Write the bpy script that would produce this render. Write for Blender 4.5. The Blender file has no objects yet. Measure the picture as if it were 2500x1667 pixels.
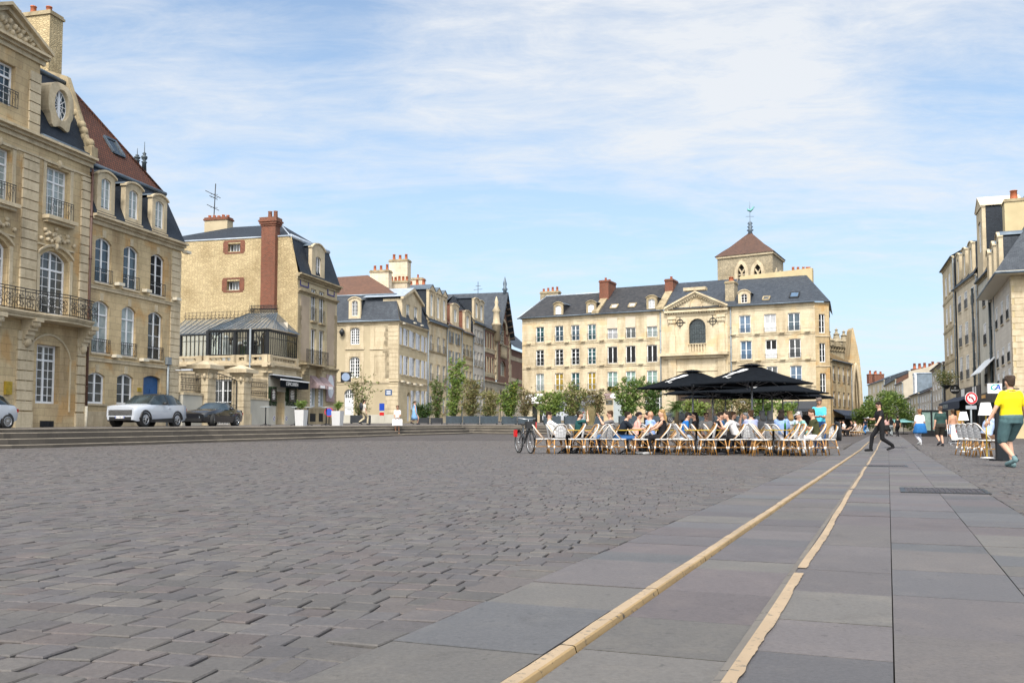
import bpy, bmesh, math, random
import numpy as np
from mathutils import Vector as V, Matrix, Quaternion
R = math.radians
random.seed(7)
rng = np.random.default_rng(11)
SC = bpy.context.scene
COL = SC.collection
CH = 0.70                      # eye height of the camera, metres
FPX, CX, CY = 2292.0, 1250.0, 912.0
PITCH = math.atan(140 / FPX)
CAM = V((0, 0, CH))
ZUP = V((0, 0, 1))
def ray(px, py):
 dx, dy = (px - CX) / FPX, (CY - py) / FPX
 c, s = math.cos(PITCH), math.sin(PITCH)
 return V((dx, c - dy * s, s + dy * c))
def at(px, py, y):
 d = ray(px, py)
 return CAM + d * (y / d.y)
def zpx(p, y): return CH + (1052 - y) / FPX * p.y
def lerp(a, b, t): return a + (b - a) * t
def interp(x, xs, ys): return float(np.interp(x, xs, ys))
def G(x, y):
 """height of the square, which climbs gently away from the camera"""
 return 0.0215 * max(0.0, min(y, 150) - 36) * interp(x, [-23, -16, -6.6, 2, 20, 40], [.12, .6, 1, 1, .3, .25])
def T(x, y):
 """height of the raised terrace in front of the houses"""
 return .82 + .0125 * (min(y, 170) - 40)
def gp(px, y):
 """ground point of the square below picture column px at depth y"""
 x = at(px, 1052, y).x
 return V((x, y, G(x, y)))
def tp(px, y):
 x = at(px, 1052, y).x
 return V((x, y, T(x, y)))
# ------------------------------------------------------------------ object helpers
def wloc(o):
 p = V((0, 0, 0))
 while o is not None:
  p = p + o.location
  o = o.parent
 return p
def tag(o, label=None, cat=None, group=None, kind=None):
 if label: o['label'] = label
 if cat: o['category'] = cat
 if group: o['group'] = group
 if kind: o['kind'] = kind
 return o
def thing(name, label, cat, loc=(0, 0, 0), rz=0.0, group=None):
 o = bpy.data.objects.new(name, None)
 o.empty_display_size = .2
 COL.objects.link(o)
 o.location = loc
 o.rotation_euler = (0, 0, rz)
 if rz: LOCAL.add(o.name)      # parts of a turned thing are given in its own axes
 return tag(o, label, cat, group)
LOCAL = set()
def is_local(o):
 while o.parent is not None: o = o.parent
 return o.name in LOCAL
def kids(o): return KID.get(o.name, [])
KID = {}
def adopt(c, p):
 c.parent = p
 KID.setdefault(p.name, []).append(c)
def dup(o, loc=None, rz=None, label=None, group=None, parent=None):
 c = o.copy()
 COL.objects.link(c)
 if parent is not None: adopt(c, parent)
 if loc is not None: c.location = loc
 if rz is not None: c.rotation_euler = (0, 0, rz)
 if label: c['label'] = label
 if group: c['group'] = group
 for k in list(kids(o)): dup(k, parent=c)
 return c
class MB:
 """collects faces and links them as one mesh object"""
 def __init__(s): s.v, s.f, s.m, s.s, s.cm = [], [], [], [], 0
 def pts(s, ps):
  i = len(s.v)
  s.v.extend([tuple(p) for p in ps])
  return i
 def face(s, idx, sm=False): s.f.append(tuple(idx)); s.m.append(s.cm); s.s.append(sm)
 def poly(s, *ps):
  i = s.pts(ps); s.face(range(i, i + len(ps)))
 def hexa(s, a):
  """8 corners: bottom ring of 4 (counter-clockwise seen from above), top ring of 4"""
  i = s.pts(a)
  for q in ((3, 2, 1, 0), (4, 5, 6, 7), (0, 1, 5, 4), (1, 2, 6, 5), (2, 3, 7, 6), (3, 0, 4, 7)): s.face([i + k for k in q])
 def box(s, x0, x1, y0, y1, z0, z1):
  s.hexa([(x0, y0, z0), (x1, y0, z0), (x1, y1, z0), (x0, y1, z0), (x0, y0, z1), (x1, y0, z1), (x1, y1, z1), (x0, y1, z1)])
 def taper(s, x0, x1, y0, y1, z0, z1, k):
  s.hexa([(x0, y0, z0), (x1, y0, z0), (x1, y1, z0), (x0, y1, z0), (x0 + k, y0 + k, z1), (x1 - k, y0 + k, z1), (x1 - k, y1 - k, z1), (x0 + k, y1 - k, z1)])
 def bar(s, p0, p1, w, h=None, up=ZUP):
  p0, p1 = V(p0), V(p1); h = h or w
  d = (p1 - p0).normalized()
  if abs(d.dot(up)) > .98: up = V((0, 1, 0))
  a = d.cross(up).normalized() * (w / 2); b = a.cross(d).normalized() * (h / 2)
  s.hexa([p0 - a - b, p0 + a - b, p1 + a - b, p1 - a - b, p0 - a + b, p0 + a + b, p1 + a + b, p1 - a + b])
 def rings(s, rs, cap0=True, cap1=True, sm=True, closed=True):
  n = len(rs[0]); base = [s.pts(r) for r in rs]
  for k in range(len(rs) - 1):
   for j in range(n if closed else n - 1):
    j2 = (j + 1) % n
    s.face([base[k] + j, base[k] + j2, base[k + 1] + j2, base[k + 1] + j], sm)
  if cap0: s.face([base[0] + j for j in reversed(range(n))], False)
  if cap1: s.face([base[-1] + j for j in range(n)], False)
 def tube(s, path, r, n=6, r2=None, lat=None, cap=True, flat=1.0):
  """round section swept along a path; r number or list; flat squashes it along the second axis"""
  P = [V(p) for p in path]; m = len(P)
  rr = r if isinstance(r, (list, tuple)) else [lerp(r, r if r2 is None else r2, i / max(1, m - 1)) for i in range(m)]
  out = []; prev = V(lat) if lat is not None else None
  for i in range(m):
   d = (P[min(i + 1, m - 1)] - P[max(i - 1, 0)]).normalized()
   if prev is None:
    prev = V((1, 0, 0)) if abs(d.x) < .9 else V((0, 1, 0))
   a = (prev - d * prev.dot(d))
   if a.length < 1e-5: a = d.orthogonal()
   a.normalize(); b = d.cross(a); prev = a
   q = rr[i]; qa, qb = (q if isinstance(q, tuple) else (q, q * flat))
   out.append([P[i] + a * (qa * math.cos(2 * math.pi * k / n)) + b * (qb * math.sin(2 * math.pi * k / n)) for k in range(n)])
  s.rings(out, cap, cap)
 def lathe(s, prof, n=12, c=(0, 0, 0), a0=0.0, sm=True, sx=1, sy=1):
  c = V(c)
  s.rings([[c + V((r * sx * math.cos(a0 + 2 * math.pi * k / n), r * sy * math.sin(a0 + 2 * math.pi * k / n), z)) for k in range(n)] for r, z in prof], sm=sm)
 def ball(s, c, rx, ry=None, rz=None, n=10, m=6, rot=None):
  ry = ry or rx; rz = rz or rx; c = V(c); rs = []
  for i in range(m + 1):
   t = -math.pi / 2 + math.pi * (.02 + .96 * i / m)
   ring = [V((rx * math.cos(t) * math.cos(2 * math.pi * k / n), ry * math.cos(t) * math.sin(2 * math.pi * k / n), rz * math.sin(t))) for k in range(n)]
   rs.append([c + (rot @ p if rot is not None else p) for p in ring])
  s.rings(rs)
 def cap(s, p0, p1, r0, r1, n=8):
  """rounded tapered limb"""
  p0, p1 = V(p0), V(p1); d = p1 - p0; L = d.length
  if L < 1e-5: return s.ball(p0, r0)
  d /= L
  path = [p0 - d * r0 * .95, p0 - d * r0 * .7, p0, p0 + d * L * .5, p1, p1 + d * r1 * .7, p1 + d * r1 * .95]
  s.tube(path, [r0 * .3, r0 * .72, r0, (r0 + r1) / 2, r1, r1 * .72, r1 * .3], n)
 def merge(s, o, M=None):
  i = len(s.v)
  s.v.extend([tuple(M @ V(p)) for p in o.v] if M is not None else o.v)
  for f, m, k in zip(o.f, o.m, o.s): s.f.append(tuple(i + j for j in f)); s.m.append(m); s.s.append(k)
 def build(s, name, mats, parent=None, uv=True, col=None):
  me = bpy.data.meshes.new(name)
  org = wloc(parent) if parent is not None and not is_local(parent) else V((0, 0, 0))
  vv = np.array(s.v, dtype=np.float64).reshape(-1, 3)
  me.from_pydata((vv - np.array(org)).tolist(), [], s.f)
  mats = mats if isinstance(mats, (list, tuple)) else [mats]
  for m in mats: me.materials.append(M(m) if isinstance(m, str) else m)
  if len(mats) > 1: me.polygons.foreach_set('material_index', s.m)
  me.polygons.foreach_set('use_smooth', s.s)
  if uv and s.f: auto_uv(me, vv)
  if col is not None:
   a = me.attributes.new('tint', 'FLOAT_COLOR', 'FACE')
   a.data.foreach_set('color', np.asarray(col, dtype=np.float32).ravel())
  me.update()
  o = bpy.data.objects.new(name, me)
  COL.objects.link(o)
  if parent is not None: adopt(o, parent)
  return o
def auto_uv(me, vv):
 nl = len(me.loops)
 vi = np.empty(nl, dtype=np.int32); me.loops.foreach_get('vertex_index', vi)
 npoly = len(me.polygons)
 nr = np.empty(npoly * 3); me.polygons.foreach_get('normal', nr); nr = nr.reshape(-1, 3)
 tot = np.empty(npoly, dtype=np.int32); me.polygons.foreach_get('loop_total', tot)
 pi = np.repeat(np.arange(npoly), tot)
 h = np.hypot(nr[:, 0], nr[:, 1])
 t = np.stack([-nr[:, 1], nr[:, 0], np.zeros(npoly)], 1)
 flat = h < .05
 t[~flat] /= h[~flat][:, None]
 t[flat] = (1, 0, 0)
 b = np.cross(nr, t)
 p = vv[vi]
 uv = np.stack([(p * t[pi]).sum(1), (p * b[pi]).sum(1)], 1)
 me.uv_layers.new(name='UVMap').data.foreach_set('uv', uv.astype(np.float32).ravel())
def remeshed(mb, vox, smooth=0):
 """one continuous skin around everything collected in mb; returns a new MB"""
 me = bpy.data.meshes.new('tmp'); me.from_pydata(mb.v, [], mb.f)
 o = bpy.data.objects.new('tmp', me); COL.objects.link(o)
 m = o.modifiers.new('r', 'REMESH'); m.mode = 'VOXEL'; m.voxel_size = vox
 if smooth:
  k = o.modifiers.new('s', 'SMOOTH'); k.iterations = smooth; k.factor = .5
 dg = bpy.context.evaluated_depsgraph_get()
 e = o.evaluated_get(dg); em = e.to_mesh()
 out = MB()
 n = len(em.vertices); co = np.empty(n * 3); em.vertices.foreach_get('co', co)
 out.v = [tuple(x) for x in co.reshape(-1, 3)]
 out.f = [tuple(p.vertices) for p in em.polygons]
 out.m = [0] * len(out.f); out.s = [True] * len(out.f)
 e.to_mesh_clear()
 bpy.data.objects.remove(o); bpy.data.meshes.remove(me)
 return out
def text_mb(txt, size, M4, ext=.004, align='CENTER', shear=0.0, sx=1.0, off=0.0):
 """lettering as thin solid letters, in the plane of matrix M4 (x right, y up, z out)"""
 cu = bpy.data.curves.new('t', 'FONT'); cu.body = txt; cu.size = size; cu.extrude = ext; cu.align_x = align; cu.align_y = 'CENTER'; cu.shear = shear; cu.offset = off
 cu.resolution_u = 3
 o = bpy.data.objects.new('t', cu); COL.objects.link(o)
 dg = bpy.context.evaluated_depsgraph_get()
 em = o.evaluated_get(dg).to_mesh(); out = MB()
 out.v = [tuple(M4 @ V((v.co.x * sx, v.co.y, v.co.z))) for v in em.vertices]
 out.f = [tuple(p.vertices) for p in em.polygons]; out.m = [0] * len(out.f); out.s = [False] * len(out.f)
 o.evaluated_get(dg).to_mesh_clear()
 bpy.data.objects.remove(o); bpy.data.curves.remove(cu)
 return out
def plane_m(o, xd, yd):
 xd, yd = V(xd).normalized(), V(yd).normalized(); zd = xd.cross(yd)
 m = Matrix((xd, yd, zd)).transposed().to_4x4(); m.translation = V(o)
 return m
# ------------------------------------------------------------------ materials
MATS = {}
def M(name): return MATS[name]
def new_mat(name):
 m = bpy.data.materials.new(name); m.use_nodes = True; MATS[name] = m
 return m, m.node_tree, m.node_tree.nodes['Principled BSDF']
def nd(nt, typ, **kw):
 n = nt.nodes.new(typ)
 for k, v in kw.items():
  if k.startswith('i_'): n.inputs[k[2:].replace('_', ' ')].default_value = v
  elif k.startswith('n_'): n.inputs[int(k[2:])].default_value = v
  else: setattr(n, k, v)
 return n
def c4(c): return (c[0], c[1], c[2], 1)
def mixc(nt, fac, a, b, mode='MIX'):
 n = nd(nt, 'ShaderNodeMix', data_type='RGBA', blend_type=mode)
 for sock, val in ((n.inputs[0], fac), (n.inputs[6], a), (n.inputs[7], b)):
  if hasattr(val, 'links') or hasattr(val, 'is_linked'): nt.links.new(val, sock)
  elif isinstance(val, (int, float)): sock.default_value = val
  else: sock.default_value = c4(val)
 return n.outputs[2]
def ramp(nt, src, a, b, ca=0.0, cb=1.0):
 n = nd(nt, 'ShaderNodeMapRange'); n.inputs[1].default_value = a; n.inputs[2].default_value = b; n.inputs[3].default_value = ca; n.inputs[4].default_value = cb
 nt.links.new(src, n.inputs[0]); return n.outputs[0]
def noise(nt, vec, scale, detail=4, rough=.55, dist=0.0):
 n = nd(nt, 'ShaderNodeTexNoise'); n.inputs['Scale'].default_value = scale; n.inputs['Detail'].default_value = detail; n.inputs['Roughness'].default_value = rough; n.inputs['Distortion'].default_value = dist
 if vec is not None: nt.links.new(vec, n.inputs['Vector'])
 return n.outputs['Fac']
def scalev(nt, vec, s):
 n = nd(nt, 'ShaderNodeMapping'); n.inputs['Scale'].default_value = s; nt.links.new(vec, n.inputs['Vector']); return n.outputs[0]
def uvs(nt): return nd(nt, 'ShaderNodeTexCoord').outputs['UV']
def objc(nt): return nd(nt, 'ShaderNodeTexCoord').outputs['Object']
def bump(nt, bs, h, strength, dist):
 b = nd(nt, 'ShaderNodeBump'); b.inputs['Strength'].default_value = strength; b.inputs['Distance'].default_value = dist
 nt.links.new(h, b.inputs['Height']); nt.links.new(b.outputs[0], bs.inputs['Normal'])
def flat(name, c, rough=.6, metal=0.0, spec=.5, var=0.12, scale=6.0, bmp=0.0, coat=0.0, emit=0.0):
 m, nt, bs = new_mat(name)
 bs.inputs['Roughness'].default_value = rough; bs.inputs['Metallic'].default_value = metal; bs.inputs['Specular IOR Level'].default_value = spec
 if coat: bs.inputs['Coat Weight'].default_value = coat; bs.inputs['Coat Roughness'].default_value = .05
 if var:
  f = noise(nt, objc(nt), scale)
  o = mixc(nt, ramp(nt, f, .3, .7), [x * (1 - var) for x in c], [min(1, x * (1 + var)) for x in c])
  nt.links.new(o, bs.inputs['Base Color'])
  if bmp: bump(nt, bs, f, bmp, .01)
 else: bs.inputs['Base Color'].default_value = c4(c)
 if emit: bs.inputs['Emission Color'].default_value = c4(c); bs.inputs['Emission Strength'].default_value = emit
 return m
def blocks(name, c1, c2, cm, w, h, ms, rough=.85, bmp=.35, stain=(.55, .5, .42), stain_amt=.5, stain_scale=.35, streak=True, warp=0.0, offset=.5, patch=None):
 """stone, brick, slate or tile courses laid in metres of the UV map, with weather stains"""
 m, nt, bs = new_mat(name); bs.inputs['Roughness'].default_value = rough; bs.inputs['Specular IOR Level'].default_value = .3
 u = uvs(nt)
 if warp:
  nn = nd(nt, 'ShaderNodeTexNoise'); nn.inputs['Scale'].default_value = 3.0; nt.links.new(u, nn.inputs['Vector'])
  vm = nd(nt, 'ShaderNodeVectorMath', operation='MULTIPLY_ADD'); nt.links.new(nn.outputs['Color'], vm.inputs[0]); vm.inputs[1].default_value = (warp, warp, 0); nt.links.new(u, vm.inputs[2]); u = vm.outputs[0]
 b = nd(nt, 'ShaderNodeTexBrick', offset=offset)
 b.inputs['Color1'].default_value = c4(c1); b.inputs['Color2'].default_value = c4(c2); b.inputs['Mortar'].default_value = c4(cm)
 b.inputs['Scale'].default_value = 1.0; b.inputs['Mortar Size'].default_value = ms; b.inputs['Mortar Smooth'].default_value = .2
 b.inputs['Brick Width'].default_value = w; b.inputs['Row Height'].default_value = h
 nt.links.new(u, b.inputs['Vector'])
 ob = objc(nt)
 f = noise(nt, scalev(nt, ob, (1, 1, .28)) if streak else ob, stain_scale * 2, 6, .65)
 f2 = noise(nt, ob, 9, 3)
 col = mixc(nt, ramp(nt, f, .42, .72, 0, stain_amt), b.outputs['Color'], mixc(nt, 1.0, b.outputs['Color'], stain, 'MULTIPLY'))
 if patch:
  f3 = noise(nt, ob, .55, 3, .5, .4)
  col = mixc(nt, ramp(nt, f3, .55, .64, 0, patch[1]), col, mixc(nt, 1.0, b.outputs['Color'], patch[0], 'MULTIPLY'))
 col = mixc(nt, .25, col, mixc(nt, ramp(nt, f2, .25, .75), (.62, .62, .62), (1.3, 1.3, 1.3)), 'MULTIPLY')
 nt.links.new(col, bs.inputs['Base Color'])
 mm = nd(nt, 'ShaderNodeMath', operation='MULTIPLY_ADD'); nt.links.new(b.outputs['Fac'], mm.inputs[0]); mm.inputs[1].default_value = -1.0
 nt.links.new(f2, mm.inputs[2])
 bump(nt, bs, mm.outputs[0], bmp, .012)
 return m
def rubble(name, ca, cb, cm, sx, sy, rough=.9, bmp=.6):
 m, nt, bs = new_mat(name); bs.inputs['Roughness'].default_value = rough; bs.inputs['Specular IOR Level'].default_value = .25
 u = scalev(nt, uvs(nt), (sx, sy, 1))
 v1 = nd(nt, 'ShaderNodeTexVoronoi', voronoi_dimensions='2D', feature='F1'); v1.inputs['Scale'].default_value = 1; v1.inputs['Randomness'].default_value = .85; nt.links.new(u, v1.inputs['Vector'])
 v2 = nd(nt, 'ShaderNodeTexVoronoi', voronoi_dimensions='2D', feature='DISTANCE_TO_EDGE'); v2.inputs['Scale'].default_value = 1; v2.inputs['Randomness'].default_value = .85; nt.links.new(u, v2.inputs['Vector'])
 sep = nd(nt, 'ShaderNodeSeparateColor'); nt.links.new(v1.outputs['Color'], sep.inputs[0])
 ob = objc(nt)
 base = mixc(nt, sep.outputs[0], ca, cb)
 base = mixc(nt, ramp(nt, v2.outputs['Distance'], .02, .13), cm, base)
 st = noise(nt, ob, .45, 5, .6)
 base = mixc(nt, ramp(nt, st, .45, .72, 0, .75), base, mixc(nt, 1.0, base, (.62, .58, .5), 'MULTIPLY'))
 nt.links.new(base, bs.inputs['Base Color'])
 bump(nt, bs, ramp(nt, v2.outputs['Distance'], 0, .2), bmp, .03)
 return m
def glassy(name, ca, cb, rough=.06, scale=.9):
 m, nt, bs = new_mat(name); bs.inputs['Roughness'].default_value = rough; bs.inputs['Specular IOR Level'].default_value = .6
 f = noise(nt, objc(nt), scale, 2)
 nt.links.new(mixc(nt, ramp(nt, f, .35, .65), ca, cb), bs.inputs['Base Color'])
 f2 = noise(nt, objc(nt), 1.7, 1)
 bump(nt, bs, f2, .05, .05)
 return m
def tinted(name, rough, bmp, scale, spread=.15, spec=.4):
 """takes its colour from the stone's own tint attribute"""
 m, nt, bs = new_mat(name); bs.inputs['Roughness'].default_value = rough; bs.inputs['Specular IOR Level'].default_value = spec
 a = nd(nt, 'ShaderNodeAttribute', attribute_name='tint')
 ob = objc(nt)
 f = noise(nt, ob, scale, 6, .7); f2 = noise(nt, ob, scale * .06, 4, .6)
 col = mixc(nt, 1.0, a.outputs['Color'], mixc(nt, ramp(nt, f, .3, .7), [1 - spread] * 3, [1 + spread] * 3), 'MULTIPLY')
 col = mixc(nt, ramp(nt, f2, .5, .75, 0, .5), col, mixc(nt, 1.0, col, (1.45, 1.4, 1.3), 'MULTIPLY'))
 f4 = noise(nt, ob, 2.3, 7, .72, .8); f5 = noise(nt, ob, 21, 2, .4)
 col = mixc(nt, ramp(nt, f4, .56, .70, 0, .55), col, mixc(nt, 1.0, col, (.66, .64, .62), 'MULTIPLY')); col = mixc(nt, ramp(nt, f5, .70, .73, 0, .6), col, mixc(nt, 1.0, col, (.5, .5, .5), 'MULTIPLY'))
 nt.links.new(col, bs.inputs['Base Color'])
 bump(nt, bs, f, bmp, .006)
 return m
STONE = (.52, .405, .24); STONE2 = (.455, .355, .205)
blocks('ashlar', STONE, STONE2, (.30, .235, .145), .85, .36, .010, stain=(.48, .41, .36), stain_amt=.9, patch=((.88, .66, .42), .7))
blocks('ashlar_pale', (.58, .50, .355), (.525, .45, .315), (.40, .34, .235), .9, .4, .009, stain=(.55, .49, .43), stain_amt=.9, patch=((.97, .82, .6), .5))
blocks('ashlar_grey', (.66, .57, .43), (.58, .50, .375), (.34, .29, .22), .9, .4, .008, stain=(.6, .58, .55), stain_amt=.8)
blocks('ashlar_buff', (.50, .42, .275), (.45, .38, .25), (.34, .28, .185), .8, .35, .008, stain=(.7, .65, .6), stain_amt=.6)
blocks('ashlar_white', (.58, .53, .455), (.52, .475, .41), (.36, .33, .285), .8, .35, .008, stain=(.75, .72, .7), stain_amt=.6)
blocks('trim', (.54, .455, .315), (.49, .41, .28), (.38, .31, .20), 1.3, .5, .006, stain=(.5, .46, .42), stain_amt=.7, stain_scale=.8, bmp=.2)
blocks('trim_dirty', (.36, .29, .18), (.33, .27, .17), (.25, .2, .13), 1.3, .5, .006, stain=(.4, .38, .36), stain_amt=.9, stain_scale=.9, bmp=.2)
flat('render_beige', (.40, .335, .225), .92, var=.13, scale=.5, bmp=.1, spec=.2)
flat('render_cream', (.45, .37, .22), .92, var=.12, scale=.6, bmp=.1, spec=.2)
flat('render_grey', (.44, .42, .36), .92, var=.15, scale=.6, bmp=.1, spec=.2)
flat('render_taupe', (.36, .29, .215), .92, var=.12, scale=.8, bmp=.1, spec=.2)
flat('render_pale', (.56, .49, .39), .92, var=.12, scale=.5, bmp=.1, spec=.2)
rubble('rubble', (.53, .425, .25), (.39, .31, .18), (.31, .245, .145), 4.2, 9.5)
rubble('rubble_grey', (.38, .32, .22), (.27, .23, .16), (.21, .18, .13), 2.2, 4.0)
blocks('brick', (.20, .055, .03), (.12, .036, .022), (.20, .13, .09), .23, .075, .012, stain=(.6, .55, .5), stain_amt=.5)
blocks('brick_pale', (.24, .105, .07), (.17, .075, .052), (.24, .17, .12), .23, .075, .012, stain=(.7, .65, .6), stain_amt=.5)
blocks('slate', (.018, .025, .036), (.011, .016, .025), (.006, .008, .011), .24, .13, .010, rough=.62, bmp=.5, stain=(1.9, 1.9, 1.8), stain_amt=.30)
blocks('slate_worn', (.033, .034, .038), (.021, .023, .027), (.012, .013, .016), .26, .14, .010, rough=.7, bmp=.5, stain=(2.3, 2.1, 1.85), stain_amt=.8, stain_scale=1.1)
blocks('slate_blue', (.039, .048, .062), (.026, .033, .045), (.014, .017, .022), .26, .14, .010, rough=.6, bmp=.5, stain=(2.1, 2.0, 1.8), stain_amt=.7, stain_scale=1.2)
blocks('tile', (.135, .048, .027), (.085, .032, .02), (.028, .014, .01), .20, .20, .03, rough=.8, bmp=.7, stain=(.75, .8, .8), stain_amt=.5)
blocks('tile_brown', (.15, .08, .055), (.10, .055, .04), (.05, .03, .023), .19, .13, .014, rough=.85, bmp=.7, stain=(1.35, 1.25, 1.1), stain_amt=.5)
flat('zinc', (.17, .21, .25), .42, .6, var=.2, scale=2)
flat('zinc_pale', (.36, .41, .47), .45, .3, var=.15, scale=2)
flat('lead', (.10, .13, .16), .5, .4, var=.2, scale=3)
flat('iron', (.018, .020, .023), .45, .3, var=0)
flat('iron_blue', (.04, .055, .065), .5, .3, var=.1)
flat('white_paint', (.72, .73, .74), .4, var=.05, scale=3)
flat('cream_paint', (.58, .53, .42), .5, var=.08)
flat('grey_paint', (.33, .37, .38), .5, var=.06)
flat('shutter', (.52, .55, .60), .6, var=.12, scale=5)
flat('pipe_brown', (.09, .045, .032), .5, var=.2)
flat('pipe_grey', (.20, .225, .24), .5, .2, var=.15)
flat('pot', (.34, .10, .045), .8, var=.25, scale=4)
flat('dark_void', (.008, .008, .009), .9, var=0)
flat('blue_door', (.012, .075, .21), .45, var=.12)
flat('wood_dark', (.05, .032, .02), .6, var=.3)
flat('black_fabric', (.006, .0075, .010), .95, var=.2, scale=4, bmp=.1, spec=.06)
flat('black_paint', (.011, .012, .014), .35, var=0)
flat('black_plastic', (.016, .016, .017), .5, var=0)
flat('white_plain', (.78, .78, .78), .5, var=0)
flat('gold', (.42, .30, .04), .4, .5, var=.2)
glassy('glass_dark', (.010, .012, .014), (.03, .035, .035))
glassy('glass_blue', (.02, .04, .06), (.05, .085, .11))
glassy('glass_teal', (.015, .05, .058), (.04, .10, .105))
glassy('glass_sky', (.05, .09, .15), (.10, .16, .24))
glassy('glass_net', (.22, .27, .27), (.34, .38, .37), .12, 2.5)
glassy('glass_green', (.16, .25, .23), (.24, .33, .30), .12, 2.5)
glassy('glass_curtain', (.33, .34, .36), (.42, .42, .42), .15, 3)
glassy('glass_yellow', (.26, .18, .03), (.34, .24, .05), .15, 3)
glassy('glass_mid', (.05, .055, .055), (.12, .125, .12))
glassy('glass_lead', (.02, .03, .035), (.05, .065, .07), .25, 6)
GL = ['glass_dark', 'glass_blue', 'glass_mid', 'glass_net', 'glass_teal', 'glass_dark']
# ------------------------------------------------------------------ facade helpers
class Fac:
 """a vertical wall plane: u runs to the right as seen from outside, z is world height, d is outwards"""
 def __init__(s, a, b):
  s.o = V((a[0], a[1], 0)); e = V((b[0], b[1], 0)); s.L = (e - s.o).length
  s.ud = (e - s.o).normalized(); s.n = s.ud.cross(ZUP)
 def P(s, u, z, d=0.0):
  q = s.o + s.ud * u + s.n * d
  return V((q.x, q.y, z))
 def hit(s, px, py, d=0.0):
  r = ray(px, py); k = (s.o + s.n * d - CAM).dot(s.n) / r.dot(s.n)
  q = CAM + r * k
  return (q - s.o).dot(s.ud), q.z
 def u(s, px, py=900, d=0.0): return s.hit(px, py, d)[0]
 def z(s, px, py, d=0.0): return s.hit(px, py, d)[1]
 def win(s, x0, x1, y0, y1, **k):
  """opening read off as picture columns x0..x1 and rows y0..y1 (rows at its middle)"""
  ym, xm = (y0 + y1) / 2, (x0 + x1) / 2
  return dict(u0=s.u(x0, ym), u1=s.u(x1, ym), z0=s.z(xm, y1), z1=s.z(xm, y0), arch=0.0, **k) if 'arch' not in k else dict(u0=s.u(x0, ym), u1=s.u(x1, ym), z0=s.z(xm, y1), z1=s.z(xm, y0), **k)
 def box(s, mb, u0, u1, z0, z1, d0, d1):
  mb.hexa([s.P(u0, z0, d1), s.P(u1, z0, d1), s.P(u1, z0, d0), s.P(u0, z0, d0), s.P(u0, z1, d1), s.P(u1, z1, d1), s.P(u1, z1, d0), s.P(u0, z1, d0)])
def op(u0, u1, z0, z1, arch=0.0, **k): return dict(u0=u0, u1=u1, z0=z0, z1=z1, arch=arch, **k)
def arc(o, n=8):
 """top edge of an opening from left to right; arch is the rise of the curve"""
 w = o['u1'] - o['u0']; r = o['arch']
 if r <= 0: return [(o['u0'], o['z1']), (o['u1'], o['z1'])]
 if o.get('gothic'):
  pts = []
  for i in range(n + 1):
   t = i / n; x = t if t <= .5 else 1 - t
   y = math.sqrt(max(0, 1 - (1 - x) ** 2)) / math.sqrt(.75)
   pts.append((o['u0'] + w * t, o['z1'] - r + r * y))
  return pts
 rr = (w * w / 4 + r * r) / (2 * r); a = math.asin(min(1, w / 2 / rr))
 if r > w / 2 - 1e-4: a = math.pi / 2; rr = w / 2
 um, zc = (o['u0'] + o['u1']) / 2, o['z1'] - rr
 return [(um + rr * math.sin(lerp(-a, a, i / n)), zc + rr * math.cos(lerp(-a, a, i / n))) for i in range(n + 1)]
def wall(mb, F, u0, u1, z0, z1, ops=(), rev=.2, d=0.0):
 """wall sheet with real openings and their reveals"""
 ops = [o for o in ops if o['u1'] > u0 and o['u0'] < u1]
 us = sorted(set([u0, u1] + [x for o in ops for x in (o['u0'], o['u1']) if u0 < x < u1]))
 zs = sorted(set([z0, z1] + [x for o in ops for x in (o['z0'], o['z1']) if z0 < x < z1]))
 for i in range(len(us) - 1):
  zc0 = None
  um = (us[i] + us[i + 1]) / 2
  for j in range(len(zs) - 1):
   zm = (zs[j] + zs[j + 1]) / 2
   hole = any(o['u0'] < um < o['u1'] and o['z0'] < zm < o['z1'] for o in ops)
   if not hole and zc0 is None: zc0 = zs[j]
   if (hole or j == len(zs) - 2) and zc0 is not None:
    zt = zs[j] if hole else zs[j + 1]
    mb.poly(F.P(us[i], zc0, d), F.P(us[i + 1], zc0, d), F.P(us[i + 1], zt, d), F.P(us[i], zt, d)); zc0 = None
 for o in ops:
  A = arc(o); b = d - o.get('rev', rev)
  for k in range(len(A) - 1):
   (ua, za), (ub, zb) = A[k], A[k + 1]
   if o['arch'] > 0:
    um = (o['u0'] + o['u1']) / 2
    mb.poly(F.P(ua, za, d), F.P(ub, zb, d), F.P(ub, o['z1'], d), F.P(ua, o['z1'], d))
   mb.poly(F.P(ua, za, d), F.P(ua, za, b), F.P(ub, zb, b), F.P(ub, zb, d))
  zl, zr = A[0][1], A[-1][1]
  mb.poly(F.P(o['u0'], o['z0'], d), F.P(o['u0'], o['z0'], b), F.P(o['u0'], zl, b), F.P(o['u0'], zl, d))
  mb.poly(F.P(o['u1'], o['z0'], b), F.P(o['u1'], o['z0'], d), F.P(o['u1'], zr, d), F.P(o['u1'], zr, b))
  mb.poly(F.P(o['u0'], o['z0'], d), F.P(o['u1'], o['z0'], d), F.P(o['u1'], o['z0'], b), F.P(o['u0'], o['z0'], b))
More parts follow.
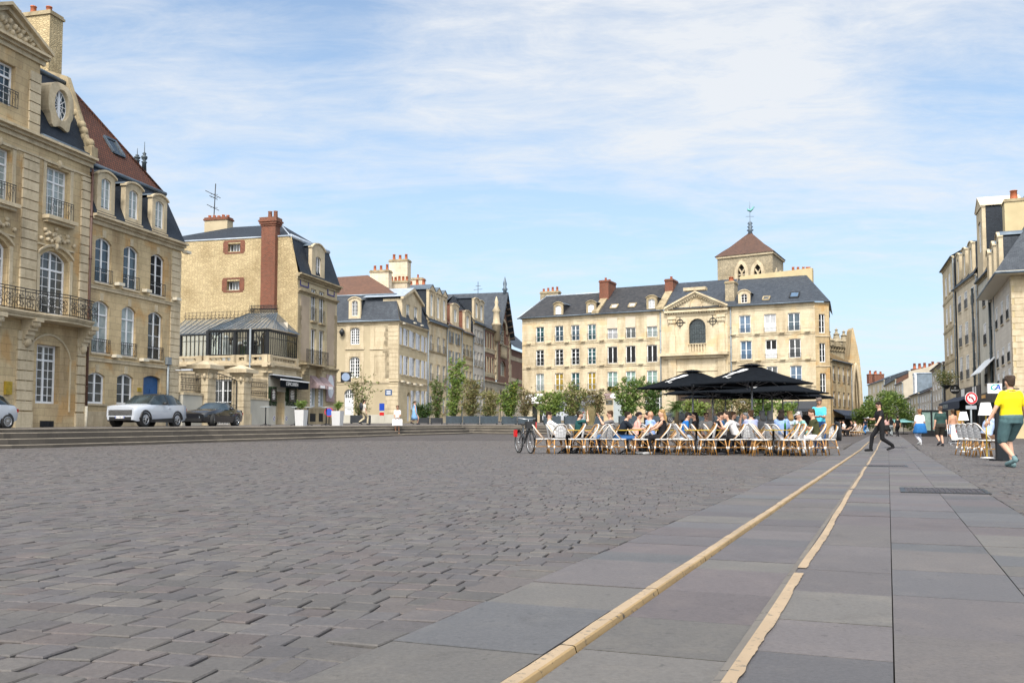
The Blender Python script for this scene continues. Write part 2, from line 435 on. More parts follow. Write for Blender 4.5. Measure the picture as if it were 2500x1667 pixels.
def window(par, F, o, cols=2, rows=4, pane='glass_dark', frame='white_paint', fw=.07, mw=.028, leaf=True, transom=None, name='window', d=0.0, single=False):
 """glazing of an opening: frame with mullion, glazing bars and one pane"""
 b = d - o.get('rev', .2)
 mb = MB(); u0, u1, z0, z1 = o['u0'], o['u1'], o['z0'], o['z1']; A = arc(o); zs = A[0][1]
 F.box(mb, u0, u0 + fw, z0, zs, b, b + .07); F.box(mb, u1 - fw, u1, z0, zs, b, b + .07); F.box(mb, u0 + fw, u1 - fw, z0, z0 + fw * 1.2, b, b + .07)
 for k in range(len(A) - 1):
  (ua, za), (ub, zb) = A[k], A[k + 1]
  mb.hexa([F.P(ua, za - fw, b + .068), F.P(ub, zb - fw, b + .068), F.P(ub, zb - fw, b), F.P(ua, za - fw, b), F.P(ua, za, b + .068), F.P(ub, zb, b + .068), F.P(ub, zb, b), F.P(ua, za, b)])
 um = (u0 + u1) / 2
 def topz(u):
  return float(np.interp(u, [a[0] for a in A], [a[1] for a in A]))
 if leaf: F.box(mb, um - fw * .6, um + fw * .6, z0 + fw, topz(um) - fw * .6, b + .005, b + .075)
 if transom: F.box(mb, u0 + fw * .8, u1 - fw * .8, transom - fw * .5, transom + fw * .5, b + .004, b + .08)
 n = cols
 for i in range(1, n):
  u = lerp(u0 + fw / 2, u1 - fw / 2, i / n)
  if leaf and abs(u - um) < .02: continue
  F.box(mb, u - mw / 2, u + mw / 2, z0 + fw, topz(u) - fw * .5, b + .01, b + .045)
 for j in range(1, rows):
  z = lerp(z0, z1, j / rows)
  if transom and abs(z - transom) < .1: continue
  F.box(mb, u0 + fw * .9, u1 - fw * .9, z - mw / 2, z + mw / 2, b + .012, b + .043)
 w = mb.build(name, frame, par)
 g = MB(); pts = [F.P(u0 + .01, z0 + .01, b + .02), F.P(u1 - .01, z0 + .01, b + .02)] + [F.P(a, z - .01, b + .02) for a, z in reversed(A)]
 g.poly(*pts)
 if single: g.build('pane', pane, par)
 else: g.build('pane', pane, w)
 return w
def guard(par, F, u0, u1, z0, z1, d0=-.02, bars=.11, mat='iron', scroll=False, name='window_guard', t=.016):
 mb = MB()
 for z in (z0, z1): F.box(mb, u0, u1, z - .016, z + .016, d0, d0 + .03)
 if scroll: F.box(mb, u0, u1, z1 - .12, z1 - .10, d0, d0 + .025)
 n = max(2, int((u1 - u0) / bars))
 for i in range(n + 1):
  u = lerp(u0 + t / 2, u1 - t / 2, i / n)
  F.box(mb, u - t / 2, u + t / 2, z0, z1, d0 + .004, d0 + .004 + t)
 if scroll:
  zc, h = (z0 + z1) / 2, (z1 - z0)
  k = max(1, int((u1 - u0) / (h * .55)))
  for i in range(k):
   uc = lerp(u0, u1, (i + .5) / k); r = h * .19
   for sgn in (-1, 1):
    pts = [F.P(uc + sgn * r * .6 + r * math.cos(a) * (1 - a * .06) * .62, zc + sgn * h * .16 + r * math.sin(a) * (1 - a * .06), d0 + .02) for a in [q * .7 for q in range(9)]]
    mb.tube(pts, .011, 4)
 return mb.build(name, mat, par)
def band(mb, F, u0, u1, z, prof):
 """moulding: list of (z below, z above, projection)"""
 for a, b, d in prof: F.box(mb, u0, u1, z + a, z + b, -.02, d)
CORN = [(-.42, -.2, .10), (-.2, -.06, .24), (-.06, .06, .42)]
CORN_S = [(-.22, -.08, .08), (-.08, .05, .22)]
STRING = [(-.10, .06, .07), (.06, .1, .10)]
def sill(mb, F, o, h=.10, d=.09, ext=.08): F.box(mb, o['u0'] - ext, o['u1'] + ext, o['z0'] - h, o['z0'] - .003, -.03, d)
def quoins(mb, F, u0, u1, z0, z1, h=.42, gap=.035, d=.05, alt=0.0):
 z = z0; k = 0
 while z < z1 - .1:
  e = alt if k % 2 else 0
  F.box(mb, u0 + e, u1, z + gap / 2, min(z + h, z1) - gap / 2, -.02, d); z += h; k += 1
def shutters(par, F, o, mat='shutter', w=.42, d=.02):
 for side in (0, 1):
  mb = MB(); a, b = (o['u0'] - w - .02, o['u0'] - .02) if side == 0 else (o['u1'] + .02, o['u1'] + w + .02)
  z0, z1 = o['z0'] + .02, o['z1'] - .02
  F.box(mb, a, a + .06, z0, z1, d, d + .045); F.box(mb, b - .06, b, z0, z1, d, d + .045)
  for z in (z0, (z0 + z1) / 2 - .04, z1 - .08): F.box(mb, a + .06, b - .06, z, z + .08, d, d + .044)
  n = int((z1 - z0) / .11)
  for i in range(n):
   zz = z0 + .05 + (z1 - z0 - .1) * i / n
   mb.hexa([F.P(a + .055, zz, d + .04), F.P(b - .055, zz, d + .04), F.P(b - .055, zz + .02, d + .004), F.P(a + .055, zz + .02, d + .004), F.P(a + .055, zz + .012, d + .042), F.P(b - .055, zz + .012, d + .042), F.P(b - .055, zz + .095, d + .006), F.P(a + .055, zz + .095, d + .006)])
  mb.build('shutter', mat, par)
def chimney(par, c, ax, w, t, z0, z1, mat='ashlar', pots=3, cap='trim_dirty', ph=.45, pr=.12, potm='pot'):
 """stack of width w along direction ax and thickness t"""
 ax = V((ax[0], ax[1], 0)).normalized(); F = Fac(V(c) - ax * w / 2, V(c) + ax * w / 2)
 mb = MB(); F.box(mb, 0, w, z0, z1 - .25, -t / 2, t / 2)
 ch = mb.build('chimney', mat, par)
 k = MB(); F.box(k, -.08, w + .08, z1 - .25, z1 - .12, -t / 2 - .08, t / 2 + .08); F.box(k, -.02, w + .02, z1 - .12, z1, -t / 2 - .02, t / 2 + .02)
 k.build('chimney_cap', cap, ch)
 for i in range(pots):
  q = MB(); u = lerp(0, w, (i + .5) / pots); h = ph * random.uniform(.8, 1.25)
  q.lathe([(pr * 1.15, z1 - .02), (pr, z1 + .08), (pr * .85, z1 + h - .06), (pr, z1 + h - .05), (pr, z1 + h), (pr * .6, z1 + h - .03)], 10, F.P(u, 0, 0))
  q.build('chimney_pot', potm, ch)
 return ch
def pipe(par, F, u, z0, z1, d=.1, r=.05, mat='pipe_grey', name='drainpipe'):
 mb = MB(); mb.tube([F.P(u, z0, d), F.P(u, z1, d)], r, 8)
 z = z0 + 1
 while z < z1:
  mb.tube([F.P(u, z - .03, d), F.P(u, z + .03, d)], r * 1.35, 8); F.box(mb, u - .02, u + .02, z - .02, z + .02, 0, d); z += 2.2
 return mb.build(name, mat, par)
def gutter(par, F, u0, u1, z, d=.42, mat='lead'):
 mb = MB(); mb.tube([F.P(u0, z, d), F.P(u1, z, d)], .075, 8); return mb.build('gutter', mat, par)
def dormer(par, F, u, w, z0, z1, d, back, gw, g0, g1, arch=.18, mat='trim', roof='lead', cheek='slate', pane='glass_net', cols=2, rows=3, pediment=False, flatroof=False, frame='white_paint'):
 """roof window: stone front, slated cheeks, small roof, glazing"""
 u0, u1 = u - w / 2, u + w / 2
 o = op(u - gw / 2, u + gw / 2, g0, g1, min(arch, .16), rev=.16)
 f = MB(); wall(f, F, u0, u1, z0, z1 - (arch if not pediment else 0), [o], .16, d)
 for uu in (u0, u1): f.poly(F.P(uu, z0, d), F.P(uu, z1 - arch, d), F.P(uu, z1 - arch, d - .3), F.P(uu, z0, d - .3))
 if arch and not pediment:
  A = arc(op(u0 - .08, u1 + .08, 0, z1, arch)); zb = z1 - arch
  for k in range(len(A) - 1):
   (a, za), (b, zbb) = A[k], A[k + 1]
   f.poly(F.P(a, zb - .02, d), F.P(b, zb - .02, d), F.P(b, zbb, d), F.P(a, za, d))
   f.hexa([F.P(a, za - .02, d + .1), F.P(b, zbb - .02, d + .1), F.P(b, zbb - .02, d - .3), F.P(a, za - .02, d - .3), F.P(a, za + .08, d + .1), F.P(b, zbb + .08, d + .1), F.P(b, zbb + .08, d - .3), F.P(a, za + .08, d - .3)])
 else:
  F.box(f, u0 - .08, u1 + .08, z1 - arch, z1 - arch + .1, d - .3, d + .1)
  if pediment:
   zz = z1 - arch + .1; h = w * .32
   f.poly(F.P(u0 - .08, zz, d + .08), F.P(u1 + .08, zz, d + .08), F.P(u, zz + h, d + .08))
 F.box(f, u0 - .04, u1 + .04, z0 - .08, z0, d - .3, d + .08)
 dm = f.build('dormer', mat, par)
 for uu in (u0 + .03, u1 - .03): c = MB(); c.poly(F.P(uu, z0, d - .3), F.P(uu, z1 - arch, d - .3), F.P(uu, z1 - arch, back), F.P(uu, z0, back)); c.build('dormer_cheek', cheek, dm)
 r = MB()
 if pediment:
  zz = z1 - arch + .1; h = w * .32
  for sgn, ue in ((-1, u0 - .12), (1, u1 + .12)):
   r.hexa([F.P(ue, zz, d + .14), F.P(u, zz + h, d + .14), F.P(u, zz + h, back), F.P(ue, zz, back), F.P(ue, zz + .07, d + .14), F.P(u, zz + h + .07, d + .14), F.P(u, zz + h + .07, back), F.P(ue, zz + .07, back)])
 else:
  A = arc(op(u0 - .08, u1 + .08, 0, z1 + .06, arch)) if arch else [(u0 - .08, z1 + .1), (u1 + .08, z1 + .1)]
  for k in range(len(A) - 1):
   (a, za), (b, zbb) = A[k], A[k + 1]
   r.poly(F.P(a, za + .04, d - .1), F.P(b, zbb + .04, d - .1), F.P(b, zbb + .04, back), F.P(a, za + .04, back))
 r.build('dormer_roof', roof, dm)
 window(dm, F, o, cols, rows, pane, frame, .05, .022, d=d, single=True)
 return dm
# ------------------------------------------------------------------ camera, light, sky
cd = bpy.data.cameras.new('camera'); cam = bpy.data.objects.new('camera', cd); COL.objects.link(cam)
cam.location = CAM; cam.rotation_euler = (math.pi / 2 + PITCH, 0, 0)
cd.sensor_width = 36; cd.lens = 36 * FPX / 2500; cd.shift_y = (CY - 833.5) / 2500; cd.clip_start = .05; cd.clip_end = 3000
SC.camera = cam
SUN_D = V((-.06, -.66, .74)).normalized()
sd = bpy.data.lights.new('sun', 'SUN'); sd.energy = 2.2; sd.angle = R(10); sd.color = (1, .955, .88)
so = bpy.data.objects.new('sun', sd); COL.objects.link(so); so.rotation_euler = SUN_D.to_track_quat('Z', 'Y').to_euler(); so.location = (0, 0, 60)
def sky():
 w = bpy.data.worlds.new('World'); SC.world = w; w.use_nodes = True
 nt = w.node_tree; bg = nt.nodes['Background']; bg.inputs['Strength'].default_value = .115
 s = nd(nt, 'ShaderNodeTexSky', sky_type='NISHITA'); s.sun_disc = False
 s.sun_elevation = math.asin(SUN_D.z); s.sun_rotation = math.atan2(SUN_D.x, SUN_D.y) % (2 * math.pi)
 s.air_density = 1.0; s.dust_density = 1.2; s.ozone_density = 1.6
 g = nd(nt, 'ShaderNodeTexCoord').outputs['Generated']
 sp = nd(nt, 'ShaderNodeSeparateXYZ'); nt.links.new(g, sp.inputs[0])
 def mth(o, a, b=None, c=None):
  n = nd(nt, 'ShaderNodeMath', operation=o)
  for i, q in enumerate((a, b, c)):
   if q is None: continue
   if hasattr(q, 'is_linked'): nt.links.new(q, n.inputs[i])
   else: n.inputs[i].default_value = q
  return n.outputs[0]
 zc = mth('ADD', mth('MAXIMUM', sp.outputs[2], 0.0), .12)
 cb = nd(nt, 'ShaderNodeCombineXYZ'); nt.links.new(mth('DIVIDE', sp.outputs[0], zc), cb.inputs[0]); nt.links.new(mth('DIVIDE', sp.outputs[1], zc), cb.inputs[1])
 def blob(px, py, rad, amt):
  d = ray(px, py).normalized()
  n = nd(nt, 'ShaderNodeVectorMath', operation='DOT_PRODUCT'); nt.links.new(g, n.inputs[0]); n.inputs[1].default_value = d
  return ramp(nt, n.outputs['Value'], math.cos(R(rad)), 1.0, 0, amt)
 mp = nd(nt, 'ShaderNodeMapping'); mp.inputs['Rotation'].default_value = (0, 0, R(32)); mp.inputs['Scale'].default_value = (.62, 1.25, 1); mp.inputs['Location'].default_value = (3.1, 1.7, 0)
 nt.links.new(cb.outputs[0], mp.inputs['Vector'])
 f1 = noise(nt, mp.outputs[0], 1.3, 12, .66, .5)
 f2 = noise(nt, mp.outputs[0], .42, 5, .5, .3)
 f3 = noise(nt, mp.outputs[0], 6.5, 10, .7, .6)
 tot = mth('MULTIPLY_ADD', f2, .35, mth('MULTIPLY_ADD', f1, .80, mth('MULTIPLY', f3, .40)))
 for b in (blob(1450, 60, 13, .15), blob(1850, 190, 10, .14), blob(1950, 270, 6, .08), blob(1150, 130, 8, .06), blob(2300, 130, 10, .11), blob(600, 370, 8, .08), blob(250, 130, 12, .06), blob(930, 330, 5, .06)): tot = mth('ADD', tot, b)
 tot = mth('SUBTRACT', tot, blob(700, 230, 9, .05))
 cl = ramp(nt, tot, .69, 1.0)
 cl = mth('POWER', cl, 1.2)
 # thin veil everywhere, thicker towards the horizon
 veil = ramp(nt, sp.outputs[2], 0, .42, .80, .22)
 base = mixc(nt, veil, s.outputs[0], (3.3, 4.45, 5.6))
 col = mixc(nt, mth('MULTIPLY', cl, .92), base, (4.5, 4.65, 4.85))
 # broad glow added to the unseen sky behind the camera, brightening the facades
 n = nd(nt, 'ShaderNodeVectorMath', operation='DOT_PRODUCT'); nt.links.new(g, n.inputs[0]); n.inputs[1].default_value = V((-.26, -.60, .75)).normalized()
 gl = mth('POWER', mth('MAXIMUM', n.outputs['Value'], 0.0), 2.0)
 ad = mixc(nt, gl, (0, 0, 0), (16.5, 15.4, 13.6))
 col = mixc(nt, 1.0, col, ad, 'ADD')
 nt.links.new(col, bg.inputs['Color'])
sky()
SC.view_settings.view_transform = 'Standard'; SC.view_settings.look = 'None'; SC.view_settings.exposure = 0.75; SC.view_settings.gamma = 1
try:
 SC.cycles.use_denoising = True; SC.cycles.max_bounces = 6; SC.cycles.diffuse_bounces = 3; SC.cycles.glossy_bounces = 3; SC.cycles.transparent_max_bounces = 8
 SC.cycles.use_adaptive_sampling = True; SC.cycles.adaptive_threshold = .02
except Exception: pass
# ------------------------------------------------------------------ the square
RD = V((.3714, .9285, 0)); RN = V((.9285, -.3714, 0))       # along and across the stone carriageway
def und(x, y): return .006 * math.sin(x * 1.1 + y * .35) * math.sin(y * .8 + 1) + .003 * math.sin(x * 2.7 - y * 1.9)
PATH = [(-46, 15.0)] + [(at(px, 1052, y).x, y) for px, y in ((0, 37.6), (250, 42), (500, 47), (740, 51.5), (980, 56.8), (1085, 59.6), (1128, 61.4), (1165, 61.6), (1260, 60), (1400, 58.5), (1600, 58.5))] + [(17.0, 58.5)]
def path_y(x): return interp(x, [p[0] for p in PATH], [p[1] for p in PATH])
def mk_ground():
 m, nt, bs = new_mat('joint_bed'); bs.inputs['Roughness'].default_value = .95; bs.inputs['Specular IOR Level'].default_value = .2
 u = uvs(nt)
 mp = nd(nt, 'ShaderNodeMapping'); mp.inputs['Rotation'].default_value = (0, 0, R(12.3)); nt.links.new(u, mp.inputs['Vector'])
 b = nd(nt, 'ShaderNodeTexBrick'); b.inputs['Scale'].default_value = 1; b.inputs['Brick Width'].default_value = .17; b.inputs['Row Height'].default_value = .17; b.inputs['Mortar Size'].default_value = .012; b.inputs['Mortar Smooth'].default_value = .3
 b.inputs['Color1'].default_value = (.074, .067, .067, 1); b.inputs['Color2'].default_value = (.058, .054, .055, 1); b.inputs['Mortar'].default_value = (.036, .033, .031, 1); nt.links.new(mp.outputs[0], b.inputs['Vector'])
 f = noise(nt, u, .25, 6, .65); f2 = noise(nt, scalev(nt, u, (.4, 3, 1)), 1.6, 5, .7)
 col = mixc(nt, ramp(nt, f, .35, .7), b.outputs['Color'], mixc(nt, 1, b.outputs['Color'], (1.35, 1.3, 1.25), 'MULTIPLY'))
 col = mixc(nt, .6, col, mixc(nt, ramp(nt, f2, .3, .7), (.7, .7, .7), (1.25, 1.25, 1.25)), 'MULTIPLY')
 nt.links.new(col, bs.inputs['Base Color']); bump(nt, bs, f2, .5, .03)
 flat('joint_dirt', (.038, .034, .030), .95, var=.4, scale=14, spec=.1)
 mb = MB()
 xs = [-700, -250, -90] + list(np.arange(-56, 72, 2.0)) + [90, 250, 700]
 ys = [-60, -8, 1] + list(np.arange(3, 36, 3.0)) + list(np.arange(36, 152, 3.0)) + [190, 320, 800, 1600]
 nx = len(xs)
 mb.pts([(x, y, G(x, y) + (-.034 if y < 46 else 0.0)) for y in ys for x in xs])
 for j in range(len(ys) - 1):
  for i in range(nx - 1):
   mb.cm = 0 if ys[j] >= 45 else 1
   mb.face((j * nx + i, j * nx + i + 1, (j + 1) * nx + i + 1, (j + 1) * nx + i), True)
 tag(mb.build('ground', ['joint_bed', 'joint_dirt']), kind='structure')
 tinted('sett', .72, .5, 55, .22, .35)
 tinted('slab', .62, .3, 60, .22, .4)
 PAL = .60 * np.array([(.128, .116, .118), (.116, .108, .112), (.140, .122, .116), (.140, .132, .124), (.110, .106, .112), (.132, .108, .104), (.150, .138, .126), (.118, .113, .108)])
 A, B = V((.977, -.213, 0)), V((.213, .977, 0))
 mb = MB(); cols = []
 def stone(quad, zb, tilt, c, bev=.006, th=.045):
  cx = sum(q.x for q in quad) / 4; cy = sum(q.y for q in quad) / 4
  cen = V((cx, cy, 0)); top = []; mid = []
  for q in quad:
   dz = (q.x - cx) * tilt[0] + (q.y - cy) * tilt[1]
   e = q + (cen - q).normalized() * bev
   top.append((e.x, e.y, zb + dz)); mid.append((q.x, q.y, zb + dz - bev * .75))
  i = mb.pts(top); j = mb.pts(mid); k = mb.pts([(x, y, z - th) for x, y, z in mid])
  mb.face((i, i + 1, i + 2, i + 3), False)
  for a in range(4):
   b = (a + 1) % 4
   mb.face((j + a, j + b, i + b, i + a), False); mb.face((k + a, k + b, j + b, j + a), False)
  cols.extend([c] * 9)
 def jc(k=1.0):
  c = (PAL[rng.integers(len(PAL))] * .6 + PAL.mean(0) * .4) * rng.uniform(.88, 1.11) * k
  return (c[0], c[1], c[2], 1)
 s = 0.5; row = 0
 while s < 52:
  h = rng.uniform(.155, .185) if s < 22 else rng.uniform(.16, .19)
  t = -26 + rng.uniform(0, .2)
  # part of the row that can be seen
  t = max(-48, -.98 * s - 2.5)
  rowk = rng.uniform(.95, 1.05)
  while t < .62 * s + 1.6 + .35 * s:
   w = rng.uniform(.118, .178)
   c = A * (t + w / 2) + B * (s + h / 2); n = c.dot(RN)
   g = .0028 if rng.random() > .2 else .006
   if c.y > 2.0 and abs(c.x) < .585 * c.y + .9 and c.y < 46.5 and c.y < path_y(c.x) - 1.0 and not (-1.70 < n < 1.10):
    jit = lambda: V((rng.uniform(-.008, .008), rng.uniform(-.008, .008), 0))
    q = [A * (t + g) + B * (s + g) + jit(), A * (t + w - g) + B * (s + g) + jit(), A * (t + w - g) + B * (s + h - g) + jit(), A * (t + g) + B * (s + h - g) + jit()]
    far = min(1, c.y / 30)
    stone(q, G(c.x, c.y) + und(c.x, c.y) + rng.normal(0, .0019), (rng.normal(0, .0105), rng.normal(0, .0105)), jc(rowk), th=.045)
   t += w
  s += h; row += 1
 # border course of longer setts beside the slabs
 for n0, n1 in ((-1.765, -1.555), (1.02, 1.16)):
  t = 1.5
  while t < 37:
   w = rng.uniform(.16, .26)
   q = [RN * (n0 + .006) + RD * (t + .007), RN * (n1 - .006) + RD * (t + .007), RN * (n1 - .006) + RD * (t + w - .007), RN * (n0 + .006) + RD * (t + w - .007)]
   c = (q[0] + q[2]) / 2
   stone(q, G(c.x, c.y) + und(c.x, c.y) * .4 + rng.normal(0, .003), (rng.normal(0, .015), rng.normal(0, .015)), jc())
   t += w
 tag(mb.build('cobblestone_paving', 'sett', col=cols), kind='structure')
 SP = .60 * np.array([(.150, .134, .134), (.135, .122, .128), (.152, .136, .128), (.124, .120, .126), (.160, .150, .136), (.140, .118, .120), (.122, .124, .130), (.165, .154, .140)])
 mb = MB(); cols = []
 for n0, n1, dz in ((-1.55, -1.0165, 0), (-.945, -.475, -.0125), (-.445, .0, 0), (.0, .52, 0), (.52, 1.02, 0)):
  t = 1.2 + rng.uniform(0, .5)
  while t < 112:
   w = rng.uniform(.34, .86)
   g = .0022
   q = [RN * (n0 + g) + RD * (t + g), RN * (n1 - g) + RD * (t + g), RN * (n1 - g) + RD * (t + w - g), RN * (n0 + g) + RD * (t + w - g)]
   k = (SP[rng.integers(len(SP))] * .8 + SP.mean(0) * .2) * rng.uniform(.88, 1.14)
   zz = rng.normal(0, .0012)
   i = mb.pts([(p.x, p.y, G(p.x, p.y) + dz + zz + (.004 if p.y > 45 else 0) + .003) for p in q])
   j = mb.pts([(p.x, p.y, G(p.x, p.y) + dz - .05) for p in q])
   mb.face((i, i + 1, i + 2, i + 3)); cols.append((*k, 1))
   for a in range(4): mb.face((j + a, j + (a + 1) % 4, i + (a + 1) % 4, i + a)); cols.append((*(k * .8), 1))
   t += w
 tag(mb.build('carriageway_slabs', 'slab', col=cols), kind='structure')
 # painted kerb stones
 def paint(name, c, dark, th):
  m, nt, bs = new_mat(name); bs.inputs['Roughness'].default_value = .75
  f = noise(nt, objc(nt), 30, 5, .7); f2 = noise(nt, objc(nt), 2.2, 4)
  col = mixc(nt, ramp(nt, f2, .3, .7), [x * .84 for x in c], [x * 1.12 for x in c])
  nt.links.new(mixc(nt, ramp(nt, f, th, th + .04), col, dark), bs.inputs['Base Color']); bump(nt, bs, f, .4, .004)
 paint('kerb_cream', (.30, .225, .145), (.15, .125, .09), .585)
 paint('kerb_ochre', (.27, .185, .085), (.05, .042, .034), .60)
 def kerb(n0, n1, lip):
  mb = MB(); t = 1.0; wob = lambda q: .002 * math.sin(q * .9) + .0015 * math.sin(q * 2.3 + 1)
  while t < 90:
   w = rng.uniform(.7, 1.3)
   seg = 6
   prev = None
   for i in range(seg + 1):
    q = t + .004 + (w - .008) * i / seg
    p = lambda n, z: (lambda v: (v.x, v.y, G(v.x, v.y) + z))(RN * (n + wob(q)) + RD * q)
    e = rng.uniform(-.003, .003)
    ring = [p(n0 + e, -.055), p(n0 + e, .004), p(n0 + .004 + e, .0065), p(n1 - .008, .0065), p(n1 - .001, .003), p(n1 + .008 + rng.uniform(-.002, .002), -.03)]
    k = mb.pts(ring)
    if prev is not None:
     for a in range(5):
      mb.cm = 0 if a < 3 else 1
      mb.face((prev + a, prev + a + 1, k + a + 1, k + a), False)
    prev = k
   t += w
  return mb.build('painted_kerb', ['kerb_cream', 'kerb_ochre'])
 tag(kerb(-1.016, -.960, 1), kind='structure')
 # painted line on the far side of the channel, worn at its right edge, beside a thin stone lip
 mb = MB(); lip = MB(); t = 1.0; prev = None; gaps = ((4.86, 5.02), (11.9, 12.1))
 lo, ro, wd = 0, 0, 0
 while t < 86:
  step = .03 if t < 14 else .12
  wd = .9 * wd + rng.normal(0, .0011)
  ro = .55 * ro + rng.normal(0, .0018)
  wob = .005 * math.sin(t * .8 + 2) + .003 * math.sin(t * 2.1)
  a, b = RN * (-.440 + wob) + RD * t, RN * (-.396 + wob + max(-.004, min(.004, wd + ro))) + RD * t
  k = mb.pts([(a.x, a.y, G(a.x, a.y) + .0085), (b.x, b.y, G(b.x, b.y) + .0085)])
  if prev is not None and not any(g0 < t < g1 for g0, g1 in gaps): mb.face((prev, prev + 1, k + 1, k))
  prev = k; t += step
 tag(mb.build('road_marking', 'kerb_cream'), kind='structure')
 t = 1.0
 while t < 86:
  w = rng.uniform(.7, 1.2)
  a, b = [RN * n + RD * q for n in (-.472, -.4425) for q in (t + .004, t + w - .004)], None
  p = [a[0], a[2], a[3], a[1]]
  lip.hexa([(v.x, v.y, G(v.x, v.y) - .05) for v in p] + [(v.x, v.y, G(v.x, v.y) + .007 + (-.004 if i in (0, 3) else 0)) for i, v in enumerate(p)])
  t += w
 blocks('lip_stone', (.15, .135, .115), (.12, .11, .10), (.05, .05, .05), .9, .9, .004, stain_amt=.5)
 tag(lip.build('kerb_lip', 'lip_stone'), kind='structure')
mk_ground()
# iron covers set in the slabs
def cover(px0, px1, y0, y1, label):
 d = CH * FPX / ((y0 + y1) / 2 - 1052)
 L, Rr = at(px0, 1052, d), at(px1, 1052, d); c = (L + Rr) / 2; w = (Rr - L).length; h = min(w, 1.0)
 root = thing('manhole_cover', label, 'cover', (c.x, c.y, G(c.x, c.y) + .008), -math.atan2(RD.x, RD.y))
 f = MB()
 for a in ((-w / 2, w / 2, -h / 2, -h / 2 + .05), (-w / 2, w / 2, h / 2 - .05, h / 2), (-w / 2, -w / 2 + .05, -h / 2 + .05, h / 2 - .05), (w / 2 - .05, w / 2, -h / 2 + .05, h / 2 - .05)): f.box(*a, -.03, .004)
 f.build('frame', 'iron', root)
 p = MB(); p.box(-w / 2 + .052, w / 2 - .052, -h / 2 + .052, h / 2 - .052, -.03, 0)
 n = 14
 for i in range(n):
  for j in range(n):
   x, y = lerp(-w / 2 + .1, w / 2 - .1, i / (n - 1)), lerp(-h / 2 + .1, h / 2 - .1, j / (n - 1))
   p.box(x - .018, x + .018, y - .018, y + .018, .0002, .007)
 p.build('cover_plate', 'cast_iron', root)
flat('cast_iron', (.05, .045, .05), .6, .2, var=.3, scale=5)
cover(2202, 2396, 1191, 1204, 'wide dark iron cover set in the slabs nearest the camera')
cover(2112, 2210, 1134, 1140, 'dark iron cover crossing the painted line in front of the walking waiter')
cover(2158, 2212, 1091, 1096, 'thin dark iron cover behind the feet of the walking waiter')
# ------------------------------------------------------------------ steps and raised terrace
blocks('step_stone', (.085, .074, .062), (.060, .053, .046), (.10, .085, .065), 1.15, 5.0, .008, stain=(.62, .62, .62), stain_amt=.7, bmp=.4)
blocks('terrace_paving', (.14, .125, .115), (.11, .10, .095), (.06, .055, .05), .2, .14, .01, stain_amt=.4)
flat('step_edge', (.15, .13, .10), .8, var=.35, scale=1.5)
def mk_steps():
 P = [V((x, y, 0)) for x, y in PATH]
 # fine sampling with rounded offsets
 Q = []
 for a, b in zip(P, P[1:]):
  k = max(1, int((b - a).length / 1.5))
  for i in range(k): Q.append(a.lerp(b, i / k))
 Q.append(P[-1])
 nrm = []
 for i in range(len(Q)):
  d = (Q[min(i + 1, len(Q) - 1)] - Q[max(i - 1, 0)]).normalized(); nrm.append(V((d.y, -d.x, 0)))
 fr = [.20, .50, .80, 1.0]; off = [1.05, .70, .35, 0.0]; mb = MB()
 mb2 = MB()
 sec = []
 for q, n in zip(Q, nrm):
  zt, zb = T(q.x, path_y(q.x)), G(q.x, path_y(q.x) - 1) - .03
  ring = [q + n * 1.05 + V((0, 0, zb))]
  for k in range(4):
   z = lerp(zb + .03, zt, fr[k])
   ring += [q + n * off[k] + V((0, 0, z - .03)), q + n * (off[k] - .03) + V((0, 0, z))]
   ring.append(q + n * (off[k] - (.35 if k < 3 else .6)) + V((0, 0, z)))
  sec.append(ring)
 ids = [mb.pts(r) for r in sec]
 for i in range(len(ids) - 1):
  for k in range(len(sec[0]) - 1): mb.cm = 1 if k % 3 == 1 else 0; mb.face((ids[i] + k, ids[i + 1] + k, ids[i + 1] + k + 1, ids[i] + k + 1))
 # closing end on the right
 r = sec[-1]; mb.poly(*(list(reversed(r)) + [V((r[-1].x, r[-1].y, -.1))]))
 tag(mb.build('stone_steps', ['step_stone', 'step_edge']), kind='structure')
 xs = sorted(set([-300, -120, -46] + [q.x for q in Q] + list(np.arange(-40, 17, 2.0)) + [17.0]))
 t = MB(); cols = []
 for x in xs:
  y0 = path_y(x) + .45; c = []
  for k in range(14): y = lerp(y0, 175, (k / 13) ** 1.6); c.append((x, y, T(x, y) - (.004 if k else .004)))
  c.append((x, 400, T(x, 175)))
  cols.append(t.pts(c))
 for i in range(len(cols) - 1):
  for k in range(14): t.face((cols[i] + k, cols[i + 1] + k, cols[i + 1] + k + 1, cols[i] + k + 1), True)
 e = cols[-1]
 for k in range(14):
  a, b = V(t.v[e + k]), V(t.v[e + k + 1]); t.poly(a, (a.x, a.y, -.1), (b.x, b.y, -.1), b)
 tag(t.build('terrace', 'terrace_paving'), kind='structure')
mk_steps()
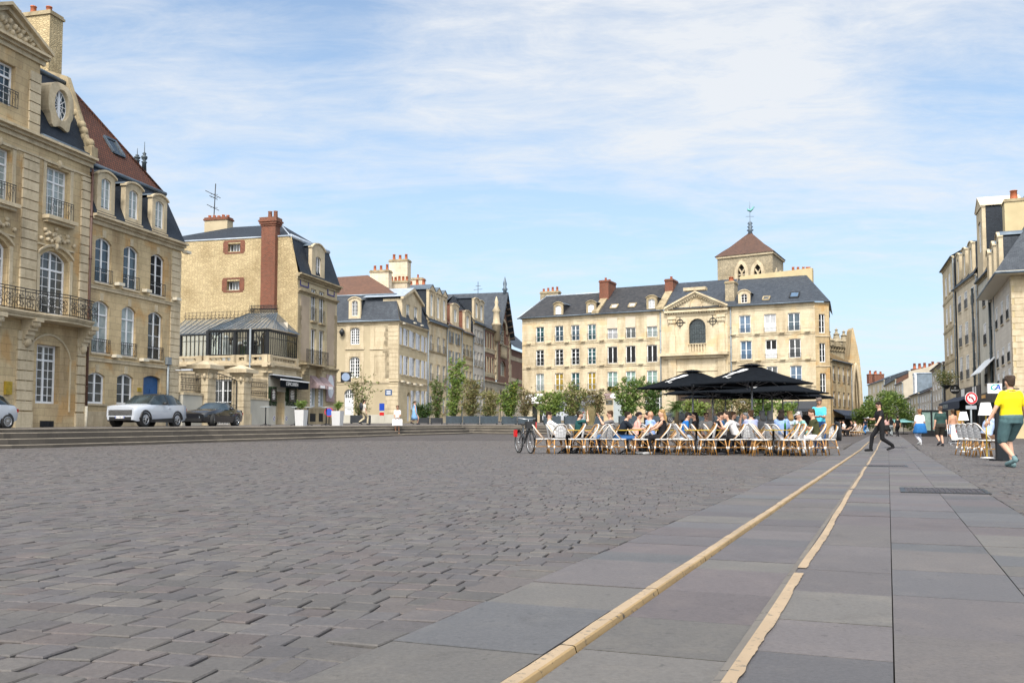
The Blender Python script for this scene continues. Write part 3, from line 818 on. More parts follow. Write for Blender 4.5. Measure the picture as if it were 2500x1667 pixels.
# ------------------------------------------------------------------ houses on the left
def LP(y): return (-20.9 + .243 * (y - 52), y)
FL = Fac(LP(30), LP(150))
PR = V((FL.ud.y, -FL.ud.x, 0))            # outwards from the left row, towards the square
def proj(p):
 q = V(p) - CAM; c, s = math.cos(PITCH), math.sin(PITCH)
 f = q.y * c + q.z * s; u = -q.y * s + q.z * c
 return CX + FPX * q.x / f, CY - FPX * u / f
def base_at(u, F=FL): p = F.P(u, 0, 0); return (p.x, p.y, T(p.x, p.y))
def gz(F, u, d=0): p = F.P(u, 0, d); return T(p.x, p.y) - .25
def ledge_lamps(par, F, pts, name='ledge_light'):
 """small pale floodlight boxes standing on the string courses"""
 for px, py in pts:
  u, z = F.hit(px, py); mb = MB(); F.box(mb, u - .24, u + .24, z - .07, z + .09, .02, .34)
  mb.build(name, 'cream_paint', par)
def mansion():
 uR = FL.u(215, 600); uL = FL.u(-190, 600)
 root = thing('stone_mansion', 'ornate stone townhouse with pediment, long curved iron balcony and oval attic window', 'building', base_at(FL.u(100)))
 zc = FL.z(224, 392)
 w2 = FL.win(113, 168, 412, 534, rev=.32); w1 = FL.win(97, 166, 612, 768, arch=.42, rev=.34); w0 = FL.win(88, 145, 842, 985, rev=.36)
 wd = w1['u1'] - w1['u0']; ue = FL.u(26, 430)
 v2 = op(ue - (w2['u1'] - w2['u0']), ue, w2['z0'], w2['z1'], rev=.32); v1 = op(ue - wd, ue, w1['z0'], w1['z1'], .42, rev=.34)
 mb = MB(); wall(mb, FL, uL, uR, gz(FL, uL), zc - .3, [w2, w1, w0, v2, v1])
 mb.poly(FL.P(uR, 0, 0), FL.P(uR, 0, -9), FL.P(uR, zc, -9), FL.P(uR, zc, 0))
 mb.build('wall', 'ashlar', root)
 for o in (w2, v2): window(root, FL, o, 4, 7, 'glass_net', transom=lerp(o['z0'], o['z1'], .72), fw=.08, mw=.03)
 for o in (w1, v1): window(root, FL, o, 4, 7, 'glass_mid', transom=lerp(o['z0'], o['z1'], .70), fw=.09, mw=.03)
 window(root, FL, w0, 4, 7, 'glass_mid', transom=lerp(w0['z0'], w0['z1'], .74), fw=.09, mw=.03)
 bl = MB()
 for i in range(16):
  z = w0['z0'] + .12 + i * .15
  if z < w0['z1'] - .9: FL.box(bl, w0['u0'] + .1, w0['u1'] - .12, z, z + .085, -.40, -.385)
 bl.build('venetian_blind', 'shutter', root)
 # trim: cornice, strings, rusticated strips, keystones
 t = MB(); band(t, FL, uL, uR + .12, zc, CORN); FL.box(t, uL, uR, zc - .95, zc - .85, -.02, .06)
 zs = FL.z(130, 768)
 ua, ub = FL.u(47, 640), FL.u(86, 640)
 uc, ud_ = FL.u(193, 640), uR
 for a, b in ((ua, ub), (uc, ud_)):
  quoins(t, FL, a, b, zs + .05, zc - 1.0, .47, .05, .09); quoins(t, FL, a, b, gz(FL, uL) + 1.1, zs - 1.0, .47, .05, .09)
  FL.box(t, a - .04, b + .02, gz(FL, uL), gz(FL, uL) + 1.05, -.02, .12)
 for o in (w2, v2, w1, v1):
  sill(t, FL, o)
  for e in (o['u0'] - .26, o['u1'] + .06): FL.box(t, e, e + .2, o['z0'], o['z1'] - o['arch'] + .1, -.02, .05)
  um = (o['u0'] + o['u1']) / 2
  FL.box(t, o['u0'] - .3, o['u1'] + .3, o['z1'] + .12, o['z1'] + .2, -.02, .09)
  t.ball(FL.P(um, o['z1'] + .22, .05), .16, .12, .22, 8, 5)
 # carved cartouches over the first floor windows
 for o in (w1, v1):
  um = (o['u0'] + o['u1']) / 2; zz = o['z1'] + .45
  for k in range(22):
   a = k * 2.4; r = .12 + .042 * k
   t.ball(FL.P(um + r * math.cos(a) * 1.25, zz + .55 * r * abs(math.sin(a)) + .1 * math.cos(k), .05), .13, .10, .11, 6, 4)
  t.ball(FL.P(um, zz + .1, .1), .2, .16, .24, 8, 6)
  A = arc(op(o['u0'] - .25, o['u1'] + .25, 0, o['z1'] + .3, .5))
  for (a, za), (b, zb) in zip(A, A[1:]): t.hexa([FL.P(a, za - .12, .12), FL.P(b, zb - .12, .12), FL.P(b, zb - .12, -.02), FL.P(a, za - .12, -.02), FL.P(a, za, .14), FL.P(b, zb, .14), FL.P(b, zb, -.02), FL.P(a, za, -.02)])
 # blind arch round the ground floor window
 A = arc(op(w0['u0'] - .75, w0['u1'] + .75, 0, w0['z1'] + .55, 1.25), 14)
 for (a, za), (b, zb) in zip(A, A[1:]): t.hexa([FL.P(a, za - .1, .07), FL.P(b, zb - .1, .07), FL.P(b, zb - .1, -.02), FL.P(a, za - .1, -.02), FL.P(a, za, .07), FL.P(b, zb, .07), FL.P(b, zb, -.02), FL.P(a, za, -.02)])
 for e in (w0['u0'] - .75, w0['u1'] + .68): FL.box(t, e, e + .07, gz(FL, uL) + 1.1, A[0][1], -.02, .06)
 t.build('stone_trim', 'trim', root)
 # balcony: slab with a swelling front, corbels and wrought iron rail
 zb = FL.z(226, 792); u0, u1 = uL, FL.u(221, 770, .6)
 def dep(u): x = (u - w1['u0'] - wd / 2); return .78 + .42 * math.exp(-(x / 1.5) ** 2)
 n = 44; sl = MB(); us = [lerp(u0, u1, i / n) for i in range(n + 1)]
 for a, b in zip(us, us[1:]):
  for z0, z1, e in ((zb - .30, zb - .16, -.12), (zb - .16, zb - .08, -.04), (zb - .08, zb, .02)):
   sl.hexa([FL.P(a, z0, dep(a) + e), FL.P(b, z0, dep(b) + e), FL.P(b, z0, 0), FL.P(a, z0, 0), FL.P(a, z1, dep(a) + e), FL.P(b, z1, dep(b) + e), FL.P(b, z1, 0), FL.P(a, z1, 0)])
 for e in ((ua + ub) / 2, (uc + ud_) / 2, FL.u(-30, 800)):
  for k in range(7):
   s = k / 6; FL.box(sl, e - .26, e + .26, zb - .42 - .2 * k, zb - .22 - .2 * k, -.02, .72 * (1 - s) ** 1.5 + .10)
  sl.ball(FL.P(e, zb - .5, .5), .3, .25, .22, 8, 6); sl.ball(FL.P(e, zb - 1.35, .12), .22, .2, .25, 8, 6)
 sl.build('balcony', 'trim', root)
 r = MB(); h = 1.02
 for z in (zb + .06, zb + h, zb + h - .13): r.tube([FL.P(u, z, dep(u) - .06) for u in us], .022, 4)
 L = [u0]
 while L[-1] < u1 - .2: L.append(L[-1] + .62)
 for i, u in enumerate(L):
  d = dep(u) - .06
  r.tube([FL.P(u, zb, d), FL.P(u, zb + h, d)], .02, 4)
  if u + .3 > u1: break
  for q in (.16, .31, .46):
   r.tube([FL.P(u + q, zb + .06, d), FL.P(u + q, zb + h - .13, d)], .009, 4)
  for cx, cz, rr, sg in ((u + .16, zb + .62, .13, 1), (u + .44, zb + .62, .13, -1), (u + .2, zb + .30, .15, -1), (u + .42, zb + .28, .13, 1), (u + .31, zb + .46, .08, 1)):
   r.tube([FL.P(cx + sg * rr * (1 - a * .06) * math.cos(a), cz + rr * (1 - a * .06) * math.sin(a), d + .005) for a in [k * .75 for k in range(10)]], .016, 4)
 r.build('balcony_railing', 'iron', root)
 for o in (w2, v2):
  guard(root, FL, o['u0'] - .1, o['u1'] + .1, o['z0'] + .02, o['z0'] + .85, .22, .16, scroll=True)
  q = MB(); FL.box(q, o['u0'] - .25, o['u1'] + .25, o['z0'] - .2, o['z0'] - .02, -.02, .42); FL.box(q, o['u0'] - .15, o['u1'] + .15, o['z0'] - .34, o['z0'] - .2, -.02, .28); q.build('window_ledge', 'trim', root)
 # attic storey under the pediment
 zp = FL.z(121, 150); uB = FL.u(96, 240); ax = FL.win(-25, 37, 148, 252, rev=.3); um = (ax['u0'] + ax['u1']) / 2; uA = 2 * um - uB
 a = MB(); wall(a, FL, uA, uB, zc, zp - .2, [ax]); a.poly(FL.P(uB, zc, 0), FL.P(uB, zc, -4), FL.P(uB, zp, -4), FL.P(uB, zp, 0)); a.build('attic_wall', 'ashlar', root)
 window(root, FL, ax, 4, 6, 'glass_blue', transom=lerp(ax['z0'], ax['z1'], .7), fw=.09)
 guard(root, FL, ax['u0'] - .1, ax['u1'] + .1, ax['z0'], ax['z0'] + .75, .1, .16, scroll=True)
 a = MB(); quoins(a, FL, FL.u(70, 240), uB + .02, zc + .1, zp - .9, .5, .05, .08); band(a, FL, uA - .25, uB + .25, zp, CORN)
 hw = (uB - uA) / 2 + .45; hp = hw * .50
 for sg in (-1, 1):
  e = um + sg * hw
  for q0, q1, d in ((-.12, .10, .2), (.10, .26, .42)):
   P = [FL.P(e, zp + q0, d), FL.P(um, zp + hp + q0, d), FL.P(um, zp + hp + q0, -.3), FL.P(e, zp + q0, -.3)]
   Q = [FL.P(e, zp + q1, d), FL.P(um, zp + hp + q1, d), FL.P(um, zp + hp + q1, -.3), FL.P(e, zp + q1, -.3)]
   a.hexa(P + Q if sg < 0 else [P[1], P[0], P[3], P[2], Q[1], Q[0], Q[3], Q[2]])
 a.poly(FL.P(um - hw, zp, 0), FL.P(um + hw, zp, 0), FL.P(um, zp + hp, 0))
 for k in range(26):
  x = (k / 25 * 2 - 1) * hw * .72; y = (1 - abs(x) / hw) * hp * .3
  a.ball(FL.P(um + x, zp + .25 + y * abs(math.sin(k * 1.9)) * 1.6, .02), .2, .1, .16, 6, 4)
 a.build('pediment', 'trim', root)
 # slated attic with the oval window
 zt = FL.z(212, 232, -1.5); zi = zc + .08; s = MB()
 s.poly(FL.P(uB, zi, .1), FL.P(uR - .1, zi, .1), FL.P(uR - .1, zt, -1.5), FL.P(uB, zt, -1.5))
 s.poly(FL.P(uB, zt, -1.5), FL.P(uR - .1, zt, -1.5), FL.P(uR - .1, zt + 1.2, -5), FL.P(uB, zt + 1.2, -5))
 s.poly(FL.P(uA, zp, -.3), FL.P(uB, zp, -.3), FL.P(um, zp + hp, -.3)); s.poly(FL.P(um, zp + hp + .2, -.3), FL.P(uB + .3, zp + .1, -.3), FL.P(uB + .3, zp + .1, -5), FL.P(um, zp + hp + .2, -5))
 s.build('roof', 'slate', root)
 z = MB(); z.tube([FL.P(uB, zt, -1.46), FL.P(uR - .1, zt, -1.46)], .12, 8); z.tube([FL.P(uB, zi + .05, .2), FL.P(uR - .1, zi + .05, .2)], .1, 8); z.build('roof_flashing', 'lead', root)
 g = MB()    # raised stone party wall with scroll at the right end
 for a0, a1, b0, b1 in ((.1, zi, -1.45, zt + .1), (-1.45, zt + .1, -5, zt + 1.35)):
  g.hexa([FL.P(uR - .3, a1 - .2, a0), FL.P(uR, a1 - .2, a0), FL.P(uR, b1 - .2, b0), FL.P(uR - .3, b1 - .2, b0), FL.P(uR - .3, a1 + .25, a0 + .12), FL.P(uR, a1 + .25, a0 + .12), FL.P(uR, b1 + .25, b0 + .12), FL.P(uR - .3, b1 + .25, b0 + .12)])
 g.poly(FL.P(uR, zi - .2, .1), FL.P(uR, zt, -1.45), FL.P(uR, zt + 1.2, -5), FL.P(uR, zi - .2, -5))
 for k in range(7): g.ball(FL.P(uR - .15, zi + .4 + .33 * k, .14 - .17 * k + .12 * math.sin(k * 2.2)), .24, .24, .26, 8, 6)
 FL.box(g, uR - .42, uR + .05, zi, zi + .5, -.2, .4)
 g.build('party_wall', 'trim_dirty', root)
 d = -.1; c = FL.hit(150, 258, d); sx, sz = (FL.u(168, 258, ) - FL.u(131, 258)) / 2 * .98, (FL.z(150, 221) - FL.z(150, 297)) / 2
 n = 40; inn = [(c[0] + sx * math.cos(2 * math.pi * k / n), c[1] + sz * math.sin(2 * math.pi * k / n)) for k in range(n)]
 out = []
 for k in range(n):
  a = 2 * math.pi * k / n; ca, sa = math.cos(a), math.sin(a)
  rr = 1.52 + .10 * math.cos(2 * a) + (.14 * math.cos(6 * a) if sa < -.3 else 0)
  out.append((c[0] + sx * 1.06 * rr * math.copysign(abs(ca) ** .72, ca), c[1] + sz * (1.0 * rr if sa > 0 else 1.08 * rr) * math.copysign(abs(sa) ** .85, sa)))
 e = MB()
 for k in range(n):
  j = (k + 1) % n
  e.poly(FL.P(*out[k], d), FL.P(*out[j], d), FL.P(*inn[j], d + .06), FL.P(*inn[k], d + .06))
  e.poly(FL.P(*out[k], d - .9), FL.P(*out[j], d - .9), FL.P(*out[j], d), FL.P(*out[k], d))
  e.poly(FL.P(*inn[k], d + .06), FL.P(*inn[j], d + .06), FL.P(*inn[j], d - .25), FL.P(*inn[k], d - .25))
 ov = e.build('oval_dormer', 'trim', root)
 b = MB(); F = FL
 for k in range(n):
  j = (k + 1) % n; q = lambda i, s: (c[0] + (inn[i][0] - c[0]) * s, c[1] + (inn[i][1] - c[1]) * s)
  for s0, s1 in ((1, .9), (.55, .50)): b.poly(F.P(*q(k, s0), d - .16), F.P(*q(j, s0), d - .16), F.P(*q(j, s1), d - .16), F.P(*q(k, s1), d - .16))
 F.box(b, c[0] - .07, c[0] + .07, c[1] - sz, c[1] + sz, d - .2, d - .14)
 for a in (.5, 1.05, 2.1, 2.64, 3.65, 4.2, 5.23, 5.8, 0, math.pi): b.bar(F.P(c[0] + sx * .1 * math.cos(a), c[1] + sz * .1 * math.sin(a), d - .17), F.P(c[0] + sx * math.cos(a), c[1] + sz * math.sin(a), d - .17), .035)
 b.build('window_frame', 'white_paint', ov)
 g = MB(); g.poly(*[F.P(*p, d - .2) for p in inn]); g.build('pane', 'glass_blue', ov)
 cx = FL.hit(122, 100, -3.2); cc = FL.P(cx[0] + .45, 0, -3.2 - 2.0)
 chimney(root, cc, PR, 4.0, 1.0, zt - .3, FL.z(130, 28, -3.2), 'rubble', 4, ph=.5, pr=.17)
 pipe(root, FL, uR + .02, gz(FL, uR) + 1.3, zc - .5, .14, .065, 'pipe_brown')
 p = MB(); p.tube([FL.P(uR + .02, gz(FL, uR), .14), FL.P(uR + .02, gz(FL, uR) + 1.3, .14)], .075, 8); p.build('drainpipe_foot', 'cream_paint', root)
 v = FL.win(97, 130, 1027, 1042); m = MB(); FL.box(m, v['u0'], v['u1'], v['z0'], v['z1'], -.02, .03)
 for i in range(9): FL.box(m, lerp(v['u0'], v['u1'], i / 9), lerp(v['u0'], v['u1'], i / 9) + .04, v['z0'] + .03, v['z1'] - .03, .03, .05)
 m.build('cellar_grille', 'iron', root)
 m = MB(); o = FL.win(9, 24, 931, 963); FL.box(m, o['u0'], o['u1'], o['z0'], o['z1'], .0, .14); FL.box(m, o['u0'] + .08, o['u1'] - .08, o['z1'] - .3, o['z1'] - .08, .14, .155); m.build('plaque', 'gold', root)
 # planter with greenery on the upper balcony guard
 return w2
W2 = mansion()
def tile_house():
 u0, u1 = FL.u(216, 700), FL.u(440, 700)
 root = thing('tiled_roof_house', 'stone townhouse with red tiled roof, slate mansard and three stone dormers beside the mansion', 'building', base_at(FL.u(330)))
 zc = FL.z(330, 560)
 O = [FL.win(232, 272, 582, 690, arch=.28), FL.win(301, 338, 600, 706, arch=.27), FL.win(367, 401, 622, 725, arch=.26)]
 z31, z30 = O[0]['z1'], O[0]['z0']
 B = [FL.win(224, 266, 734, 862, arch=.26), FL.win(296, 331, 750, 871, arch=.26), FL.win(361, 396, 761, 878, arch=.25)]
 A = [FL.win(214, 256, 909, 985, arch=.2), FL.win(285, 325, 913, 987, arch=.2)]
 D = FL.win(349, 391, 917, 1036, arch=.16)
 for S in (O, B):
  zz0 = sum(o['z0'] for o in S) / 3; zz1 = sum(o['z1'] for o in S) / 3
  for o in S: o['z0'], o['z1'] = zz0, zz1
 mb = MB(); wall(mb, FL, u0, u1, gz(FL, u0), zc, O + B + A + [D], .24)
 mb.poly(FL.P(u1, 0, 0), FL.P(u1, 0, -10), FL.P(u1, zc, -10), FL.P(u1, zc, 0))
 mb.build('wall', 'ashlar', root)
 for i, o in enumerate(O): window(root, FL, o, 2, 4, 'glass_blue' if i < 2 else 'dark_void', fw=.075)
 for i, o in enumerate(B): window(root, FL, o, 2, 4, 'glass_net' if i < 2 else 'glass_dark', fw=.075, transom=lerp(o['z0'], o['z1'], .74) if i < 2 else None)
 for o in A: window(root, FL, o, 2, 3, 'glass_mid', fw=.085)
 for o in O + B: guard(root, FL, o['u0'] - .05, o['u1'] + .05, o['z0'] + .05, o['z0'] + .72, .06, .15, scroll=o in B)
 dm = MB(); FL.box(dm, D['u0'], D['u1'], D['z0'], D['z1'], -.26, -.20)
 dl = dm.build('door', 'blue_door', root); dp = MB(); um = (D['u0'] + D['u1']) / 2
 for a, b in ((D['u0'] + .08, um - .05), (um + .05, D['u1'] - .08)):
  for z0, z1 in ((D['z0'] + .2, D['z0'] + 1.1), (D['z0'] + 1.25, D['z0'] + 2.0)): FL.box(dp, a, b, z0, z1, -.2, -.17)
 dp.build('door_panel', 'blue_door', dl)
 t = MB(); band(t, FL, u0 - .05, u1 + .2, zc, CORN)
 for z in (FL.z(330, 722), FL.z(330, 888)): band(t, FL, u0, u1, z, STRING)
 quoins(t, FL, FL.u(416, 760), u1, gz(FL, u1) + .2, zc - .5, .40, .035, .05)
 for o in O + B + A: sill(t, FL, o)
 for o in O + B + A:
  um = (o['u0'] + o['u1']) / 2; FL.box(t, um - .14, um + .14, o['z1'] + .01, o['z1'] + .42, -.02, .04)
 FL.box(t, u0, u1, gz(FL, u0), gz(FL, u0) + 1.05, -.02, .05)
 t.build('stone_trim', 'trim', root)
 db = -1.1; zb = FL.z(330, 447, db) + .05; ue = u1 + .1
 s = MB(); q0, q1 = zc + .06, zb
 s.poly(FL.P(u0, q0, .25), FL.P(ue, q0, .25), FL.P(ue - .35, q1, db), FL.P(u0, q1, db)); s.poly(FL.P(ue, q0, .25), FL.P(ue, q0, -10), FL.P(ue - .35, q1, -9.5), FL.P(ue - .35, q1, db))
 s.build('mansard', 'slate', root)
 z = MB(); z.tube([FL.P(u0, zb, db + .05), FL.P(ue - .25, zb, db + .05)], .13, 8); z.tube([FL.P(ue - .25, zb, db + .05), FL.P(ue - .25, zb, -9)], .13, 8); z.build('roof_flashing', 'lead', root)
 cz = FL.P(ue - .35, zb + .05, db)
 best = min((abs((lambda p, a: (p[0] - a[0]) * (270 - a[1]) - (p[1] - a[1]) * (221 - a[0]))(proj(cz + (-FL.ud - FL.n) * 5 + ZUP * k * 5), proj(cz))), k) for k in [x * .02 for x in range(20, 160)])
 k = best[1]; s = 5.2; rg = zb + k * s; ru = ue - .35 - s; t = MB()
 t.poly(FL.P(u0, zb, db), FL.P(ue - .35, zb, db), FL.P(ru, rg, db - s), FL.P(u0 - 3, rg, db - s)); t.poly(FL.P(ue - .35, zb, db), FL.P(ue - .35, zb, db - 2 * s), FL.P(ru, rg, db - s)); t.poly(FL.P(u0, zb, db), FL.P(u0 - 3, rg, db - s), FL.P(u0 - 3, zb, db))
 rf = t.build('roof', 'tile', root)
 h = MB(); h.tube([FL.P(ue - .35, zb + .03, db), FL.P(ru, rg + .03, db - s)], .09, 6); h.build('hip_tiles', 'tile', rf)
 def on(px, py):    # point on the tiled slope
  r = ray(px, py); n = (FL.n * k + ZUP).normalized(); p0 = FL.P(u0, zb, db); return CAM + r * ((p0 - CAM).dot(n) / r.dot(n))
 n = (FL.n * k + ZUP).normalized(); up = (ZUP - n * n.z).normalized()
 p = on(277, 360); f = MB()
 for a, b in (((-.5, -.6), (.5, -.6)), ((.5, -.6), (.5, .6)), ((.5, .6), (-.5, .6)), ((-.5, .6), (-.5, -.6))): f.bar(p + FL.ud * a[0] + up * a[1] + n * .08, p + FL.ud * b[0] + up * b[1] + n * .08, .12)
 sk = f.build('skylight', 'lead', root); g = MB(); g.poly(*[p + FL.ud * a + up * b + n * .06 for a, b in ((-.5, -.6), (.5, -.6), (.5, .6), (-.5, .6))]); g.build('pane', 'glass_dark', sk)
 for px, yb, yt in ((335, 388, 362), (352, 402, 346)):
  q = FL.hit(px, yb, -6.5); b = FL.P(q[0], 0, -6.5); z0, z1 = q[1] - .5, FL.z(px, yt, -6.5); f = MB(); L = z1 - z0
  f.lathe([(.17, z0), (.14, z0 + L * .28), (.2, z0 + L * .32), (.08, z0 + L * .36), (.2, z0 + L * .44), (.22, z0 + L * .5), (.07, z0 + L * .55), (.14, z0 + L * .6), (.03, z0 + L * .66), (.015, z1)], 10, (b.x, b.y, 0)); f.build('roof_finial', 'iron_blue', root)
 for px, y0, y1, ga, gb, hw in ((261, 421, 533, 437, 512, 26), (328, 449, 553, 466, 535, 24.5), (391, 477, 573, 492, 558, 22)):
  d = .14; uc, zz1 = FL.hit(px, y0, d); zz0 = FL.z(px, y1, d); w = (FL.u(px + hw, 500) - FL.u(px - hw, 500)) * .82
  dormer(root, FL, uc, w, max(zz0, zc + .25), zz1, d, -1.8, w * .56, FL.z(px, gb, d), FL.z(px, ga, d), .26, 'trim', 'lead', 'slate', 'glass_net', 2, 3)
 ledge_lamps(root, FL, [(285, 695), (352, 711), (425, 731), (278, 870), (345, 879), (450, 617)])
 m = MB(); o = FL.win(335, 345, 946, 956); FL.box(m, o['u0'], o['u1'], o['z0'], o['z1'], 0, .03); m.build('plaque', 'gold', root)
 p = MB(); uu = FL.u(407, 900); p.tube([FL.P(uu, gz(FL, uu), .09), FL.P(uu, FL.z(407, 880), .09)], .07, 8); FL.box(p, uu - .18, uu + .18, FL.z(407, 890), FL.z(407, 872), 0, .2); p.build('drainpipe', 'pipe_grey', root)
 for px, py in ((215, 882), (431, 904)):
  lm = MB(); u, z = FL.hit(px, py); lm.bar(FL.P(u - .2, z, .05), FL.P(u - .2, z, .9), .04); FL.box(lm, u - .3, u - .1, z - .04, z + .05, .5, 1.15)
 lm.build('wall_lamp', 'shutter', root)
tile_house()
def chimney_house():
 cy = 71.0; c = V((*LP(cy), 0)); FS = Fac(c - PR * 14, c)
 u0, u1 = FL.u(726, 800), FL.u(822, 800)
 root = thing('chimney_house', 'rubble stone house with tall red brick chimney on its blank side wall', 'building', base_at(u0 + 2))
 ze, zt = FL.z(727, 668), FS.z(728, 576)
 W = 14.0; tp_ = .75
 O = [FS.win(557, 587, 595, 614), FS.win(554, 585, 686, 708)]
 mb = MB(); wall(mb, FS, 0, W - tp_, gz(FS, W), zt, O, .45)
 zz = [gz(FS, W), ze, zt]; mb.poly(FS.P(W - tp_, zz[0]), FS.P(W, zz[0]), FS.P(W, ze), FS.P(W - tp_, ze)); mb.poly(FS.P(W - tp_, ze), FS.P(W, ze), FS.P(W - tp_ + .12, zt), FS.P(W - tp_, zt))
 mb.build('side_wall', 'rubble', root)
 for o in O:
  b = MB()
  for a0, a1, z0, z1 in ((o['u0'] - .42, o['u0'], o['z0'] - .05, o['z1'] + .12), (o['u1'], o['u1'] + .40, o['z0'] - .05, o['z1'] + .12), (o['u0'] - .3, o['u1'] + .3, o['z0'] - .18, o['z0'] - .05), (o['u0'] - .35, o['u1'] + .35, o['z1'] + .12, o['z1'] + .26)): FS.box(b, a0, a1, z0, z1, -.3, .025)
  w = window(root, FS, dict(o, rev=.4), 4, 1, 'glass_mid', 'shutter', .06, .05, leaf=False); b.build('brick_surround', 'brick', w)
 # brick stack
 ua, ub = FS.u(637, 640, .45), FS.u(671, 640, .45); z0, z1 = FS.z(650, 757, .45), FS.z(650, 534, .45)
 k = MB(); FS.box(k, ua, ub, z0, z1 - .5, -.3, .45)
 for a, b, e in ((-.55, -.42, .06), (-.42, -.25, .13), (-.25, -.12, .2), (-.12, .1, .12)): FS.box(k, ua - e, ub + e, z1 + a, z1 + b, -.3 - e, .45 + e)
 st = k.build('brick_chimney', 'brick', root)
 k = MB(); FS.box(k, ua - .03, ub + .03, z0 - .45, z0 - .003, -.3, .5); FS.box(k, ua + .05, ub - .05, z0 - 1.5, z0 - .45, -.3, .4); k.build('chimney_base', 'trim', st)
 for x in (.35, .75): k = MB(); p = FS.P(lerp(ua, ub, x + .1), 0, .1); k.lathe([(.2, z1), (.17, z1 + .15), (.15, z1 + .55), (.18, z1 + .62)], 10, p); k.build('chimney_pot', 'brick', st)
 # front
 C = [(759, 772), (779, 792)]
 F3 = [FL.win(a, b, 706 + i * 6, 784 + i * 6) for i, (a, b) in enumerate(C)]; F2 = [FL.win(a, b, 803 + i * 4, 892, rev=.25) for i, (a, b) in enumerate(C)]
 F1 = [FL.win(a, b, 925 + 3 * i, 993, arch=.3) for i, (a, b) in enumerate(((757, 772), (777.5, 792.5)))]; F0 = [FL.win(a, b, 1009, 1029) for a, b in ((755, 769), (777, 787))]
 for o in F2: o['z0'] = F2[0]['z0']
 mb = MB(); wall(mb, FL, u0, u1, gz(FL, u0), ze, F3 + F2 + F1, .25); mb.poly(FL.P(u1, 0, 0), FL.P(u1, 0, -9), FL.P(u1, ze, -9), FL.P(u1, ze, 0)); mb.build('front_wall', 'ashlar_buff', root)
 for o in F3: window(root, FL, o, 2, 2, 'glass_mid'); guard(root, FL, o['u0'], o['u1'], o['z0'], o['z0'] + 1.0, .05, .18, scroll=True)
 for o in F2: window(root, FL, o, 2, 2, 'glass_dark')
 for o in F1: window(root, FL, o, 2, 1, 'glass_net', 'shutter', .1)
 for o in F0: m = MB(); FL.box(m, o['u0'], o['u1'], o['z0'], o['z1'], -.02, .055); m.build('cellar_opening', 'dark_void', root)
 # framed property sheets hanging in the shop windows
 for o in F1:
  sh = MB()
  for k in range(6): zz0 = o['z0'] + .12 + k * .3; FL.box(sh, o['u0'] + .18, o['u0'] + .6, zz0, zz0 + .2, -.14, -.13)
  sh.build('window_display', 'white_plain', root)
 for i, (a, b) in enumerate(C):
  o = F1[i]; aw = MB(); z1 = o['z1'] + .25
  aw.poly(FL.P(o['u0'] - .1, z1, .02), FL.P(o['u0'] - .1, z1 - .75, .75), FL.P(o['u1'] + .1, z1 - .75, .75), FL.P(o['u1'] + .1, z1, .02)); aw.poly(FL.P(o['u0'] - .1, z1 - .75, .75), FL.P(o['u0'] - .1, z1 - 1.0, .75), FL.P(o['u1'] + .1, z1 - 1.0, .75), FL.P(o['u1'] + .1, z1 - .75, .75))
  aw.poly(FL.P(o['u0'] - .1, z1, .02), FL.P(o['u0'] - .1, z1 - 1.0, .02), FL.P(o['u0'] - .1, z1 - 1.0, .75), FL.P(o['u0'] - .1, z1 - .75, .75))
  w = aw.build('window_awning', 'awning_taupe', root); q = MB(); FL.box(q, o['u0'] + .25, o['u1'] - .05, z1 - .99, z1 - .78, .755, .765); q.build('awning_label', 'white_plain', w)
 t = MB(); band(t, FL, u0 - .25, u1 + .3, ze, CORN); band(t, FL, u0, u1, FL.z(740, 710), CORN_S); zb = FL.z(775, 893); band(t, FL, u0 - .05, u1 + .15, zb - .1, CORN_S)
 z = gz(FL, u0) + 1.9
 while z < zb - .5: FL.box(t, u0, F1[0]['u0'] - .3, z, z + .34, -.02, .05); FL.box(t, F1[1]['u1'] + .3, u1, z, z + .34, -.02, .05); z += .39
 FL.box(t, u0 - .03, u1, gz(FL, u0), gz(FL, u0) + 1.55, -.02, .05)
 zz = zb + .1; k = 0
 while zz < ze - 2.4:
  e = .12 if k % 2 else 0
  for a, b in ((u0, u0 + .5 + e), (u1 - .45 - e, u1)): FL.box(t, a, b, zz, zz + .34, -.02, .045)
  zz += .36; k += 1
 for o in F3: sill(t, FL, o, .14, .22)
 t.build('stone_trim', 'trim_dirty', root)
 for a, b in ((FL.u(733, 800), FL.u(754, 800)), (FL.u(798, 800), FL.u(817, 800))): p = MB(); FL.box(p, a, b, zb + .2, FL.z(745, 714) - .3, -.02, .03); p.build('render_panel', 'render_taupe', root)
 for a, b in ((732, 753), (799, 816)):
  o = FL.win(a, b, 677 + (a - 732) * .33, 701 + (a - 732) * .33); m = MB()
  for x in ((o['u0'], o['u1'], o['z0'], o['z0'] + .1), (o['u0'], o['u1'], o['z1'] - .1, o['z1']), (o['u0'], o['u0'] + .1, o['z0'] + .1, o['z1'] - .1), (o['u1'] - .1, o['u1'], o['z0'] + .1, o['z1'] - .1)): FL.box(m, *x, .0, .06)
  m.build('mosaic_frame', 'violet_tile', root)
 bl = MB(); a, b = FL.u(748, 880, .7), FL.u(802, 880, .7); FL.box(bl, a, b, zb - .12, zb, 0, .75)
 for q in (.15, .85):
  e = lerp(a, b, q)
  for i in range(4): FL.box(bl, e - .18, e + .18, zb - .36 - .24 * i, zb - .12 - .24 * i, 0, .62 - .15 * i)
 bl.build('balcony', 'trim_dirty', root); guard(root, FL, a, b, zb, zb + 1.05, .68, .13, scroll=True, name='balcony_railing', t=.022)
 db = -.75; s = MB(); q = ze + .06
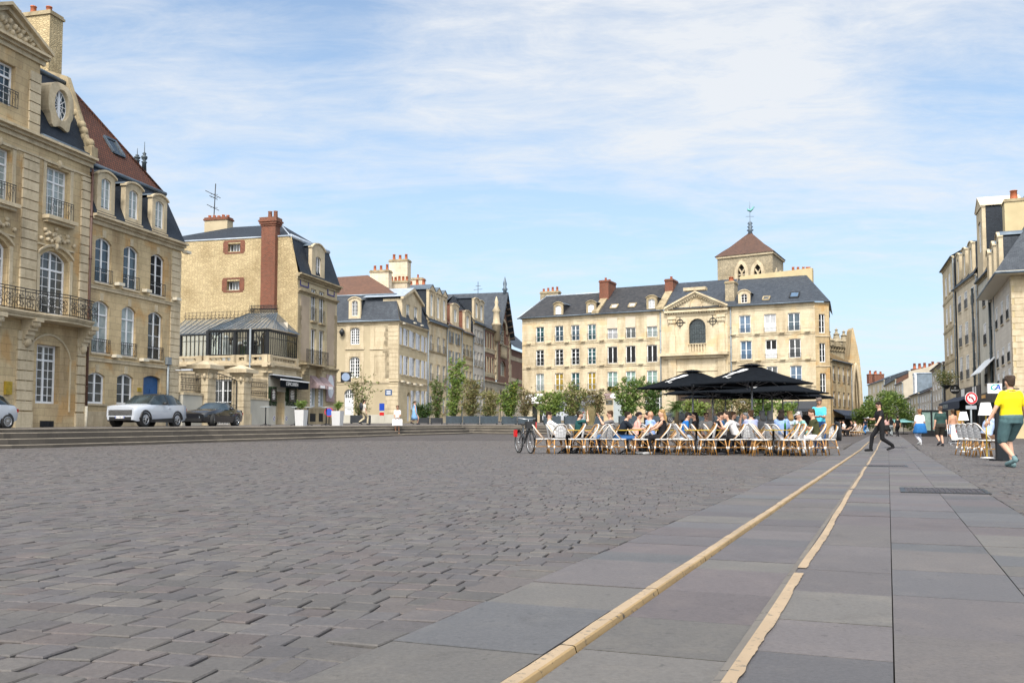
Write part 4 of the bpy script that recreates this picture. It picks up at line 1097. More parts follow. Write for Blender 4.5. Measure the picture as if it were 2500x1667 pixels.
 s.poly(FL.P(u0 + .02, q, .2), FL.P(u1 + .25, q, .2), FL.P(u1 - .1, zt, db), FL.P(u0 + .02, zt, db)); s.poly(FL.P(u1 + .25, q, .2), FL.P(u1 + .25, q, -9), FL.P(u1 - .1, zt, -9), FL.P(u1 - .1, zt, db)); s.build('mansard', 'slate', root)
 # low slated top
 zr = FS.z(620, 552, -3.2); A = [FS.P(0, zt), FS.P(W - tp_, zt), FL.P(u1 - .1, zt, db), FL.P(u1 - .1, zt, -13.5)]
 r0, r1 = FS.P(FS.u(570, 552, -3.2), zr, -3.2), FS.P(FS.u(686, 552, -3.2), zr, -3.2); s = MB()
 A = [p + ZUP * .05 for p in A]
 s.poly(A[0], A[1], r1, r0); s.poly(A[1], A[2], r1); s.poly(A[2], A[3], r0, r1); s.poly(A[3], A[0], r0); s.build('roof', 'slate', root)
 z = MB(); z.tube([A[0], A[1]], .07, 6); z.tube([A[1], A[2]], .16, 6); z.tube([A[1], r1], .05, 6); z.build('roof_flashing', 'zinc_pale', root)
 dx = FL.hit(778, 597, .12); w = (FL.u(794, 640) - FL.u(763, 640))
 dormer(root, FL, dx[0], w, ze + .1, dx[1], .12, -1.5, w * .42, ze + .35, dx[1] - 1.0, .42, 'trim', 'lead', 'slate', 'glass_mid', 2, 2)
 c2 = FS.P(FS.u(534, 550, -4), 0, -4); chimney(root, c2, FS.ud, 2.1, .9, zt, FS.z(534, 533, -4), 'render_beige', 5, 'brick', .25, .14)
 a = MB(); b = FS.P(FS.u(522, 530, -4), 0, -4); zb0, zb1 = FS.z(522, 540, -4), FS.z(522, 449, -4); a.tube([(b.x, b.y, zb0), (b.x + .1, b.y, zb1)], .04, 5)
 for f, l in ((.7, .75), (.35, .6), (.62, .4)):
  zz = lerp(zb0, zb1, f); a.bar((b.x - l, b.y, zz + .5 * l), (b.x + l * .7, b.y, zz - .35 * l), .05); a.bar((b.x - .2, b.y - .3, zz), (b.x + .2, b.y + .3, zz + .1), .03)
 a.build('roof_aerial', 'iron', root)
 return root
flat('awning_taupe', (.30, .22, .22), .85, var=.25, scale=5); flat('violet_tile', (.06, .05, .17), .5, var=.2)
CHH = chimney_house()
def conservatory():
 cy = 66.6; c = V((*LP(cy), 0)); FA = Fac(c - PR * 12, c)
 uC = 12.0; u0s, u1s = FL.u(655, 900), FL.u(724, 900)
 u0s = (c - FL.o).dot(FL.ud)
 root = thing('conservatory_shop', 'low stone shop with an iron and glass conservatory on its flat roof', 'building', base_at(u0s + 1))
 zb = FA.z(640, 889); zg = FA.z(640, 866); zt = FA.z(640, 803); zr = FA.z(575, 766, -3)
 t1, t2 = FA.u(507, 850), FA.u(441, 850) - 2
 D = FA.win(518, 566, 926, 1036)
 g = gz(FL, u0s); mb = MB(); wall(mb, FA, t2, uC, g, zb - .2, [D], .3); so_ = op(FL.u(674, 980), FL.u(693, 980), g, FL.z(684, 940)); wall(mb, FL, u0s, u1s, g, zb - .2, [so_], .5)
 mb.build('wall', 'ashlar_pale', root)
 window(root, FA, D, 4, 4, 'glass_dark', fw=.12, mw=.05)
 m = MB(); FL.box(m, so_['u0'], so_['u1'], so_['z0'], so_['z1'], -.52, -.5); m.build('shop_door', 'render_beige', root)
 t = MB()
 for F, a, b in ((FA, t2, uC + .35), (FL, u0s - .35, u1s)):
  for z0, z1, d in ((-.62, -.5, .06), (-.2, -.08, .14), (-.08, .06, .34), (.06, .14, .2)): F.box(t, a, b, zb + z0, zb + z1, -.3, d)
 zz = g + .9
 while zz < zb - .8: FA.box(t, t1 + 1, uC + .05, zz, zz + .36, -.02, .05) if zz > D['z1'] else FA.box(t, D['u1'] + .2, uC + .05, zz, zz + .36, -.02, .05); zz += .4
 t.build('stone_trim', 'trim', root)
 # plinth of grey render and the two hedge panels
 p = MB(); FL.box(p, u0s - .03, so_['u0'] - .12, g, g + 2.0, -.02, .04); FL.box(p, so_['u1'] + .12, u1s, g, g + 2.0, -.02, .04); FL.box(p, u0s - .03, u1s, zb - 1.9, zb - .65, -.02, .03); p.build('render_panel', 'render_grey', root)
 for i, (a, b, y0, y1) in enumerate(((654, 673, 944, 990), (696, 722, 946, 990))):
  o = FL.win(a, b, y0, y1); m = MB(); FL.box(m, o['u0'], o['u1'], o['z0'], o['z1'], 0, .04)
  for k in range(700):
   p = FL.P(random.uniform(o['u0'], o['u1']), random.uniform(o['z0'], o['z1']), random.uniform(.04, .11)); q = V((random.gauss(0, 1), random.gauss(0, 1), random.gauss(0, 1))).normalized() * .05; r = q.cross(V((random.random(), 1, random.random()))).normalized() * .035
   m.poly(p - q, p + r, p + q, p - r)
  h = m.build('hedge_panel', 'leaf_dark', root); um, w = (o['u0'] + o['u1']) / 2, o['u1'] - o['u0']
  s = MB(); FL.box(s, um - w * .28, um + w * .28, lerp(o['z0'], o['z1'], .22), o['z1'] - .1, .1, .15); s.build('menu_board', 'black_paint', h)
  s = MB()
  for k, ww in enumerate((.10, .16, .13, .17, .15, .12)): zz = lerp(o['z0'], o['z1'], .78 - k * .085); FL.box(s, um - w * ww, um + w * ww, zz, zz + .055, .152, .156)
  s.build('menu_lettering', 'white_plain', h)
 # shop awning with its name on the valance
 a, b, zt_ = FL.u(657, 920), FL.u(727, 935), FL.z(690, 921) ; aw = MB(); dd = .9
 aw.hexa([FL.P(a, zt_ - .28, dd), FL.P(b, zt_ - .28, dd), FL.P(b, zt_ - .02, .05), FL.P(a, zt_ - .02, .05), FL.P(a, zt_ - .2, dd), FL.P(b, zt_ - .2, dd), FL.P(b, zt_ + .06, .05), FL.P(a, zt_ + .06, .05)]); FL.box(aw, a, b, zt_ - .8, zt_ - .28, dd - .02, dd)
 aw.poly(FL.P(b, zt_ - .8, dd), FL.P(b, zt_ - .8, .0), FL.P(b, zt_ - .05, .05), FL.P(b, zt_ - .28, dd))
 w = aw.build('shop_awning', 'black_fabric', root); q = MB(); FL.box(q, a - .02, b + .02, zt_ - .31, zt_ - .22, dd, dd + .05); FL.box(q, a - .02, b + .02, zt_ + .04, zt_ + .12, 0, .35); q.build('awning_rail', 'white_plain', w)
 tx = text_mb("L'EPICURIEN", .36, plane_m(FL.P(lerp(a, b, .40), zt_ - .54, dd + .006), FL.ud, ZUP), .004, sx=.95); tx.build('awning_lettering', 'white_plain', w)
 # stone balustrade
 bs = MB(); seg = []
 def balus(F, a, b, n):
  F.box(bs, a, b, zb + .14, zb + .3, -.12, .12); F.box(bs, a, b, zg - .16, zg, -.15, .15)
  for i in range(n):
   p = F.P(lerp(a, b, (i + .5) / n), 0, 0); H = zg - zb - .46; q = zb + .3
   bs.lathe([(.09, q), (.07, q + H * .08), (.05, q + H * .15), (.11, q + H * .38), (.09, q + H * .5), (.045, q + H * .75), (.075, q + H * .88), (.09, q + H)], 8, p)
  for e in (a, b): F.box(bs, e - .22, e + .22, zb + .14, zg + .02, -.17, .17)
 bow = [FA.u(507, 850), FA.u(573, 850), FA.u(606, 850)]
 balus(FA, bow[0], bow[1], 5); balus(FA, bow[1] + .2, bow[2], 3); balus(FA, bow[2] + .2, uC - .2, 3); balus(FL, u0s + .2, u1s - .2, 10); balus(FA, t2, bow[0] - .6, 4)
 bs.build('balustrade', 'trim', root)
 # iron and glass room
 fr = MB(); gl = MB()
 def glazed(F, a, b, n, posts):
  F.box(fr, a, b, zt - .18, zt, -.10, .06); F.box(fr, a, b, zg, zg + .08, -.1, .04); F.box(fr, a, b, zt - .62, zt - .58, -.05, .02)
  for i in range(n + 1): u = lerp(a, b, i / n); F.box(fr, u - .022, u + .022, zg + .08, zt - .18, -.05, .01)
  for u in posts: F.box(fr, u - .11, u + .11, zg, zt, -.15, .07)
  gl.poly(F.P(a, zg, -.06), F.P(b, zg, -.06), F.P(b, zt, -.06), F.P(a, zt, -.06))
 glazed(FA, bow[0], uC - .1, 22, [bow[0], FA.u(573, 850), FA.u(606, 850), FA.u(613, 850), uC - .1]); glazed(FL, u0s + .1, u1s, 14, [])
 FB = Fac(FA.P(t2, 0, -1.6), FA.P(bow[0], 0, -1.6)); glazed(FB, 0, bow[0] - t2, 12, [.9, bow[0] - t2])
 for e in (bow[0] + .5, uC - .7):
  for sg in (1, -1): fr.tube([FA.P(e + sg * .5 * (1 - math.cos(q)), zt - .2 - 1.0 * (1 - math.sin(q)), 0) for q in [k * .26 for k in range(7)]], .03, 4)
 fr.build('iron_frame', 'iron', root); gl.build('conservatory_glass', 'clear_glass', root)
 k = MB(); k.box(0, 0, 0, 0, 0, 0); k = MB()      # furniture that shows through the glass
 for i in range(16):
  u = lerp(bow[0] + .4, uC - .5, random.random()); d = random.uniform(-2.2, -.6); h = random.uniform(.5, 1.3); s = random.uniform(.15, .4); k.cm = random.randrange(3)
  FA.box(k, u - s, u + s, zg - .5, zg + h, d - .2, d + .2); k.ball(FA.P(u, zg + h + .2, d), .18)
 k.build('indoor_furniture', ['white_paint', 'wood_dark', 'leaf_dark'], root)
 bkw = MB(); bkw.poly(FA.P(t2, zb, -2.9), FA.P(uC, zb, -2.9), FA.P(uC, zt + .8, -2.9), FA.P(t2, zt + .8, -2.9)); bkw.build('back_wall', 'render_pale', root)
 fl = MB(); fl.poly(FA.P(t2, zb + .02, 0), FA.P(uC, zb + .02, 0), FA.P(uC, zb + .02, -4.6), FA.P(t2, zb + .02, -4.6)); fl.build('floor', 'render_beige', root)
 # standing seam roof, hipped to a short ridge
 e0, e1 = bow[0] - .35, uC + .3; rA, rB = lerp(e0, e1, .36), lerp(e0, e1, .78); r = MB(); dpt = -3.0
 corner = [FA.P(e0, zt, -1.5), FA.P(e0 + .5, zt, .3), FA.P(e1 - .35, zt, .3), FA.P(e1, zt, -.1), FL.P(u1s, zt, .25)]
 top = [FA.P(rA, zr, dpt), FA.P(rB, zr - .05, dpt)]
 r.poly(corner[0], corner[1], top[0]); r.poly(corner[1], corner[2], top[1], top[0]); r.poly(corner[2], corner[3], top[1]); r.poly(corner[3], corner[4], FL.P(u1s, zr, -3.0), top[1]); r.poly(FA.P(t2, zt - .1, -1.4), FA.P(e0 + .6, zt - .1, -1.4), FA.P(rA + .2, zr - .3, dpt - .6), FA.P(t2, zr - .3, dpt - .6))
 rf = r.build('roof', 'roof_glass', root)
 s = MB()
 for i in range(13): q = i / 12; s.bar(corner[1].lerp(corner[2], q) + ZUP * .02, top[0].lerp(top[1], q) + ZUP * .02, .045)
 for i in range(8): q = i / 7; s.bar(corner[0].lerp(corner[1], q) + ZUP * .02, top[0] + ZUP * .02, .045)
 for i in range(12): q = i / 11; s.bar(corner[3].lerp(corner[4], q) + ZUP * .02, top[1].lerp(FL.P(u1s, zr, -3.0), q) + ZUP * .02, .045); s.bar(FA.P(lerp(t2, e0 + .6, q), zt - .08, -1.4), FA.P(lerp(t2, rA + .2, q), zr - .28, dpt - .6), .045)
 s.build('roof_seam', 'lead', rf)
 cr = MB()
 for (p, q) in ((top[0], top[1]), (top[1], FL.P(u1s - 1.5, zr, -3.0)), (FA.P(t2, zr - .3, dpt - .6), FA.P(rA, zr - .3, dpt - .6))):
  cr.bar(p + ZUP * .08, q + ZUP * .08, .05); cr.bar(p + ZUP * .55, q + ZUP * .55, .02); n = 18
  for i in range(n + 1):
   b = p.lerp(q, i / n); cr.bar(b, b + ZUP * .62, .022); cr.tube([b + V((.09 * math.cos(a), 0, .25 + .12 * math.sin(a))) for a in (0, 1, 2, 3, 4, 5)], .014, 4)
 cr.build('roof_cresting', 'iron', rf)
 pp = MB(); pp.tube([FA.P(FA.u(615, 900), g, .3), FA.P(FA.u(615, 900), zt, .3)], .07, 8); pp.build('drainpipe', 'pipe_grey', root)
 # small round parking marks painted low on the wall
 for px, py in ((668, 1021), (698, 1021)):
  u, z = FL.hit(px, py); m = MB(); n = 16
  m.poly(*[FL.P(u + .17 * math.cos(2 * math.pi * k / n), z + .2 * math.sin(2 * math.pi * k / n), .045) for k in range(n)]); w = m.build('parking_mark', 'white_plain', root)
  m = MB(); m.poly(*[FL.P(u + .14 * math.cos(2 * math.pi * k / n), z + .17 * math.sin(2 * math.pi * k / n), .05) for k in range(n)]); m.build('mark_disc', 'violet_tile', w)
  m = MB(); m.bar(FL.P(u - .08, z + .11, .056), FL.P(u + .08, z - .11, .056), .05, .012, FL.n); m.build('mark_stripe', 'white_plain', w)
flat('leaf_dark', (.022, .05, .018), .6, var=.35, scale=12)
m_, nt_, bs_ = new_mat('clear_glass'); bs_.inputs['Base Color'].default_value = (.8, .85, .84, 1); bs_.inputs['Roughness'].default_value = .03; bs_.inputs['Metallic'].default_value = 1
x_ = nd(nt_, 'ShaderNodeMixShader'); x_.inputs[0].default_value = .14; tr_ = nd(nt_, 'ShaderNodeBsdfTransparent'); tr_.inputs[0].default_value = (.86, .92, .90, 1); nt_.links.new(tr_.outputs[0], x_.inputs[1]); nt_.links.new(bs_.outputs[0], x_.inputs[2]); nt_.links.new(x_.outputs[0], nt_.nodes['Material Output'].inputs['Surface'])
m_ = MATS['zinc'].copy(); MATS['roof_glass'] = m_; nt_ = m_.node_tree; x_ = nd(nt_, 'ShaderNodeMixShader'); x_.inputs[0].default_value = .5; tr_ = nd(nt_, 'ShaderNodeBsdfTransparent'); nt_.links.new(tr_.outputs[0], x_.inputs[1]); nt_.links.new(nt_.nodes['Principled BSDF'].outputs[0], x_.inputs[2]); nt_.links.new(x_.outputs[0], nt_.nodes['Material Output'].inputs['Surface'])
conservatory()
def gate_pier(px, label, yt):
 u = FL.u(px, 1000); b = FL.P(u, 0, 0); g = T(b.x, b.y); zt = FL.z(px, yt)
 root = thing('gate_pier', label, 'gate pier', (b.x, b.y, g), 0, 'stone gate piers')
 F = FL; w = .52; s = MB(); F.box(s, u - w, u + w, g - .3, g + .75, -w, w); z = g + .75
 while z < zt - 1.5: F.box(s, u - w + .06, u + w - .06, z, z + .40, -w + .06, w - .06); F.box(s, u - w + .1, u + w - .1, z + .40, z + .44, -w + .1, w - .1); z += .44
 F.box(s, u - w + .06, u + w - .06, z, zt - .72, -w + .06, w - .06); s.build('shaft', 'trim', root)
 c = MB()
 for k in (-1, 1): c.ball(F.P(u - w + .02, zt - 1.0, k * .25), .12, .2, .2, 8, 5); c.ball(F.P(u + k * .25, zt - 1.0, w - .04), .2, .12, .2, 8, 5)
 F.box(c, u - w - .04, u + w + .04, zt - .72, zt - .55, -w - .04, w + .04); F.box(c, u - w - .3, u + w + .3, zt - .55, zt - .30, -w - .3, w + .3)
 a = [F.P(u - w - .2, zt - .30, w + .2), F.P(u + w + .2, zt - .30, w + .2), F.P(u + w + .2, zt - .30, -w - .2), F.P(u - w - .2, zt - .30, -w - .2)]; b2 = [F.P(u - .1, zt, .1), F.P(u + .1, zt, .1), F.P(u + .1, zt, -.1), F.P(u - .1, zt, -.1)]
 c.hexa(a + b2); c.build('cap', 'trim', root)
 return u
UP1 = gate_pier(500, 'left stone gate pier, behind the roof of the black car', 880)
UP2 = gate_pier(588, 'right stone gate pier, beside the tail of the black car', 891)
def fence(ua, ub, label, ytop):
 F = FL; g = gz(F, ua); root = thing('iron_fence', label, 'fence', base_at((ua + ub) / 2), 0, 'spiked iron fences on low walls')
 zw = F.z(460 if ub < UP2 else 625, 964 if ub < UP2 else 976); m = MB(); F.box(m, ua, ub, g, zw, -.2, .16); m.build('low_wall', 'render_grey', root)
 m = MB(); F.box(m, ua - .02, ub + .02, zw + .002, zw + .14, -.26, .22); m.build('coping', 'trim', root)
 zt = F.z(460 if ub < UP2 else 625, ytop); r = MB(); n = int((ub - ua) / .15)
 for z in (zw + .3, zw + .62, zt - .5, zt - .22): F.box(r, ua, ub, z - .02, z + .02, -.02, .03)
 for i in range(n + 1):
  u = lerp(ua + .05, ub - .05, i / n); r.tube([F.P(u, zw + .14, 0), F.P(u, zt, 0), F.P(u, zt + .12, 0)], [.016, .016, .003], 5); r.tube([F.P(u, zt - .02, 0), F.P(u, zt + .06, 0)], [.03, .005], 5)
  if i % 2: r.tube([F.P(u + .07 * math.cos(a), zt - .36 + .1 * math.sin(a), .01) for a in (0, 1.2, 2.4, 3.6, 4.8, 6.1)], .011, 4); r.tube([F.P(u + .07 * math.cos(a), zw + .46 + .1 * math.sin(a), .01) for a in (0, 1.2, 2.4, 3.6, 4.8, 6.1)], .011, 4)
 r.build('railing', 'iron', root)
 return zw
ua_ = FL.u(441, 950)
fence(ua_, UP1 - .55, 'iron fence on a low wall between the tiled house and the left gate pier', 914)
fence(UP2 + .55, FL.u(652, 950), 'iron fence on a low wall between the right gate pier and the shop front', 926)
def gate():
 root = thing('iron_gate', 'open wrought iron gate leaf with curled top hinged on the right gate pier', 'gate', base_at(UP2 - .6))
 g = T(*LP(62.5)); a = FL.P(UP2 - .6, 0, 0); ztop = FL.z(575, 925)
 d = (-PR * .85 - FL.ud * .52).normalized(); r = MB(); L = 1.9
 for i in range(13):
  s = L * i / 12; p = a + d * s; z1 = ztop - g - .1 + .55 * math.sin(math.pi * .5 * s / L)
  r.bar((p.x, p.y, g + .05), (p.x, p.y, g + z1), .06 if i in (0, 12) else .025)
 for z in (.1, 1.0, 1.3): p = a + d * L; r.bar((a.x, a.y, g + z), (p.x, p.y, g + z), .045)
 r.tube([V((a.x, a.y, ztop - .1)) + d * (L * k / 8) + ZUP * (.55 * math.sin(math.pi * .5 * k / 8)) for k in range(9)], .03, 5)
 p = a + d * L; r.tube([V((p.x, p.y, ztop + .3)) + d * (.3 * (1 - q * .12) * math.cos(q)) + ZUP * (.3 * (1 - q * .12) * math.sin(q)) for q in [k * .7 for k in range(9)]], .025, 5)
 r.build('gate_leaf', 'iron', root)
gate()
# ------------------------------------------------------------------ the row of houses beyond, on the left
def simple_windows(root, F, O, cols, rows, panes, guards=None, frame='white_paint', sh=None, trim=None, **k):
 for i, o in enumerate(O):
  w = window(root, F, o, cols, rows, panes[i % len(panes)], frame, **k)
  if trim: m = MB(); sill(m, F, o); m.build('window_sill', trim, w)
  if guards: guard(root, F, o['u0'] - .03, o['u1'] + .03, o['z0'] + .05, o['z0'] + guards, .04, .14)
  if sh: shutters(root, F, o, sh)
def corner_house():
 y = 92.0; c = V((*LP(y), 0)); F = Fac(c - PR * 13, c); u1 = FL.u(1043, 900); uc = (c - FL.o).dot(FL.ud)
 root = thing('corner_house', 'beige corner house with blue-grey mansard, brown tiled roof and many white shutters', 'building', base_at(uc + 2))
 ze = F.z(900, 786); g = gz(FL, uc)
 A = [F.win(855, 878, 800, 841, arch=.18), F.win(853, 878, 871, 922, arch=.25)]; D = F.win(840, 863, 950, 1019, arch=.9); Bl = [F.win(915, 938, 797, 841, arch=.25), F.win(914, 940, 868, 922, arch=.25)]
 cx = [(979, 984), (990, 998), (1006, 1014), (1021, 1028), (1034, 1038)]; S = []
 for r, (y0, y1, k) in enumerate(((800, 842, .42), (868, 914, .25), (953, 1000, .03))):
  for i, (a, b) in enumerate(cx):
   if r == 2 and i < 2: continue
   S.append(FL.win(a, b, y0 + k * (a - 979), y1 + k * (a - 979) * .8))
 SD = FL.win(994, 1001, 957, 1028, arch=.5)
 mb = MB(); wall(mb, F, 0, 13, g, ze, A + [D], .22); mb.build('front_wall', 'render_beige', root)
 mb = MB(); wall(mb, FL, uc, u1, g, ze, S + [SD], .22); mb.build('side_wall', 'ashlar_buff', root)
 simple_windows(root, F, A, 4, 6, ['glass_dark'], fw=.1, mw=.045); window(root, F, dict(D, z0=D['z1'] - .95), 4, 2, 'glass_dark', fw=.08, mw=.04)
 m = MB(); F.box(m, D['u0'], D['u1'], D['z0'], D['z1'] - .95, -.22, -.15); d = m.build('door', 'white_paint', root)
 m = MB(); um = (D['u0'] + D['u1']) / 2; F.box(m, um - .22, um + .22, D['z0'] + .78, D['z0'] + .84, -.15, -.13); m.ball(F.P(um, D['z0'] + 1.6, -.15), .07); F.box(m, D['u0'] + .05, D['u1'] - .05, D['z0'] + .98, D['z0'] + 1.02, -.15, -.135); m.build('letter_slot', 'iron', d)
 simple_windows(root, FL, S, 2, 3, ['glass_dark', 'glass_mid'], None, sh='shutter', trim='trim'); m = MB(); FL.box(m, SD['u0'], SD['u1'], SD['z0'], SD['z1'] - .4, -.2, -.15); m.build('side_door', 'shutter', root)
 t = MB(); band(t, F, 0, 13.1, ze, [(-.3, -.1, .08), (-.1, .04, .25)]); band(t, FL, uc - .1, u1, ze, CORN_S); zs = F.z(900, 930)
 for FF, a, b in ((F, 0, 13.05), (FL, uc - .05, u1)): band(t, FF, a, b, zs, [(-.06, .1, .10), (-.3, -.22, .05)])
 quoins(t, F, 13 - 1.6, 13.05, zs + .2, ze - .4, .42, .03, .04, .25); quoins(t, F, 13 - 1.3, 13.05, g + .8, zs - .4, .42, .03, .04, .2); quoins(t, FL, uc - .04, uc + .5, g + .8, ze - .3, .42, .03, .04, -.0); quoins(t, FL, u1 - .6, u1, g + .8, ze - .3, .42, .03, .04, .15)
 for o in A + Bl:
  w = .45
  for a, b, z0, z1 in ((o['u0'] - w, o['u0'], o['z0'] - .35, o['z1'] + w), (o['u1'], o['u1'] + w, o['z0'] - .35, o['z1'] + w), (o['u0'], o['u1'], o['z1'] + .01, o['z1'] + w)): F.box(t, a, b, z0, z1, -.02, .04)
  F.box(t, o['u0'] - w - .05, o['u1'] + w + .05, o['z0'] - .5, o['z0'] - .2, -.02, .09)
 for o in Bl: F.box(t, o['u0'] + .02, o['u1'] - .02, o['z0'] - .2, o['z1'], -.02, .012)
 t.build('stone_trim', 'trim', root); m = MB(); F.box(m, 0, 13.02, g, F.z(930, 1012), -.02, .05); m.build('plinth', 'render_grey', root)
 m = MB(); F.box(m, 11.2 - 9, 13.03, F.z(930, 1012), zs - .32, -.02, .012); x = D; m = MB()
 db = -1.3; zb = F.z(900, 720, db); s = MB(); q = ze + .05
 s.poly(F.P(0, q, .25), F.P(13.2, q, .25), F.P(13 + db + .5, zb, db), F.P(0, zb, db)); s.poly(FL.P(uc - .2, q, .25), FL.P(u1, q, .25), FL.P(u1, zb, -.85), F.P(13 + db + .5, zb, db)); s.build('mansard', 'slate_blue', root)
 p1 = F.P(13 + db + .5, zb, db); z1 = F.z(895, 672, -6); pr = F.P(F.u(898, 672, -6), z1, -6); pl = F.P(0, F.z(830, 678, -6), -6); s = MB()
 s.poly(F.P(0, zb, db), p1, pr, pl); s.poly(p1, FL.P(u1, zb, -.85), FL.P(u1, z1, -6), pr); s.build('roof', 'tile_brown', root)
 m = MB(); m.tube([F.P(0, zb, db), p1], .09, 6); m.tube([p1, FL.P(u1, zb, -.85)], .09, 6); m.tube([F.P(0, q, .3), F.P(13.25, q, .3)], .08, 6); m.build('roof_flashing', 'zinc', root)
 u, z = F.hit(866, 726, .1); w = F.u(880, 760) - F.u(851, 760); dormer(root, F, u, w, ze + .15, z, .08, -2, w * .5, F.z(866, 771, .1), F.z(866, 734, .1), .3, 'trim', 'zinc', 'slate_blue', 'glass_dark', 4, 4)
 # stone gable dormer over the side
 a, b = FL.u(982, 760, .05), FL.u(1029, 780, .05); um = (a + b) / 2; z0, z1 = ze + .05, FL.z(1000, 735, .05); ap = FL.z(1012, 713, .05); ww = (b - a) * .2
 Wd = [op(a + (b - a) * k - ww * .5, a + (b - a) * k + ww * .5, z0 + .5, z1 - .4) for k in (.3, .7)]; m = MB(); wall(m, FL, a, b, z0, z1, Wd, .2, .05); m.poly(FL.P(a, z1, .05), FL.P(b, z1, .05), FL.P(um, ap, .05)); m.poly(FL.P(a, z0, .05), FL.P(a, z1, .05), FL.P(a, z1, -2), FL.P(a, z0, -2))
 for sg, e in ((-1, a - .3), (1, b + .3)): m.hexa([FL.P(e, z1 - .1, .3), FL.P(um, ap, .3), FL.P(um, ap, 0), FL.P(e, z1 - .1, 0), FL.P(e, z1 + .15, .3), FL.P(um, ap + .3, .3), FL.P(um, ap + .3, 0), FL.P(e, z1 + .15, 0)])
 dm = m.build('gable_dormer', 'trim', root)
 for o in Wd: window(dm, FL, o, 2, 2, 'glass_net', d=.05, single=True)
 m = MB()
 for e in (a - .3, b + .3): m.poly(FL.P(e, z1 + .17, .3), FL.P(um, ap + .32, .3), FL.P(um, ap + .32, -4), FL.P(e, z1 + .17, -4))
 m.build('dormer_roof', 'zinc_pale', dm)
 for px, w, y0, y1, d, n in ((930, 2.6, 661, 705, -6, 3), (975, 2.7, 687, 715, -8, 5)): p = F.P(F.u(px, 690, d), 0, d); chimney(root, p, F.ud, w * .8, 1.0, F.z(px, y1, d) - 2, F.z(px, y0, d), 'ashlar_grey', n, ph=.55, pr=.15)
 pipe(root, FL, u1 - .05, g, ze, .12, .09)
 m = MB(); u, z = F.hit(949, 958); F.box(m, u - .35, u + .35, z - .28, z + .28, 0, .04); s = m.build('street_name_plate', 'blue_door', root); m = MB()
 for k in (-1, 1): F.box(m, u - .22, u + .22, z + k * .1 - .05, z + k * .1 + .05, .041, .045)
 m.build('plate_lettering', 'white_plain', s)
 ledge_lamps(root, FL, [(981, 790), (1008, 789), (1025, 795), (979, 931), (993, 935), (1009, 938), (1024, 940)])
 m = MB(); u, z = F.hit(838, 806); m.bar(F.P(u - 3, z + .15, .3), F.P(u, z + .15, .3), .04); m.lathe([(.05, z + .15), (.12, z + .05), (.26, z - .1), (.28, z - .3), (.12, z - .55), (.05, z - .65)], 8, F.P(u, 0, .3)); m.build('hanging_lantern', 'iron', root)
corner_house()
def row_house(name, label, F, pa, pb, ye, rows, cols, mat, roof='slate', setb=4.0, rise=3.0, ysl=None, panes=GL, sh=None, guards=.8, dorm=(), strings=(), trim='trim_dirty', ww=.95, base=None, arch=0.0, dk={}, rv=.22):
 """terraced house on facade F: columns pa..pb of the picture at eaves row ye; window rows are (top, bottom) picture rows at its middle"""
 pm = (pa + pb) / 2; u0, u1 = F.u(pa, ye), F.u(pb, ye); ze = F.z(pm, ye); um = (u0 + u1) / 2
 p = F.P(um, 0, 0); root = thing(name, label, 'building', (p.x, p.y, (base or T)(p.x, p.y))); g = (base or T)(p.x, p.y) - .6
 O = []
 for (y0, y1) in rows:
  z1, z0 = F.z(pm, y0), F.z(pm, y1)
  for c in cols: x = lerp(u0, u1, c); O.append(op(x - ww / 2, x + ww / 2, z0, z1, arch, rev=rv))
 m = MB(); wall(m, F, u0, u1, g, ze, O, .22); m.build('wall', mat, root)
 simple_windows(root, F, O, 2, 3, panes, guards, sh=sh, trim=trim)
 t = MB(); band(t, F, u0, u1, ze, CORN_S)
 for y in strings: band(t, F, u0, u1, F.z(pm, y), STRING)
 t.build('stone_trim', trim, root)
 r = MB(); q = ze + .06
 r.poly(F.P(u0, q, .3), F.P(u1, q, .3), F.P(u1, q + rise, -setb), F.P(u0, q + rise, -setb)); r.poly(F.P(u0, q + rise, -setb), F.P(u1, q + rise, -setb), F.P(u1, q + rise * .4, -setb * 2.2), F.P(u0, q + rise * .4, -setb * 2.2))
 for u in (u0, u1): r.poly(F.P(u, g, 0), F.P(u, q, 0), F.P(u, q + rise, -setb), F.P(u, q, -setb * 2), F.P(u, g, -setb * 2))
 r.build('roof', roof, root); gutter(root, F, u0, u1, ze + .02, .3); pipe(root, F, u1 - .1, g, ze, .1, .07)
 for c, w, h in dorm:
  x = lerp(u0, u1, c); dormer(root, F, x, w, ze + .25, ze + .25 + h, .05, -h * setb / rise - .4, w * .45, ze + .7, ze + h - .35, .25, **dk)
 return root, u0, u1, ze
dk1 = dict(mat='trim', roof='lead', pediment=True)
r_, a_, b_, z_ = row_house('yellow_house', 'pale yellow stone house with three gabled dormers right of the corner house', FL, 1044, 1091, 792, [(822, 860), (890, 932), (968, 1008)], [.2, .56, .86], 'ashlar_pale', dorm=[(.18, 1.9, 3.4), (.52, 1.9, 3.4), (.84, 1.9, 3.4)], rise=3.4, setb=2.2, strings=(862, 942), panes=['glass_dark', 'glass_mid'], dk=dk1, ww=1.0)
chimney(r_, FL.P(b_ - 2, 0, -5), PR, 2.2, 1.2, z_ + 1, FL.z(1090, 692, -5), 'ashlar_grey', 3, ph=.6, pr=.17); chimney(r_, FL.P(a_ + 4, 0, -3), PR, 3, 1.0, z_ + 1, FL.z(1066, 722, -3), 'brick_pale', 4, ph=.6, pr=.17)
